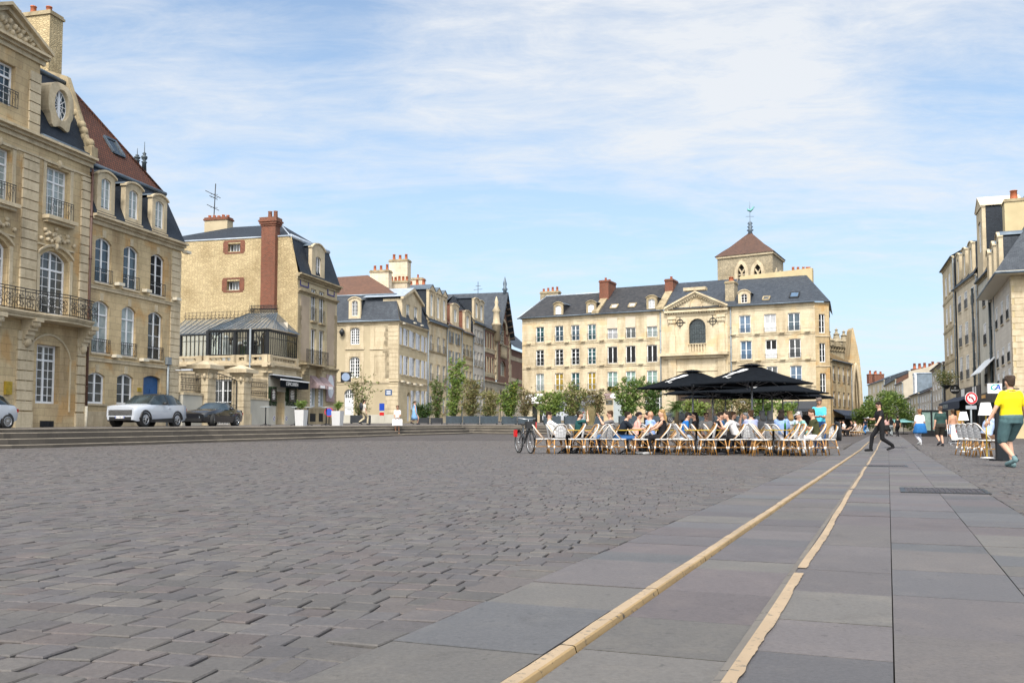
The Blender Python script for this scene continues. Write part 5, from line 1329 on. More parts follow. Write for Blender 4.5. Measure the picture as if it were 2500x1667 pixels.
r_, a_, b_, z_ = row_house('shuttered_house', 'cream house with grey shutters and brown dormers left of the slim house', FL, 1091, 1127, 800, [(812, 840), (858, 890), (920, 960)], [.28, .72], 'ashlar_pale', 'tile_brown', dorm=[(.55, 2.6, 2.6)], sh='pipe_grey', ww=1.0, rise=3.2, setb=3.2, dk=dict(mat='trim', roof='tile_brown', cheek='brick'), panes=['glass_dark'])
chimney(r_, FL.P(b_ - 1, 0, -6), PR, 3, 1.2, z_ + 1, FL.z(1100, 724, -6), 'ashlar_grey', 2)
row_house('slim_stone_house', 'slim stone house with brown dormer between the shuttered and the white house', FL, 1127, 1155, 815, [(842, 870), (905, 940), (965, 1000)], [.2, .5, .8], 'ashlar_buff', 'tile_brown', dorm=[(.5, 2.6, 2.6)], ww=.95, strings=(875, 892), rise=3.2, setb=3.2, dk=dict(mat='trim', roof='tile_brown', cheek='brick'))
r_, a_, b_, z_ = row_house('white_house', 'whitish stone house under a steep slate roof left of the brick building', FL, 1155, 1181, 792, [(807, 840), (860, 895), (915, 945), (970, 1005)], [.2, .5, .8], 'ashlar_white', 'slate', dorm=[(.3, 2.4, 3.0), (.75, 2.4, 3.0)], ww=1.0, rise=3.4, setb=2.6, dk=dict(mat='trim', roof='slate', flatroof=True), panes=['glass_mid', 'glass_dark'])
def brick_hall():
 u0, u1 = FL.u(1181, 900), FL.u(1246, 900); ym = 1213
 root = thing('brick_and_stone_hall', 'ornate red brick and pale stone building with great arched window, steep gable and spire', 'building', base_at((u0 + u1) / 2)); g = gz(FL, u0)
 gA, gB = FL.u(1210, 850), FL.u(1241, 850); um = (gA + gB) / 2; zE = FL.z(1195, 805); zA = FL.z(1226, 724)
 big = op(um - 1.75, um + 1.75, FL.z(1225, 842), FL.z(1222, 783), 1.7, rev=.4); mid = op(um - 1.5, um + 1.5, FL.z(1225, 919), FL.z(1225, 880), .7, rev=.3)
 S = [op(lerp(u0, gA, q) - .55, lerp(u0, gA, q) + .55, FL.z(1193, b), FL.z(1193, a), .2) for q in (.33, .75) for a, b in ((813, 850), (872, 913))]; S += [op(lerp(gB, u1, q) - .5, lerp(gB, u1, q) + .5, FL.z(1250, b), FL.z(1250, a), .2) for q in (.3, .75) for a, b in ((838, 872), (890, 930))]
 P = [op(lerp(u0, u1, q) - .7, lerp(u0, u1, q) + .7, g + .5, FL.z(1195, 946), .6) for q in (.12, .26, .62, .85)]
 m = MB(); z1 = FL.z(1195, 930); wall(m, FL, u0, gA, z1, zE, S, .3); wall(m, FL, gA, gB, z1, zE, [big, mid], .3, .15); wall(m, FL, gB, u1 + 14, z1, zE - 1.5, S, .3)
 b2 = dict(big, z0=zE - 50); hw = (gB - gA) / 2
 zt = zE; A = arc(big, 12)
 pts = [(gA, zE), (um, zE + (zA - zE) * 1.0), (gB, zE)]
 # gable above the eaves, pierced by the head of the arched window
 def gtop(u): return zE + (zA - zE) * (1 - abs(u - um) / hw)
 xs = sorted(set([gA, gB, um] + [a[0] for a in A if a[1] > zE - 2]))
 for a, b in zip(xs, xs[1:]):
  def low(u): return max(zE, float(np.interp(u, [q[0] for q in A], [q[1] for q in A]))) if big['u0'] <= u <= big['u1'] else zE
  m.poly(FL.P(a, low(a), .15), FL.P(b, low(b), .15), FL.P(b, max(gtop(b), low(b)), .15), FL.P(a, max(gtop(a), low(a)), .15))
 m.build('brick_wall', 'brick_pale', root)
 m = MB(); wall(m, FL, u0, u1 + 14, g, z1, P, .35); m.build('ground_floor', 'ashlar_grey', root)
 for o in S + P: window(root, FL, o, 2, 3, 'glass_dark', 'cream_paint')
 for o in (big, mid): window(root, FL, o, 6, 8, 'glass_teal', 'cream_paint', .1, .05, d=.15)
 t = MB(); band(t, FL, u0, u1 + 14, z1, CORN_S); band(t, FL, u0, gA, zE, CORN_S)
 for o in (big,):
  A2 = arc(op(o['u0'] - .35, o['u1'] + .35, 0, o['z1'] + .35, 2.0), 12)
  for (a, za), (b, zb), (c, zc), (d, zd) in zip(A2, A2[1:], arc(o, 12), arc(o, 12)[1:]): t.hexa([FL.P(c, zc, .3), FL.P(d, zd, .3), FL.P(d, zd, .1), FL.P(c, zc, .1), FL.P(a, za, .3), FL.P(b, zb, .3), FL.P(b, zb, .1), FL.P(a, za, .1)])
 for e in (gA, gB): quoins(t, FL, e - .45, e + .45, z1 + .3, zE + .5, .5, .02, .22, .2)
 for z in (FL.z(1213, 862), FL.z(1213, 919)): FL.box(t, u0, u1 + 14, z - .3, z + .3, -.02, .05)
 for i in range(7): x = lerp(big['u0'], big['u1'], (i + .5) / 7); t.lathe([(.16, big['z0'] - 1.9), (.08, big['z0'] - 1.5), (.15, big['z0'] - .9), (.1, big['z0'] - .4), (.16, big['z0'] - .1)], 6, FL.P(x, 0, .25))
 FL.box(t, big['u0'] - .2, big['u1'] + .2, big['z0'] - .12, big['z0'], 0, .45)
 for o in S + P:
  for a, b in ((o['u0'] - .25, o['u0']), (o['u1'], o['u1'] + .25)): FL.box(t, a, b, o['z0'], o['z1'], -.02, .06)
  sill(t, FL, o)
 x = FL.P(gA - .3, 0, .2); q = zE - .3; t.lathe([(.6, q - 1), (.6, q + 1.2), (.75, q + 1.3), (.5, q + 1.6), (.42, q + 3), (.6, q + 3.2), (.2, q + 4), (.28, q + 4.4), (.05, q + 5.2)], 8, (x.x, x.y, 0))
 t.build('stone_trim', 'trim', root)
 r = MB(); zr = zpx(FL.P(um, 0, -6), 752); e = FL.u(1178, 716, -6)
 r.poly(FL.P(u0, zE, .4), FL.P(gA, zE, .4), FL.P(um, zr, -6), FL.P(u0 + 3, zr, -6)); r.poly(FL.P(u0, zE, .4), FL.P(u0 + 3, zr, -6), FL.P(u0, zE, -12)); ov = .9
 for sg in (-1, 1): a = um + sg * (hw + .5); r.hexa([FL.P(a, zE - .4, ov), FL.P(um, zA + .3, ov), FL.P(um, zA + .3, -13), FL.P(a, zE - .4, -13), FL.P(a, zE - .15, ov), FL.P(um, zA + .6, ov), FL.P(um, zA + .6, -13), FL.P(a, zE - .15, -13)])
 r.poly(FL.P(gB, zE - 1.4, .9), FL.P(u1 + 14, zE - 1.4, .9), FL.P(u1 + 14, zE + 3, -4), FL.P(gB, zE + 3, -4)); r.build('roof', 'slate_blue', root)
 b = MB()
 for i in range(7):
  q = i / 7
  for sg in (-1, 1): b.bar(FL.P(um + sg * hw * (1 - q), gtop(um + sg * hw * (1 - q)) - .3, .1), FL.P(um + sg * hw * (1 - q), gtop(um + sg * hw * (1 - q)) - .1, .95), .2)
 b.build('eaves_bracket', 'wood_dark', root)
 s = MB(); p = FL.P(um, 0, .4); s.lathe([(.32, zA - .4), (.25, zA + .8), (.42, zA + 1), (.2, zA + 1.3), (.28, zA + 1.8), (.02, FL.z(1236, 682))], 8, (p.x, p.y, 0)); s.build('spire', 'lead', root)
 a = MB(); p = FL.P(FL.u(1167, 716, -8), 0, -8); zz = FL.z(1167, 718, -8); a.tube([(p.x, p.y, zz - 1), (p.x, p.y, FL.z(1167, 688, -8))], .05, 5); a.bar((p.x - .7, p.y, zz + .7), (p.x + .7, p.y, zz + .8), .06); a.bar((p.x - .4, p.y, zz + 1.3), (p.x + .4, p.y, zz + 1.3), .06); a.build('roof_aerial', 'iron', root)
brick_hall()
# ------------------------------------------------------------------ the long row facing the square
PA, PB = at(1275, 1052, 118), at(1990, 1052, 102.5); FC = Fac(PA, PB)
def gC(x, y): return T(x, y) if x < 17 else G(x, y)
def crop3(a, b, c, d): return FC.win(1240 + a / 3.92, 1240 + b / 3.92, 660 + c / 3.92, 660 + d / 3.92)
def crop4(a, b, c, d): return FC.win(1600 + a / 5.227, 1600 + b / 5.227, 660 + c / 5.227, 660 + d / 5.227)
ZE = FC.z(1460, 768)
SEC = [FC.u(1275, 800), FC.u(1457, 800), FC.u(1615, 800), FC.u(1777, 800), FC.u(1990, 800)]
def level(O): z0, z1 = sum(o['z0'] for o in O) / len(O), sum(o['z1'] for o in O) / len(O); [o.update(z0=z0, z1=z1) for o in O]; return O
def block(name, label, i, rows, panes, gr, rowk, ext=(0, 0)):
 u0, u1 = SEC[i] - ext[0], SEC[i + 1] + ext[1]; p = FC.P((u0 + u1) / 2, 0, 0); g = gC(p.x, p.y); root = thing(name, label, 'building', (p.x, p.y, g)); O = [o for r in rows for o in r]
 m = MB(); wall(m, FC, u0, u1, g - 1, ZE, O, .16)
 m.build('wall', 'ashlar_pale', root)
 t = MB(); band(t, FC, u0, u1, ZE, [(-.62, -.5, .05), (-.25, -.1, .08), (-.1, .05, .25)])
 for r in rows:
  z = r[0]['z0'] - .28; band(t, FC, u0, u1, z, [(-.09, .05, .07), (.05, .09, .1)])
  for o in r:
   sill(t, FC, o, .14, .12)
   um = (o['u0'] + o['u1']) / 2; FC.box(t, um - .22, um + .22, o['z1'] + .02, o['z1'] + .55, -.02, .035)
 # shallow panels between the windows
 for r in rows:
  e = sorted([o['u0'] for o in r] + [o['u1'] for o in r]); gaps = [(u0, e[0])] + [(e[k], e[k + 1]) for k in range(1, len(e) - 1, 2)] + [(e[-1], u1)]
  for a, b in gaps:
   if b - a > .8: FC.box(t, a + .32, b - .32, r[0]['z0'] + .25, r[0]['z1'] + .2, -.02, .022)
   if b - a > .8: x = (a + b) / 2; FC.box(t, x - .28, x + .28, r[0]['z0'] - .2, r[0]['z0'] - .08, 0, .3)
 t.build('stone_trim', 'ashlar_pale', root); k = 0
 for r, (c, n) in zip(rows, rowk):
  for o in r: window(root, FC, o, c, n, panes[k % len(panes)], fw=.085, mw=.035); k += 1
 for r in rows:
  if gr:
   for o in r: guard(root, FC, o['u0'] - .05, o['u1'] + .05, o['z0'] + .05, o['z0'] + gr, .05, .13)
 return root, u0, u1
def crow(y, xs, dy=0): return level([crop3(a, b, y[0] - dy * i, y[1] - dy * i) for i, (a, b) in enumerate(xs)])
X1 = [(268, 345), (450, 530), (605, 685), (762, 842)]; X2 = [(952, 1048), (1127, 1222), (1330, 1430)]; X4 = [(1070, 1215), (1390, 1540), (1690, 1845)]
rows = [crow((540, 688), X1, 8.3), crow((760, 915), X1, 6), crow((988, 1158), X1, 5)]
SH = [crop3(250, 330, 1250, 1420), crop3(560, 860, 1215, 1420)]
blk1, a1, b1 = block('hip_roofed_block', 'four bay stone block with hipped slate roof at the left end of the long row', 0, rows, ['glass_teal', 'glass_blue', 'glass_blue', 'glass_teal', 'glass_dark', 'glass_dark', 'glass_dark', 'glass_teal', 'glass_net', 'glass_yellow', 'glass_teal', 'glass_yellow'], .75, [(2, 3), (2, 4), (2, 3)])
rows = [crow((555, 655), X2, 8), crow((727, 890), X2, 6), crow((968, 1118), X2, 5)]
blk2, a2, b2 = block('three_bay_block', 'three bay stone block with two skylights between hipped block and pedimented front', 1, rows, ['glass_curtain', 'glass_mid', 'glass_net', 'dark_void', 'dark_void', 'dark_void', 'glass_green', 'glass_green', 'glass_green'], .6, [(2, 1), (2, 1), (2, 3)])
for o in rows[0]: m = MB(); FC.box(m, o['u0'], o['u1'], o['z1'] + .02, o['z1'] + 1.35, -.05, .06); [FC.box(m, o['u0'] - .02, o['u1'] + .02, o['z1'] + .05 + .1 * q, o['z1'] + .07 + .1 * q, .06, .07) for q in range(13)]; m.build('roller_shutter', 'render_pale', blk2)
rows = [[crop4(1070, 1215, 575, 795), crop4(1390, 1540, 556, 790), crop4(1690, 1845, 540, 768)], [crop4(1085, 1230, 900, 1135), crop4(1405, 1550, 885, 1130), crop4(1705, 1855, 870, 1110)], [crop4(1095, 1240, 1235, 1470), crop4(1420, 1560, 1225, 1450), crop4(1720, 1870, 1212, 1440)]]
for r in rows: level(r)
blk4, a4, b4 = block('end_block', 'stone block with one arched dormer at the right end of the long row', 3, rows, ['glass_sky', 'glass_curtain', 'glass_blue', 'glass_sky', 'dark_void', 'glass_dark', 'glass_sky', 'glass_mid', 'glass_sky'], .5, [(2, 2), (2, 2), (2, 2)])
for o, h in ((rows[0][1], .95), (rows[1][1], 1.0)): m = MB(); FC.box(m, o['u0'], o['u1'], o['z0'], o['z0'] + h, -.16, -.06); m.build('window_panel', 'white_paint', blk4)
# rounded corner of the end block and its flank along the side street
cq = FC.P(SEC[4], 0, 0); FK = Fac(cq, cq + (FC.ud * 1.35 - FC.n * .9)); kq = FK.P(FK.L, 0, 0); FS2 = Fac(kq, kq + V((.325, .945, 0)) * 13); m = MB()
KO = [op(.45, 1.15, z0, z0 + 2.1) for z0 in (ZE - 3.4, ZE - 6.6, ZE - 9.9)]; wall(m, FK, 0, FK.L, -.3, ZE, KO, .3); wall(m, FS2, 0, 13, -.3, ZE, [], .3); m.build('corner_wall', 'ashlar', blk4)
for o in KO: window(blk4, FK, o, 2, 3, 'glass_dark')
m = MB(); [band(m, F, 0, F.L, z, [(-.09, .05, .07)]) for F in (FK, FS2) for z in (ZE - .1, ZE - 3.7, ZE - 7.0, ZE - 10.2)]; m.build('corner_trim', 'trim', blk4)
# pedimented chapel front
def chapel_front():
 u0, u1 = SEC[2], SEC[3]; p = FC.P((u0 + u1) / 2, 0, 0); g = gC(p.x, p.y); root = thing('pedimented_front', 'pedimented stone chapel front with large arched window in the middle of the long row', 'building', (p.x, p.y, g))
 o = crop4(430, 645, 615, 940); o['arch'] = (o['u1'] - o['u0']) / 2 - .01; o['rev'] = .35; um = (o['u0'] + o['u1']) / 2; dr = op(um - 2.6, um + 2.6, g, FC.z(1705, 912), 2.5, rev=.8); d = .12
 m = MB(); wall(m, FC, u0, u1, g - .5, ZE, [o, dr], .35, d); m.build('wall', 'ashlar_pale', root)
 window(root, FC, o, 7, 5, 'glass_lead', 'iron', .05, .02, False, d=d); b = MB(); FC.box(b, dr['u0'], dr['u1'], dr['z0'], dr['z1'], -.8, -.7); b.build('portal_door', 'wood_dark', root)
 zp = FC.z(1700, 755); ap = FC.z(1700, 718); zc = FC.z(1700, 864); a, b2 = FC.u(1630, 755), FC.u(1772, 750); t = MB()
 FC.box(t, u0 - .1, u1 + .1, zc - .2, zc + .12, 0, .95); FC.box(t, u0 + .3, u1 - .3, zc - .5, zc - .2, 0, .55); FC.box(t, a, b2, zc - 2.0, zc - 1.85, 0, .2)
 for q in range(int((b2 - a) / .3)): FC.box(t, a + .3 * q, a + .3 * q + .15, zp - .5, zp - .32, d, d + .28)
 FC.box(t, a - .3, b2 + .3, zp - .32, zp - .1, 0, .55); FC.box(t, a - .2, b2 + .2, zp - .75, zp - .5, 0, .2); c = (a + b2) / 2
 for sg, e in ((-1, a - .3), (1, b2 + .3)):
  for z0, z1, dd in ((-.1, .12, .4), (.12, .34, .6)): t.hexa([FC.P(e, zp + z0, dd), FC.P(c, ap + z0, dd), FC.P(c, ap + z0, 0), FC.P(e, zp + z0, 0), FC.P(e, zp + z1, dd), FC.P(c, ap + z1, dd), FC.P(c, ap + z1, 0), FC.P(e, zp + z1, 0)])
  for q in range(14): x = lerp(e, c, (q + .5) / 14); z = lerp(zp, ap, (q + .5) / 14); FC.box(t, x - .08, x + .08, z - .25, z - .1, 0, .35)
 t.poly(FC.P(a, zp, .1), FC.P(b2, zp, .1), FC.P(c, ap, .1)); n = 20; zz = lerp(zp, ap, .36); t.tube([FC.P(c + .75 * math.cos(q * 2 * math.pi / n), zz + .75 * math.sin(q * 2 * math.pi / n), .12) for q in range(n + 1)], .08, 5); FC.box(t, c - 1.4, c + 1.2, ap + .4, ap + .75, -.5, .5)
 for e in (FC.u(1642, 800), FC.u(1762, 800)):
  FC.box(t, e - .42, e + .42, zc + .12, zc + 2.2, d, d + .2); FC.box(t, e - .32, e + .32, zc + 2.2, zp - 1.6, d, d + .15); FC.box(t, e - .5, e + .5, zp - 1.1, zp - .75, d, d + .3)
  for q in range(-2, 3): t.ball(FC.P(e + q * .18, zp - 1.4, d + .2), .12, .1, .25, 6, 4)
  FC.box(t, e - .45, e + .45, zc - 4.2, zc - .5, d, d + .2); t.ball(FC.P(e, zc - 3.9, d + .2), .65, .2, .4, 8, 5)
 t.ball(FC.P(c, zc - 3.9, d + .1), .7, .25, .45, 8, 5)
 for sg in (-1, 1): t.tube([FC.P(c + sg * lerp(.7, 3.2, q / 8), zc - 3.9 - .55 * math.sin(math.pi * q / 8), d + .08) for q in range(9)], .1, 6)
 for q in range(6): t.lathe([(.14, o['z0'] - 1.2), (.08, o['z0'] - .9), (.13, o['z0'] - .5), (.08, o['z0'] - .2), (.14, o['z0'] - .05)], 8, FC.P(lerp(o['u0'], o['u1'], (q + .5) / 6), 0, d + .1))
 FC.box(t, o['u0'] - .05, o['u1'] + .05, o['z0'] - .05, o['z0'] + .05, d, d + .25); t.build('stone_trim', 'ashlar_pale', root)
 for px, py in ((1661, 788), (1741, 784)):
  u, z = FC.hit(px, py); m = MB(); m.tube([FC.P(u + .38 * math.cos(q * .524), z + .38 * math.sin(q * .524), d + .06) for q in range(13)], .045, 4); m.bar(FC.P(u - .65, z, d + .06), FC.P(u + .65, z, d + .06), .07); m.bar(FC.P(u, z - .65, d + .06), FC.P(u, z + .65, d + .06), .07); m.build('iron_wall_tie', 'iron', root)
 for e in (u0 - .1, u1 + .35): pipe(root, FC, e, g, ZE, .1, .09)
 return root
blk3 = chapel_front()
# roofs of the row
def rpoly(root, name, mat, *polys):
 m = MB(); [m.poly(*p) for p in polys]; return m.build(name, mat, root)
Zr1, Zr2, Zr4 = FC.z(1400, 720, -5.5), FC.z(1540, 700, -5.5), FC.z(1850, 680, -5.5); q = ZE + .05; BK = -11.0
rpoly(blk1, 'roof', 'slate_worn', (FC.P(a1 - .5, q, .4), FC.P(b1, q, .4), FC.P(b1, Zr1, -5.5), FC.P(FC.u(1333, 723, -5.5), Zr1, -5.5)), (FC.P(a1 - .5, q, .4), FC.P(FC.u(1333, 723, -5.5), Zr1, -5.5), FC.P(a1 - .5, q, BK)), (FC.P(b1, q, BK), FC.P(a1 - .5, q, BK), FC.P(FC.u(1333, 723, -5.5), Zr1, -5.5), FC.P(b1, Zr1, -5.5)))
m = MB(); m.tube([FC.P(FC.u(1333, 723, -5.5), Zr1 + .05, -5.5), FC.P(b1, Zr1 + .05, -5.5)], .1, 6); m.tube([FC.P(a1 - .5, q, .4), FC.P(FC.u(1333, 723, -5.5), Zr1, -5.5)], .07, 6); m.build('ridge', 'zinc_pale', blk1)
rpoly(blk2, 'roof', 'slate_worn', (FC.P(a2, q, .4), FC.P(b2, q, .4), FC.P(b2, Zr2, -5.5), FC.P(a2, Zr2, -5.5)), (FC.P(a2, q, 0), FC.P(a2, Zr2, -5.5), FC.P(a2, q, BK)))
z3 = FC.z(1700, 688, -5.5); rpoly(blk3, 'roof', 'slate_blue', (FC.P(SEC[2], q, .4), FC.P(SEC[3], q, .4), FC.P(SEC[3], z3, -5.5), FC.P(SEC[2], z3, -5.5)))
e4 = FC.u(1969, 686, -5.5); eK = FS2.P(0, q, .5)
rpoly(blk4, 'roof', 'slate_blue', (FC.P(a4, q, .4), FC.P(b4, q, .4), FC.P(e4, Zr4, -5.5), FC.P(a4, Zr4, -5.5)), (FC.P(b4, q, .4), FK.P(FK.L, q, .4), FC.P(e4, Zr4, -5.5)), (FK.P(FK.L, q, .4), FS2.P(13, q, .4), FC.P(e4, Zr4, -5.5)))
for rt, a, b in ((blk1, a1 - .5, b1), (blk2, a2, b2), (blk4, a4, b4)): gutter(rt, FC, a, b, q - .02, .42)
dC = dict(mat='trim_dirty', roof='lead', cheek='slate_worn')
for rt, c, y0, y1, yg0, yg1, pane, k in ((blk1, (482, 305, 440), 0, 0, 0, 0, 'white_plain', 96), (blk1, (795, 290, 422), 0, 0, 0, 0, 'white_plain', 96), (blk2, (1375, 240, 375), 0, 0, 0, 0, 'glass_curtain', 98)):
 px = 1240 + c[0] / 3.92; u, z1 = FC.hit(px, 660 + c[1] / 3.92, 0); z0 = FC.z(px, 660 + c[2] / 3.92); w = k / 3.92 / 2292 * 116
 dormer(rt, FC, u, w, z0, z1, .02, -2.6, w * .62, z0 + .14, z1 - .42, .3, pane=pane, **dC)
u, z1 = FC.hit(1600 + 1130 / 5.227, 660 + 250 / 5.227); z0 = FC.z(1816, 660 + 435 / 5.227); dormer(blk4, FC, u, 1.35, z0, z1, -.02, -3, .68, z0 + .2, z1 - .45, .4, pane='dark_void', mat='trim', roof='lead', cheek='slate_blue')
def velux(rt, px, py, w, h, zr, mat, frame='trim_dirty'):
 n = (FC.n * ((zr - ZE) / 5.9) + ZUP).normalized(); p0 = FC.P(0, q, .4); r = ray(px, py); p = CAM + r * ((p0 - CAM).dot(n) / r.dot(n)); up = (ZUP - n * n.z).normalized(); f = MB()
 for a, b in (((-1, -1), (1, -1)), ((1, -1), (1, 1)), ((1, 1), (-1, 1)), ((-1, 1), (-1, -1))): f.bar(p + FC.ud * a[0] * w / 2 + up * a[1] * h / 2 + n * .08, p + FC.ud * b[0] * w / 2 + up * b[1] * h / 2 + n * .08, .14)
 s = f.build('skylight', frame, rt); g = MB(); g.poly(*[p + FC.ud * a * w / 2 + up * b * h / 2 + n * .1 for a, b in ((-1, -1), (1, -1), (1, 1), (-1, 1))]); g.build('pane', mat, s)
velux(blk2, 1500, 749, .8, .9, Zr2, 'glass_curtain'); velux(blk2, 1544, 746, .8, .9, Zr2, 'glass_curtain'); velux(blk4, 1871, 729, .7, .8, Zr4, 'glass_mid'); velux(blk4, 1940, 721, .95, 1.2, Zr4, 'glass_sky', 'iron')
chimney(blk1, FC.P(FC.u(1344, 720, -7), 0, -7), FC.ud, 2.6, .9, ZE + 1, FC.z(1344, 712, -7), 'rubble_grey', 4, ph=.5, pr=.16)
chimney(blk1, FC.P(b1 - .1, 0, -4.2), FC.n, 2.8, 1.2, ZE + 1, FC.z(1470, 688, -4), 'brick', 2, 'brick', .35, .15); chimney(blk2, FC.P(b2 - .1, 0, -4.6), FC.n, 2.2, 1.0, ZE + 1, FC.z(1653, 683, -4.6), 'brick', 1, 'brick', .5, .17)
for rt, e in ((blk1, b1 - .1), (blk2, b2 - .1)): m = MB(); m.hexa([FC.P(e - .45, q, .3), FC.P(e + .45, q, .3), FC.P(e + .45, Zr2 - .6, -5), FC.P(e - .45, Zr2 - .6, -5), FC.P(e - .45, q + .35, .3), FC.P(e + .45, q + .35, .3), FC.P(e + .45, Zr2 - .25, -5), FC.P(e - .45, Zr2 - .25, -5)]); m.build('party_wall', 'trim_dirty', rt)
chimney(blk3, FC.P(SEC[3] + .1, 0, -1.6), FC.n, 1.8, 1.05, ZE + .2, FC.z(1786, 690, -2), 'rubble_grey', 1, 'trim_dirty', .7, .3)
m = MB(); e0, e1 = FC.u(1808, 680, -6), FC.u(1984, 660, -6); za, zb_ = FC.z(1806, 676, -6), FC.z(1984, 655, -6)
m.hexa([FC.P(e0, ZE, -5.6), FC.P(e1, ZE, -5.6), FC.P(e1, ZE, -6.6), FC.P(e0, ZE, -6.6), FC.P(e0, za, -5.6), FC.P(e1, zb_, -5.6), FC.P(e1, zb_, -6.6), FC.P(e0, za, -6.6)]); gw = m.build('gable_wall', 'render_cream', blk4)
for px in (1936, 1948, 1961, 1970, 1975): u, z = FC.hit(px, 660, -6); m = MB(); m.lathe([(.18, z - .3), (.15, z + .35), (.18, z + .4)], 8, FC.P(u, 0, -6.1)); m.build('chimney_pot', 'pot', gw)
# shops along the foot of the row
def shopfit(rt, px0, px1, y0, y1, mat, name, d=(0, .1)):
 o = FC.win(px0, px1, y0, y1); m = MB(); FC.box(m, o['u0'], o['u1'], o['z0'], o['z1'], d[0], d[1]); return m.build(name, mat, rt), o
def awn(rt, px0, px1, y0, y1, mat, out=1.4):
 o = FC.win(px0, px1, y0, y1); m = MB(); m.hexa([FC.P(o['u0'], o['z0'] + .3, out), FC.P(o['u1'], o['z0'] + .3, out), FC.P(o['u1'], o['z1'] - .05, 0), FC.P(o['u0'], o['z1'] - .05, 0), FC.P(o['u0'], o['z0'] + .35, out), FC.P(o['u1'], o['z0'] + .35, out), FC.P(o['u1'], o['z1'], 0), FC.P(o['u0'], o['z1'], 0)]); FC.box(m, o['u0'], o['u1'], o['z0'], o['z0'] + .3, out - .02, out); return m.build('shop_awning', mat, rt), o
flat('flower_yellow', (.55, .42, .03), .7, var=.2); flat('awning_grey', (.13, .135, .145), .85, var=.2); flat('awning_dark', (.028, .033, .042), .85, var=.2)
awn(blk1, 1372, 1462, 965, 1000, 'awning_grey'); awn(blk1, 1286, 1328, 960, 985, 'white_paint', .8)
for a, b in ((1300, 1312), (1318, 1330), (1385, 1455)): shopfit(blk1, a, b, 988, 1040, 'glass_dark', 'shop_window', (-.02, .03))
f, o = shopfit(blk2, 1476, 1521, 960, 972, 'awning_taupe', 'shop_sign'); m = MB(); c = ((o['u0'] + o['u1']) / 2, (o['z0'] + o['z1']) / 2); m.poly(*[FC.P(c[0] + .45 * math.cos(q * .393), c[1] + .3 * math.sin(q * .393), .11) for q in range(16)]); m.build('sign_medallion', 'white_plain', f)
for a, b, y0, y1 in ((1479, 1496, 976, 988), (1498, 1521, 974, 1035)): shopfit(blk2, a, b, y0, y1, 'grey_paint' if a > 1490 else 'glass_mid', 'shop_window', (-.02, .03))
o = FC.win(1577, 1620, 962, 1005); o['rev'] = .05; window(blk2, FC, o, 5, 4, 'glass_dark', d=.06, leaf=False, mw=.07)
o = FC.win(1802, 1842, 960, 1020); o['rev'] = .05; window(blk4, FC, o, 5, 6, 'glass_dark', d=.06, leaf=False, mw=.08)
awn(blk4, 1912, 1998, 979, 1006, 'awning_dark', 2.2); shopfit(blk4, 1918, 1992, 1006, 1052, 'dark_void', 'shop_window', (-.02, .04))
tx = text_mb('Le Carnet', .5, plane_m(FC.P(FC.u(1952, 1008, .06), FC.z(1952, 1009, .06), .06), FC.ud, ZUP)); tx.build('shop_lettering', 'white_plain', blk4)
m = MB()
for k in range(400): u, z = FC.hit(1498 + random.uniform(-14, 13), 948 + random.uniform(-4, 5), .2); p = FC.P(u, z, random.uniform(.1, .35)); a = V((random.gauss(0, 1), random.gauss(0, 1), random.gauss(0, 1))).normalized() * .12; b = a.cross(V((1, .3, .5))).normalized() * .09; m.cm = 0 if random.random() < .7 else 1; m.poly(p - a, p + b, p + a, p - b)
tag(m.build('window_box', ['leaf_dark', 'flower_yellow'], blk2), None)
flat('copper', (.12, .32, .30), .6, .2)
flat('awning_navy', (.02, .03, .055), .8, var=.2)
flat('shop_taupe', (.055, .05, .052), .6, var=.15); flat('lit_sign', (.75, .42, .14), .5, var=0)
flat('render_white', (.42, .375, .30), .92, var=.1, scale=.6, spec=.2)
blocks('tile_tower', (.105, .06, .045), (.075, .045, .036), (.04, .026, .022), .25, .16, .014, bmp=.6, stain=(1.4, 1.25, 1.1), stain_amt=.5)
blocks('roof_lichen', (.20, .115, .025), (.11, .075, .035), (.05, .035, .02), .25, .16, .012, stain=(.5, .6, .8), stain_amt=.9, stain_scale=.6)
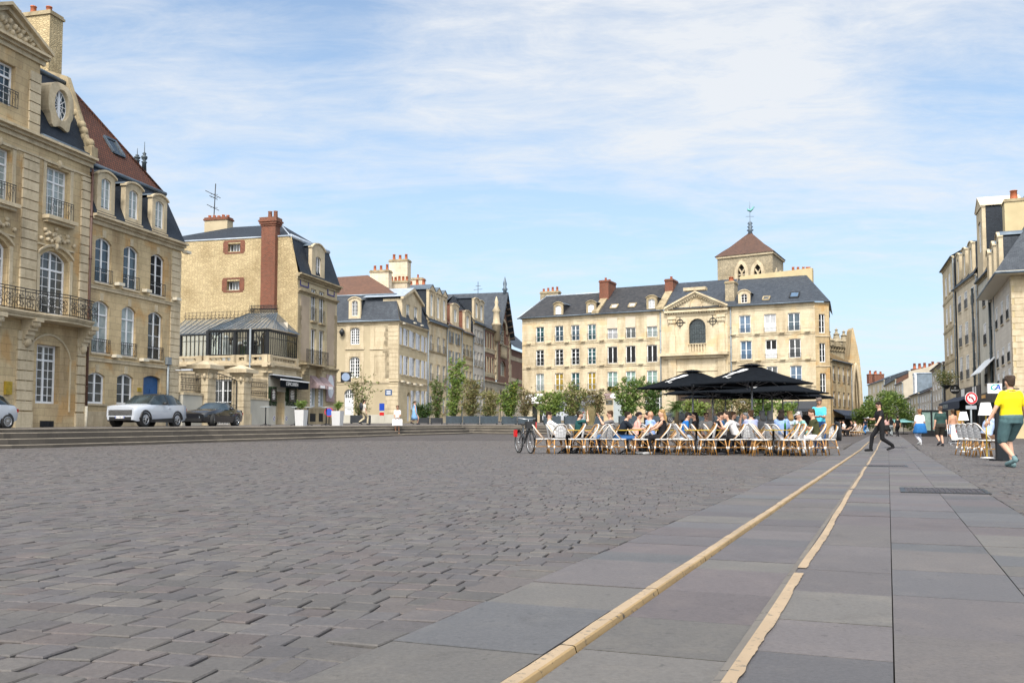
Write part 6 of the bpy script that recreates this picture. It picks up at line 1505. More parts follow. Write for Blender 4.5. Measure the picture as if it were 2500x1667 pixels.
# ------------------------------------------------------------------ church tower and the side street
def tower():
 A, B, C = at(1757, 1052, 155), at(1893, 1052, 150), at(1919.6, 1052, 158); F1, F2 = Fac(A, B), Fac(B, C); zE = F1.z(1885, 614); g = G(42, 150)
 cen = (V((A.x, A.y, 0)) + V((C.x, C.y, 0))) / 2; D = A + C - B
 root = thing('church_tower', 'square stone church tower with brown pyramid roof and weathercock behind the long row', 'church tower', (cen.x, cen.y, g)); L = F1.L
 def bel(F, k): u = F.L * k; return op(u - .6, u + .6, zE - 8.5, zE - 2.9, 1.5, gothic=True, rev=.5)
 O1, O2 = [bel(F1, .40), bel(F1, .68)], [bel(F2, .34), bel(F2, .66)]
 O1 = [op(F1.u(p, 680) - .62, F1.u(p, 680) + .62, F1.z(p, 690), F1.z(p, 645), 1.3, gothic=True, rev=.5) for p in (1810.5, 1850)]
 m = MB(); wall(m, F1, 0, F1.L, g, zE, O1, .5); wall(m, F2, 0, F2.L, g, zE, O2, .5); m.poly(D + ZUP * (g - D.z), A + ZUP * (g - A.z), A + ZUP * (zE - A.z), D + ZUP * (zE - D.z)); m.build('wall', 'rubble_grey', root)
 for F, OO in ((F1, O1), (F2, O2)):
  for o in OO:
   m = MB(); um = (o['u0'] + o['u1']) / 2; A2 = arc(op(o['u0'] - .55, o['u1'] + .55, 0, o['z1'] + .7, 2.1, gothic=True), 12); A1 = arc(o, 12)
   for (a, za), (b, zb), (c, zc), (d, zd) in zip(A2, A2[1:], A1, A1[1:]): m.hexa([F.P(c, zc, .12), F.P(d, zd, .12), F.P(d, zd, -.1), F.P(c, zc, -.1), F.P(a, za, .12), F.P(b, zb, .12), F.P(b, zb, -.1), F.P(a, za, -.1)])
   for a, b in ((o['u0'] - .55, o['u0']), (o['u1'], o['u1'] + .55)): F.box(m, a, b, o['z0'], A1[0][1], -.1, .12)
   F.box(m, um - .14, um + .14, o['z0'], o['z1'] - 1.3, -.4, -.1)
   for sg in (-1, 1): m.bar(F.P(um, o['z1'] - 1.4, -.25), F.P(um + sg * .7, o['z1'] - .4, -.25), .22)
   s = m.build('belfry_opening', 'trim', root); m = MB(); m.poly(*[F.P(u, z, -.49) for u, z in ([(o['u0'], o['z0']), (o['u1'], o['z0'])] + list(reversed(A1)))]); m.build('belfry_void', 'dark_void', s)
   m = MB(); z = o['z0'] + .2
   while z < o['z1'] - 1.6: F.box(m, o['u0'] + .05, o['u1'] - .05, z, z + .12, -.45, -.15); z += .55
   m.build('louvre', 'ashlar_grey', s)
 m = MB(); [F.box(m, -.15, F.L + .15, zE - .35, zE, -.1, .25) for F in (F1, F2)]; m.build('cornice', 'trim', root)
 ap = F1.z(1836, 567, -4.5); m = MB(); cs = [V((p.x, p.y, 0)) for p in (A, B, C, D)]; prof = [(1.09, zE), (.84, zE + 1.0), (.62, lerp(zE, ap, .40)), (.3, lerp(zE, ap, .72)), (.02, ap)]
 R4 = [[cen + (c - cen) * k + ZUP * z for c in cs] for k, z in prof]
 for r0, r1 in zip(R4, R4[1:]):
  for i in range(4): m.poly(r0[i], r0[(i + 1) % 4], r1[(i + 1) % 4], r1[i])
 m.build('roof', 'tile_tower', root)
 m = MB(); m.lathe([(.45, ap - .3), (.3, ap + .1), (.6, ap + .35), (.25, ap + .6), (.5, ap + .95), (.2, ap + 1.2), (.45, ap + 1.5), (.1, ap + 1.9), (.05, ap + 2), (.04, ap + 4.4), (.015, ap + 5.3)], 10, (cen.x, cen.y, 0)); zc = ap + 3.3; m.bar((cen.x - .7, cen.y, zc - .6), (cen.x + .7, cen.y, zc - .6), .07); m.build('finial', 'lead', root)
 m = MB(); zc = ap + 3.8; m.tube([(cen.x - .45, cen.y, zc + .25), (cen.x - .3, cen.y, zc), (cen.x + .1, cen.y, zc - .1), (cen.x + .45, cen.y, zc + .2), (cen.x + .6, cen.y, zc + .55), (cen.x + .85, cen.y, zc + .45)], [.06, .2, .26, .16, .12, .05], 6); m.build('weathercock', 'copper', root)
tower()
PS0, PS1 = at(2028, 1052, 118), at(2076, 1052, 126); FS1 = Fac(PS0, PS1)
r_, a_, b_, z_ = row_house('lichen_roof_house', 'low stone house with lichen covered roof and navy shop awning in the side street', FS1, 2028, 2077, 884, [(897, 932), (957, 991)], [.14, .38, .62, .86], 'ashlar', 'roof_lichen', base=G, rise=2.4, setb=4, panes=['glass_net', 'glass_mid', 'glass_curtain'], ww=.95, guards=.9)
m = MB(); zz = FS1.z(2052, 1000); m.hexa([FS1.P(a_ + .6, zz - .9, 1.5), FS1.P(b_ + .5, zz - .9, 1.5), FS1.P(b_ + .5, zz - .1, 0), FS1.P(a_ + .6, zz - .1, 0), FS1.P(a_ + .6, zz - .75, 1.5), FS1.P(b_ + .5, zz - .75, 1.5), FS1.P(b_ + .5, zz, 0), FS1.P(a_ + .6, zz, 0)]); FS1.box(m, a_ + .6, b_ + .5, zz - 1.2, zz - .9, 1.47, 1.5); m.build('shop_awning', 'awning_navy', r_)
m = MB(); FS1.box(m, a_ + .9, b_ - .2, G(42, 122), zz - 1.0, -.05, .05); m.build('shop_front', 'dark_void', r_)
def gothic_wall():
 A, B = at(2074, 1052, 129), at(2111, 1052, 129); F = Fac(A, B); g = G(47, 128) - .5; root = thing('gothic_ruin', 'tall honey stone gothic wall with pointed blind arch beside the round green tree', 'ruin', base_at(F.L / 2, F)[:2] + (g + .5,)); zp = F.z(2082, 800)
 out = [(0, g), (F.L, g), (F.L - .1, F.z(2107, 1005)), (F.u(2104, 930), F.z(2104, 930)), (F.u(2099, 880), F.z(2099, 878)), (F.u(2093, 850), F.z(2093, 846)), (F.u(2083, 804), zp), (F.u(2080, 806), zp - .3), (.2, F.z(2072, 880))]
 o = op(F.u(2081, 950), F.u(2099, 950), F.z(2090, 1012), F.z(2088, 888), 5.0, gothic=True); A1 = arc(o, 14); m = MB()
 ring = [(o['u0'], o['z0'])] + A1 + [(o['u1'], o['z0'])]
 def top(u): us = [out[8], out[7], out[6], out[5], out[4], out[3], out[2]]; return float(np.interp(u, [q[0] for q in us], [q[1] for q in us]))
 us = sorted(set([0, F.L] + [q[0] for q in out] + [a[0] for a in A1]))
 for a, b in zip(us, us[1:]):
  mid = (a + b) / 2
  if o['u0'] <= mid <= o['u1']:
   la, lb = (float(np.interp(x, [q[0] for q in A1], [q[1] for q in A1])) for x in (a, b)); m.poly(F.P(a, la), F.P(b, lb), F.P(b, max(top(b), lb)), F.P(a, max(la, top(a)))); m.poly(F.P(a, g), F.P(b, g), F.P(b, o['z0']), F.P(a, o['z0'])); m.poly(F.P(a, la), F.P(a, la, -.9), F.P(b, lb, -.9), F.P(b, lb)); m.poly(F.P(a, o['z0'], -.9), F.P(b, o['z0'], -.9), F.P(b, lb, -.9), F.P(a, la, -.9))
  else: m.poly(F.P(a, g), F.P(b, g), F.P(b, top(b)), F.P(a, top(a)))
  m.poly(F.P(a, top(a)), F.P(b, top(b)), F.P(b, top(b), -2), F.P(a, top(a), -2))
 for u in (0, F.L): m.poly(F.P(u, g), F.P(u, g, -2), F.P(u, top(u), -2), F.P(u, top(u)))
 for u in (o['u0'], o['u1']): m.poly(F.P(u, o['z0']), F.P(u, o['z0'], -.9), F.P(u, A1[0][1], -.9), F.P(u, A1[0][1]))
 m.build('wall', 'ashlar', root)
 t = MB(); F.box(t, -.2, F.L + .3, F.z(2095, 1018), F.z(2095, 1010), -.1, .7); t.tube([F.P(u, z, .1) for u, z in ring], .22, 6); t.tube([F.P(lerp(o['u0'], o['u1'], (u - o['u0']) / (o['u1'] - o['u0']) * .7 + .15), lerp(o['z0'], z, .93), -.5) for u, z in ring], .2, 6); t.build('arch_moulding', 'trim', root)
 P = MB(); b0, b1 = at(2022, 1052, 136), at(2080, 1052, 140); FP = Fac(b0, b1); FP.box(P, 0, FP.L, g, FP.z(2050, 845), -1.5, 0); FP.box(P, -.2, FP.L, FP.z(2050, 847), FP.z(2050, 836), -1.6, .3)
 for q in range(9): x = lerp(0, FP.L, (q + .5) / 9); P.tube([FP.P(x + .35 * math.cos(a), FP.z(2050, 853) + .35 * math.sin(a), .12) for a in (0, 1, 2, 3, 4, 5, 6.2)], .08, 4)
 P.build('parapet', 'trim_dirty', root)
 for px, yt in ((2027, 791), (2049, 800), (2067, 805)):
  u, z1 = FP.hit(px, yt); z0 = FP.z(px, 842); h = z1 - z0; c = FP.P(u, 0, -.5); P = MB(); P.lathe([(.95, z0), (.85, z0 + h * .18), (1.05, z0 + h * .2), (.55, z0 + h * .36), (.4, z0 + h * .6), (.55, z0 + h * .63), (.3, z0 + h * .68), (.14, z0 + h * .84), (.3, z0 + h * .88), (.1, z0 + h * .94), (.03, z1)], 8, (c.x, c.y, 0), sm=False); P.build('pinnacle', 'rubble_grey', root)
gothic_wall()
# ------------------------------------------------------------------ right-hand street
def FR(pa, ya, pb, yb): return Fac(at(pa, 1052, ya), at(pb, 1052, yb))
dR = dict(mat='trim', roof='zinc', cheek='slate')
Fr4 = FR(2300, 113, 2329, 102); r4, a_, b_, z_ = row_house('tall_end_house', 'tallest narrow stone house at the far end of the right row', Fr4, 2300, 2329, 645, [(673, 720), (752, 792), (825, 870), (906, 935)], [.3, .62], 'ashlar_pale', 'slate', base=G, rise=2.4, setb=4, panes=['glass_dark', 'glass_mid'], ww=1.5, rv=.07, strings=(735, 808, 886), guards=0, trim='ashlar_pale')
Fr3 = FR(2329, 101.5, 2387, 89.8); r3, a_, b_, z3_ = row_house('three_dormer_house', 'four storey stone house with three grey dormers on the right side of the street', Fr3, 2329, 2386, 690, [(712, 754), (787, 842), (868, 926)], [.24, .52, .80], 'ashlar_grey', 'slate', base=G, rise=4.5, setb=2.5, dorm=[(.22, 1.7, 3.3), (.5, 1.7, 3.3), (.78, 1.7, 3.3)], dk=dR, panes=['glass_dark', 'glass_mid', 'glass_dark'], ww=1.45, rv=.07, guards=.9, trim='ashlar_grey')
Fr2 = FR(2387, 89.4, 2428, 80); r2, a_, b_, z2_ = row_house('grey_render_house', 'grey rendered house with a tall two storey stone dormer between two stone houses', Fr2, 2387, 2428, 672, [(697, 745), (787, 840), (887, 938)], [.36, .72], 'render_grey', 'slate', base=G, rise=6.5, setb=3, panes=['glass_dark', 'glass_mid'], ww=1.5, rv=.07, guards=.9)
dormer(r2, Fr2, (a_ + b_) / 2 - 1, 3.3, z2_ + .1, z2_ + 6.2, .25, -3, 1.5, z2_ + 2.2, z2_ + 5, .2, 'trim', 'ashlar_grey', 'slate', 'glass_mid', 2, 3, pediment=True)
m = MB(); zz = Fr2.z(2410, 903); m.hexa([Fr2.P(b_ * .45, zz - .5, 1.2), Fr2.P(b_ * .95, zz - .5, 1.2), Fr2.P(b_ * .95, zz + .8, 0), Fr2.P(b_ * .45, zz + .8, 0), Fr2.P(b_ * .45, zz - .42, 1.2), Fr2.P(b_ * .95, zz - .42, 1.2), Fr2.P(b_ * .95, zz + .9, 0), Fr2.P(b_ * .45, zz + .9, 0)]); m.build('window_awning', 'white_paint', r2)
def near_right():
 c = V((35.9, 67, 0)); far = V((40.9, 79.6, 0)); F = Fac(far, c); H = Fac(c, c + V((.9285, -.3714, 0)) * 12); L = F.L; g = -.3
 root = thing('slate_mansard_house', 'stone house with big slate mansard and wide eaves nearest on the right', 'building', (38, 72, G(38, 72))); ze = H.z(2490, 672)
 cols = [(2441, 744, 799, 852, 897, 912, 950), (2453, 728, 787, 845, 889, 905, 946), (2467, 713, 773, 833, 880, 897, 941)]; O = []
 for k, (px, *ys) in enumerate(cols):
  for a, b in ((0, 1), (2, 3), (4, 5)): u = L * (.28 + .27 * k); O.append(op(u - .7, u + .7, F.z(2453, cols[1][1 + b]), F.z(2453, cols[1][1 + a]), rev=.07))
 OH = [op(3.4, 4.6, z0, z0 + 2.3) for z0 in (ze - 3.6, ze - 7.4)]
 m = MB(); wall(m, F, 0, L, g, ze, O, .2); m.build('side_wall', 'ashlar_white', root); m = MB(); wall(m, H, 0, 12, g, ze, OH, .2); m.build('front_wall', 'render_cream', root)
 simple_windows(root, F, O, 2, 3, ['glass_dark', 'glass_mid', 'glass_dark'], .7); simple_windows(root, H, OH, 2, 3, ['glass_dark'], .7)
 t = MB(); [sill(t, F, o) for o in O]; quoins(t, F, L - .7, L + .03, 3, ze, .45, .03, .04, .2); quoins(t, H, -.03, .8, 3, ze, .45, .03, .04, .2); t.build('stone_trim', 'trim', root)
 ov = 1.1; s = MB(); P = [F.P(0, ze, ov), F.P(L + ov, ze, ov), H.P(12, ze, ov)]; P[1] = c + F.n * ov + H.n * ov + ZUP * ze
 w = [F.P(0, ze, 0), c + ZUP * ze, H.P(12, ze, 0)]; s.poly(P[0], P[1], w[1], w[0]); s.poly(P[1], P[2], w[2], w[1])
 for a, b in ((P[0], P[1]), (P[1], P[2])): s.poly(a, b, b + ZUP * .22, a + ZUP * .22)
 s.build('eaves', 'cream_paint', root); zt = H.z(2490, 553, -1.6); m = MB(); q = [p + ZUP * .22 for p in P]; T0 = [F.P(0, zt, -1.3), c - F.n * 1.3 - H.n * 1.3 + ZUP * zt, H.P(12, zt, -1.3)]
 m.poly(q[0], q[1], T0[1], T0[0]); m.poly(q[1], q[2], T0[2], T0[1]); m.poly(T0[0], T0[1], T0[1] + V((2.5, 4, 1.6)), T0[0] + V((3.5, 0, 1.6))); m.poly(T0[1], T0[2], T0[2] + V((2, 4, 1.6)), T0[1] + V((2.5, 4, 1.6))); m.poly(F.P(0, ze, 0), F.P(0, zt, -1.3), F.P(0, zt, -8), F.P(0, ze, -8)); m.build('roof', 'slate_blue', root)
 m = MB(); m.tube([P[0] + ZUP * .1, P[1] + ZUP * .1, P[2] + ZUP * .1], .1, 6); m.tube([T0[0], T0[1], T0[2]], .1, 6); m.build('gutter', 'zinc', root)
 for k in (.30, .56, .82): dormer(root, F, L * k, 1.5, ze + .5, ze + 3.6, .55, -2, .8, ze + 1.0, ze + 3.0, .4, 'trim', 'zinc', 'slate_blue', 'glass_net', 2, 3)
 chimney(root, F.P(L * .1, 0, -5), V((.9285, -.3714, 0)), 8, 1.6, ze + 2, H.z(2480, 488, -12), 'render_cream', 5, ph=1.0, pr=.3); chimney(root, F.P(-3, 0, -4.5), V((.9285, -.3714, 0)), 2.4, 1.4, ze + 2, H.z(2446, 523, -14), 'brick', 1, 'brick')
 pipe(root, F, .1, g, ze - .2, .15, .11, 'iron_blue')
 return root, F, H
r1, Fr1, Hr1 = near_right()
pipe(r2, Fr2, .15, 0, z2_, .15, .1, 'iron_blue')
# shop fronts along the right row
def shop(rt, F, pa, pb, y0, y1, mat, name, d=.25):
 a, b = F.u(pa, (y0 + y1) / 2), F.u(pb, (y0 + y1) / 2); pm = (pa + pb) / 2; m = MB(); F.box(m, a, b, F.z(pm, y1), F.z(pm, y0), -.05, d); return m.build(name, mat, rt), a, b
s, a, b = shop(r3, Fr3, 2340, 2400, 945, 972, 'shop_taupe', 'shop_fascia'); m = MB(); zz = Fr3.z(2368, 958)
for k in (.25, .72): Fr3.box(m, lerp(a, b, k), lerp(a, b, k + .14), zz - .42, zz + .42, .26, .28)
m.build('fascia_panel', 'white_paint', s)
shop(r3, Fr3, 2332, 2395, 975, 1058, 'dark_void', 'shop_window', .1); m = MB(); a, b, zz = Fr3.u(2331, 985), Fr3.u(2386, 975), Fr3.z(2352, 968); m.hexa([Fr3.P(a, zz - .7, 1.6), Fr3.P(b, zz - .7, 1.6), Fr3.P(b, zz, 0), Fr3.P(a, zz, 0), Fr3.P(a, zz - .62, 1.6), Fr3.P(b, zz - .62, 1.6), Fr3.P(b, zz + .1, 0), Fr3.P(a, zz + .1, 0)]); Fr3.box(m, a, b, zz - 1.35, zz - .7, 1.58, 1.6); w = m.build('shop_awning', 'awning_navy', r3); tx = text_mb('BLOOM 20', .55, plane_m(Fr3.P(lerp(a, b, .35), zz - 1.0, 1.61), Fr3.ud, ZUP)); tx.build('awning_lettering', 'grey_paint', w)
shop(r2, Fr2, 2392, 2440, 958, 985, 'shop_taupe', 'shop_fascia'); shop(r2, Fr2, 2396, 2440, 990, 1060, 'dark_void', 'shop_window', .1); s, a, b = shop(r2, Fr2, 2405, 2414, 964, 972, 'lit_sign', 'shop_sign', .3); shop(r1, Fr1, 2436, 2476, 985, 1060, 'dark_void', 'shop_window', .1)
# far curve of the street
far = [('far_tall_house', 'pale four storey house at the near end of the far street', 2275, 135, 2302, 118, 896, [(912, 926), (934, 950), (962, 978), (992, 1006)], 'ashlar_white', 'slate_worn', 1.2, 4), ('far_brown_roof_house', 'pale house with steep brown roof in the far street', 2244, 153, 2276, 135, 957, [(966, 980), (988, 1002), (1010, 1024)], 'ashlar_white', 'tile_brown', 2.4, 5), ('far_dormer_house', 'narrow buff house with white dormer in the far street', 2223, 168, 2245, 153, 963, [(972, 986), (994, 1008), (1018, 1032)], 'ashlar_buff', 'slate_blue', 2.2, 3), ('far_low_house', 'low grey roofed house left of the white dormer in the far street', 2204, 183, 2224, 168, 973, [(982, 996), (1006, 1020)], 'ashlar_buff', 'slate_blue', 2.2, 3), ('far_gable_house', 'house with big blank whitish gable wall in the far street', 2187, 196, 2205, 183, 936, [(942, 955), (966, 978), (990, 1004)], 'ashlar_grey', 'slate_worn', 2.6, 3), ('far_brick_chimney_house', 'buff house under long red brick chimneys in the far street', 2159, 226, 2188, 196, 934, [(941, 953), (960, 972), (984, 996)], 'ashlar_buff', 'tile_brown', 2.4, 5), ('far_rounded_house', 'cream house with bluish slate roof and two red chimneys above the round tree', 2119, 252, 2160, 226, 934, [(943, 958), (968, 984)], 'ashlar_pale', 'slate_blue', 2.2, 4)]
for n, l, pa, za, pb, zb, ye, rows, mt, rf, rise, nc in far:
 F = FR(pa, za, pb, zb); rt, a, b, z = row_house(n, l, F, pa, pb, ye, rows, [(k + .5) / nc for k in range(nc)], mt, rf, base=G, rise=rise, setb=5, panes=['glass_dark', 'glass_mid'], ww=1.4, rv=.06, guards=0, trim=mt)
 if n == 'far_gable_house': m = MB(); m.poly(F.P(b + .06, 0, 0), F.P(b + .06, 0, -11), F.P(b + .06, z + 1, -11), F.P(b + .06, z + rise + 1, -6), F.P(b + .06, z + .2, 0)); m.poly(F.P(b + .1, 0, -1), F.P(b + .1, 0, -14), F.P(b + .1, z + 5, -14), F.P(b + .1, z + 2, -1)); m.build('gable_wall', 'render_white', rt)
 if n == 'far_brick_chimney_house': chimney(rt, F.P(b, 0, -5), V((1, -.1, 0)), 4, 1.5, z, zpx(F.P(b, 0, -5), 900), 'brick', 4, 'brick', 1, .3); chimney(rt, F.P(b + 1, 0, -9), V((1, -.1, 0)), 5.5, 1.5, z, zpx(F.P(b + 1, 0, -9), 896), 'brick', 5, 'brick', 1, .3)
 if n == 'far_rounded_house':
  for px in (2130, 2144): p = F.P(F.u(px, 920, -3), 0, -3); chimney(rt, p, V((1, 0, 0)), 2.6, 1.6, z + 1, zpx(p, 913), 'brick', 2, 'brick', .8, .3)
 if n == 'far_dormer_house': dormer(rt, F, (a + b) / 2, 3.2, z + .2, z + 3.6, .1, -3, 2, z + .6, z + 3, .2, 'white_paint', 'zinc_pale', 'zinc', 'glass_sky')
 if n == 'far_brown_roof_house': chimney(rt, F.P((a + b) / 2, 0, -5), V((1, 0, 0)), 3, 1.4, z + 1, zpx(F.P((a + b) / 2, 0, -5), 918), 'brick', 3, 'brick', .9, .3)
 if n == 'far_tall_house': chimney(rt, F.P(.5, 0, -5), V((1, 0, 0)), 5, 1.4, z, zpx(F.P(.5, 0, -5), 888), 'render_grey', 3, ph=.9, pr=.3)
# ------------------------------------------------------------------ cars
flat('car_white', (.44, .47, .52), .25, 0, .5, var=0, coat=.6); flat('car_black', (.012, .012, .014), .2, 0, .5, var=0, coat=.8); flat('car_blue_roof', (.25, .33, .47), .4, var=0); flat('car_slate', (.05, .06, .07), .25, .3, var=0, coat=.5)
flat('tyre', (.018, .018, .018), .8, var=0); flat('alloy', (.45, .46, .48), .3, .8, var=0); flat('chrome', (.6, .62, .64), .15, 1, var=0); flat('red_lamp', (.35, .015, .015), .25, var=0); flat('lamp_glass', (.55, .6, .65), .1, .3, var=0); flat('plate_blue', (.02, .06, .35), .4, var=0)
glassy('car_glass', (.012, .018, .02), (.05, .07, .08), .03)
def car(name, label, loc, rz, L, W, body, prof, wb, wr, roofm=None, cladding=None, wheelm='alloy', grille=True, plate=None, steer=0.0, trimline=None, rows=5):
 """prof: stations along the length (x, z sill, z belt, z top, half width, half width of roof)"""
 root = thing(name, label, 'car', loc, rz); rf = roofm or body
 mb = MB(); rings = []
 for x, zs, zb, zt, w, wt in prof:
  rings.append([(x, w * .93, zs), (x, w, lerp(zs, zb, .3)), (x, w, lerp(zs, zb, .7)), (x, w * .965, zb), (x, wt, zt - .03), (x, wt * .82, zt), (x, 0, zt + .02)])
 def strip(j0, j1, sm=True, filt=None):
  m = MB(); ids = [m.pts(list(r) + [(a, -b, c) for a, b, c in reversed(r[:-1])]) for r in rings]
  for i in range(len(ids) - 1):
   for jj in range(12):
    j = jj if jj < 6 else 11 - jj
    if j0 <= j < j1 and not (filt and not filt(i, j)): m.face((ids[i] + jj, ids[i] + jj + 1, ids[i + 1] + jj + 1, ids[i + 1] + jj), sm)
  return m
 hi = [zt - zb > .12 for x, zs, zb, zt, w, wt in prof]
 isglass = lambda i, j: j > 2 and (hi[i] or hi[i + 1]) and (j == 3 or not (hi[i] and hi[i + 1]))
 m = strip(0, 6, True, lambda i, j: not isglass(i, j) and not (hi[i] and hi[i + 1] and j > 3))
 for r in (rings[0], rings[-1]): m.poly(*([(a, b, c) for a, b, c in r] + [(a, -b, c) for a, b, c in reversed(r)]))
 m.build('body', body, root)
 rm = strip(4, 6, True, lambda i, j: hi[i] and hi[i + 1])
 rm.build('roof', rf, root)
 g = strip(3, 6, True, isglass); g.build('windows', 'car_glass', root)
 p = MB(); xs = [q[0] for q, h in zip(prof, hi) if h]; Q = [q for q, h in zip(prof, hi) if h]
 for k in ((.40,) if len(Q) < 5 else (.36, .74)):
  x = lerp(xs[0], xs[-1], k); zb, zt, w, wt = (float(np.interp(-x, [-q[0] for q in Q], [q[n] for q in Q])) for n in (2, 3, 4, 5))
  for sg in (1, -1): p.bar((x, sg * w * .97, zb), (x + .04, sg * (wt + .005), zt - .04), .07, .02)
 p.build('door_pillar', rf, root)
 if trimline:
  for sg in (1, -1): t = MB(); t.tube([(q[0], sg * (q[5] + .012), q[3] - .02) for q in [Q[0]] + Q + [Q[-1]]], .016, 4); t.build('window_trim', trimline, root)
 for sg in (1, -1):
  for i, x in enumerate((wb / 2 + .08, -wb / 2 + .08)):
   a = MB(); n = 18; hw = W / 2
   if cladding: a.tube([(x + (wr + .07) * math.cos(math.pi * k / 12), sg * (hw - .02), wr + (wr + .07) * math.sin(math.pi * k / 12)) for k in range(13)], .065, 6); a.build('wheel_arch', cladding, root)
   w = MB(); y0, y1 = sg * (hw - .24), sg * (hw + .005); st = steer if i == 0 else 0
   rot = lambda vx, vy, vz: (x + vx * math.cos(st) - (vy - sg * (hw - .12)) * math.sin(st), sg * (hw - .12) + (vy - sg * (hw - .12)) * math.cos(st) + vx * math.sin(st), vz)
   w.rings([[rot(r * math.cos(2 * math.pi * k / n), y, wr + r * math.sin(2 * math.pi * k / n)) for k in range(n)] for r, y in ((wr * .6, y0), (wr * .97, y0), (wr, lerp(y0, y1, .2)), (wr, lerp(y0, y1, .85)), (wr * .95, y1), (wr * .70, y1), (wr * .66, y1 - sg * .04))])
   d = MB(); d.rings([[rot((wr + .05) * math.cos(2 * math.pi * k / n), y, wr + .02 + (wr + .05) * math.sin(2 * math.pi * k / n)) for k in range(n)] for y in (sg * (hw - .3), sg * (hw - .025))]);
   wh = w.build('wheel', 'tyre', root); d.build('wheel_well', 'tyre', root)
   r = MB(); r.tube([rot(wr * .66 * math.cos(2 * math.pi * k / 20), y1 - sg * .015, wr + wr * .66 * math.sin(2 * math.pi * k / 20)) for k in range(21)], .022, 5)
   for k in range(rows): an = 2 * math.pi * k / rows; r.bar(rot(.05 * math.cos(an), y1 - sg * .02, wr + .05 * math.sin(an)), rot(wr * .64 * math.cos(an), y1 - sg * .02, wr + wr * .64 * math.sin(an)), .05 if rows < 8 else .028, .03, V((0, 1, 0)))
   r.ball(rot(0, y1 - sg * .02, wr), .06, .03, .06); r.build('rim', wheelm, wh)
 F, B = prof[0], prof[-1]; zb = F[2]
 for sg in (1, -1):
  h = MB(); h.hexa([(F[0] - .32, sg * F[4] * 1.02, zb - .17), (F[0] + .015, sg * F[4] * .60, zb - .19), (F[0] - .02, sg * F[4] * .55, zb - .19), (F[0] - .35, sg * F[4] * .9, zb - .17), (F[0] - .38, sg * F[4] * 1.03, zb - .03), (F[0] + .01, sg * F[4] * .60, zb - .10), (F[0] - .03, sg * F[4] * .55, zb - .10), (F[0] - .4, sg * F[4] * .9, zb - .03)]); h.build('headlight', 'lamp_glass', root)
  h = MB(); h.box(B[0] - .02, B[0] + .26, min(sg * B[4] * .62, sg * B[4] * 1.04), max(sg * B[4] * .62, sg * B[4] * 1.04), B[2] - .16, B[2] - .02); h.build('taillight', 'red_lamp', root)
  mi = MB(); k = Q[0]; mi.ball((k[0] - .25, sg * (k[4] + .12), k[2] + .08), .1, .14, .085); mi.build('wing_mirror', 'black_plastic' if body != 'car_black' else body, root)
  dh = MB()
  for k in ((.2, .55) if len(Q) > 4 else (.35,)): x = lerp(xs[0], xs[-1], k); dh.box(x - .22, x - .02, min(sg * (W / 2 + .02), sg * W / 2 * .96), max(sg * (W / 2 + .02), sg * W / 2 * .96), Q[0][2] - .17, Q[0][2] - .13)
  dh.build('door_handle', body if body != 'car_black' else 'chrome', root)
 lo = MB(); lo.box(F[0] - .12, F[0] + .03, -F[4] * .8, F[4] * .8, F[1] - .02, F[1] + .16); lo.build('front_bumper', 'black_plastic', root)
 if cladding:
  for sg in (1, -1): s = MB(); s.hexa([(wb / 2 - .3, sg * (W / 2 + .01), .22), (-wb / 2 + .5, sg * (W / 2 + .01), .22), (-wb / 2 + .5, sg * W / 2 * .9, .22), (wb / 2 - .3, sg * W / 2 * .9, .22), (wb / 2 - .3, sg * (W / 2 + .012), .36), (-wb / 2 + .5, sg * (W / 2 + .012), .46), (-wb / 2 + .5, sg * W / 2 * .9, .46), (wb / 2 - .3, sg * W / 2 * .9, .36)]); s.build('side_skirt', cladding, root)
 if grille:
  q = MB(); q.box(F[0] - .05, F[0] + .02, -F[4] * .86, F[4] * .86, zb - .36, zb - .1); gr = q.build('grille', 'black_plastic', root); q = MB()
  for k in range(34): y = lerp(-F[4] * .84, F[4] * .84, k / 33); q.box(F[0] + .021, F[0] + .03, y - .008, y + .008, zb - .34, zb - .12)
  q.build('grille_bars', 'alloy', gr)
 if plate:
  q = MB(); q.box(F[0] + .02, F[0] + .045, -.26, .26, zb - .52, zb - .41); pl = q.build('number_plate', 'white_plain', root)
  q = MB()
  for a in (-.26, .225): q.box(F[0] + .045, F[0] + .048, a, a + .035, zb - .52, zb - .41)
  q.build('plate_band', 'plate_blue', pl); text_mb(plate, .1, plane_m((F[0] + .049, 0, zb - .465), (0, 1, 0), (0, 0, 1)), .001).build('plate_lettering', 'black_paint', pl)
 return root
HD = math.atan2(-FL.ud.y, -FL.ud.x)
SUVP = [(2.22, .32, .92, .97, .78, .66), (2.08, .26, 1.02, 1.06, .90, .74), (1.25, .26, 1.09, 1.13, .93, .74), (.95, .26, 1.10, 1.16, .93, .74), (.3, .26, 1.11, 1.62, .93, .65), (-.5, .26, 1.12, 1.71, .93, .66), (-1.2, .26, 1.14, 1.68, .93, .64), (-1.8, .28, 1.17, 1.50, .91, .60), (-2.2, .34, 1.12, 1.16, .86, .60), (-2.3, .42, 1.0, 1.03, .78, .60)]
COUPE = [(2.25, .25, .62, .66, .68, .50), (2.05, .18, .76, .79, .82, .64), (1.1, .18, .90, .93, .87, .68), (.75, .18, .91, .96, .87, .68), (-.05, .18, .92, 1.33, .87, .56), (-.6, .18, .93, 1.37, .87, .56), (-1.1, .18, .94, 1.27, .86, .54), (-1.65, .22, .95, 1.0, .84, .60), (-2.1, .26, .94, .97, .78, .58), (-2.25, .34, .82, .85, .72, .55)]
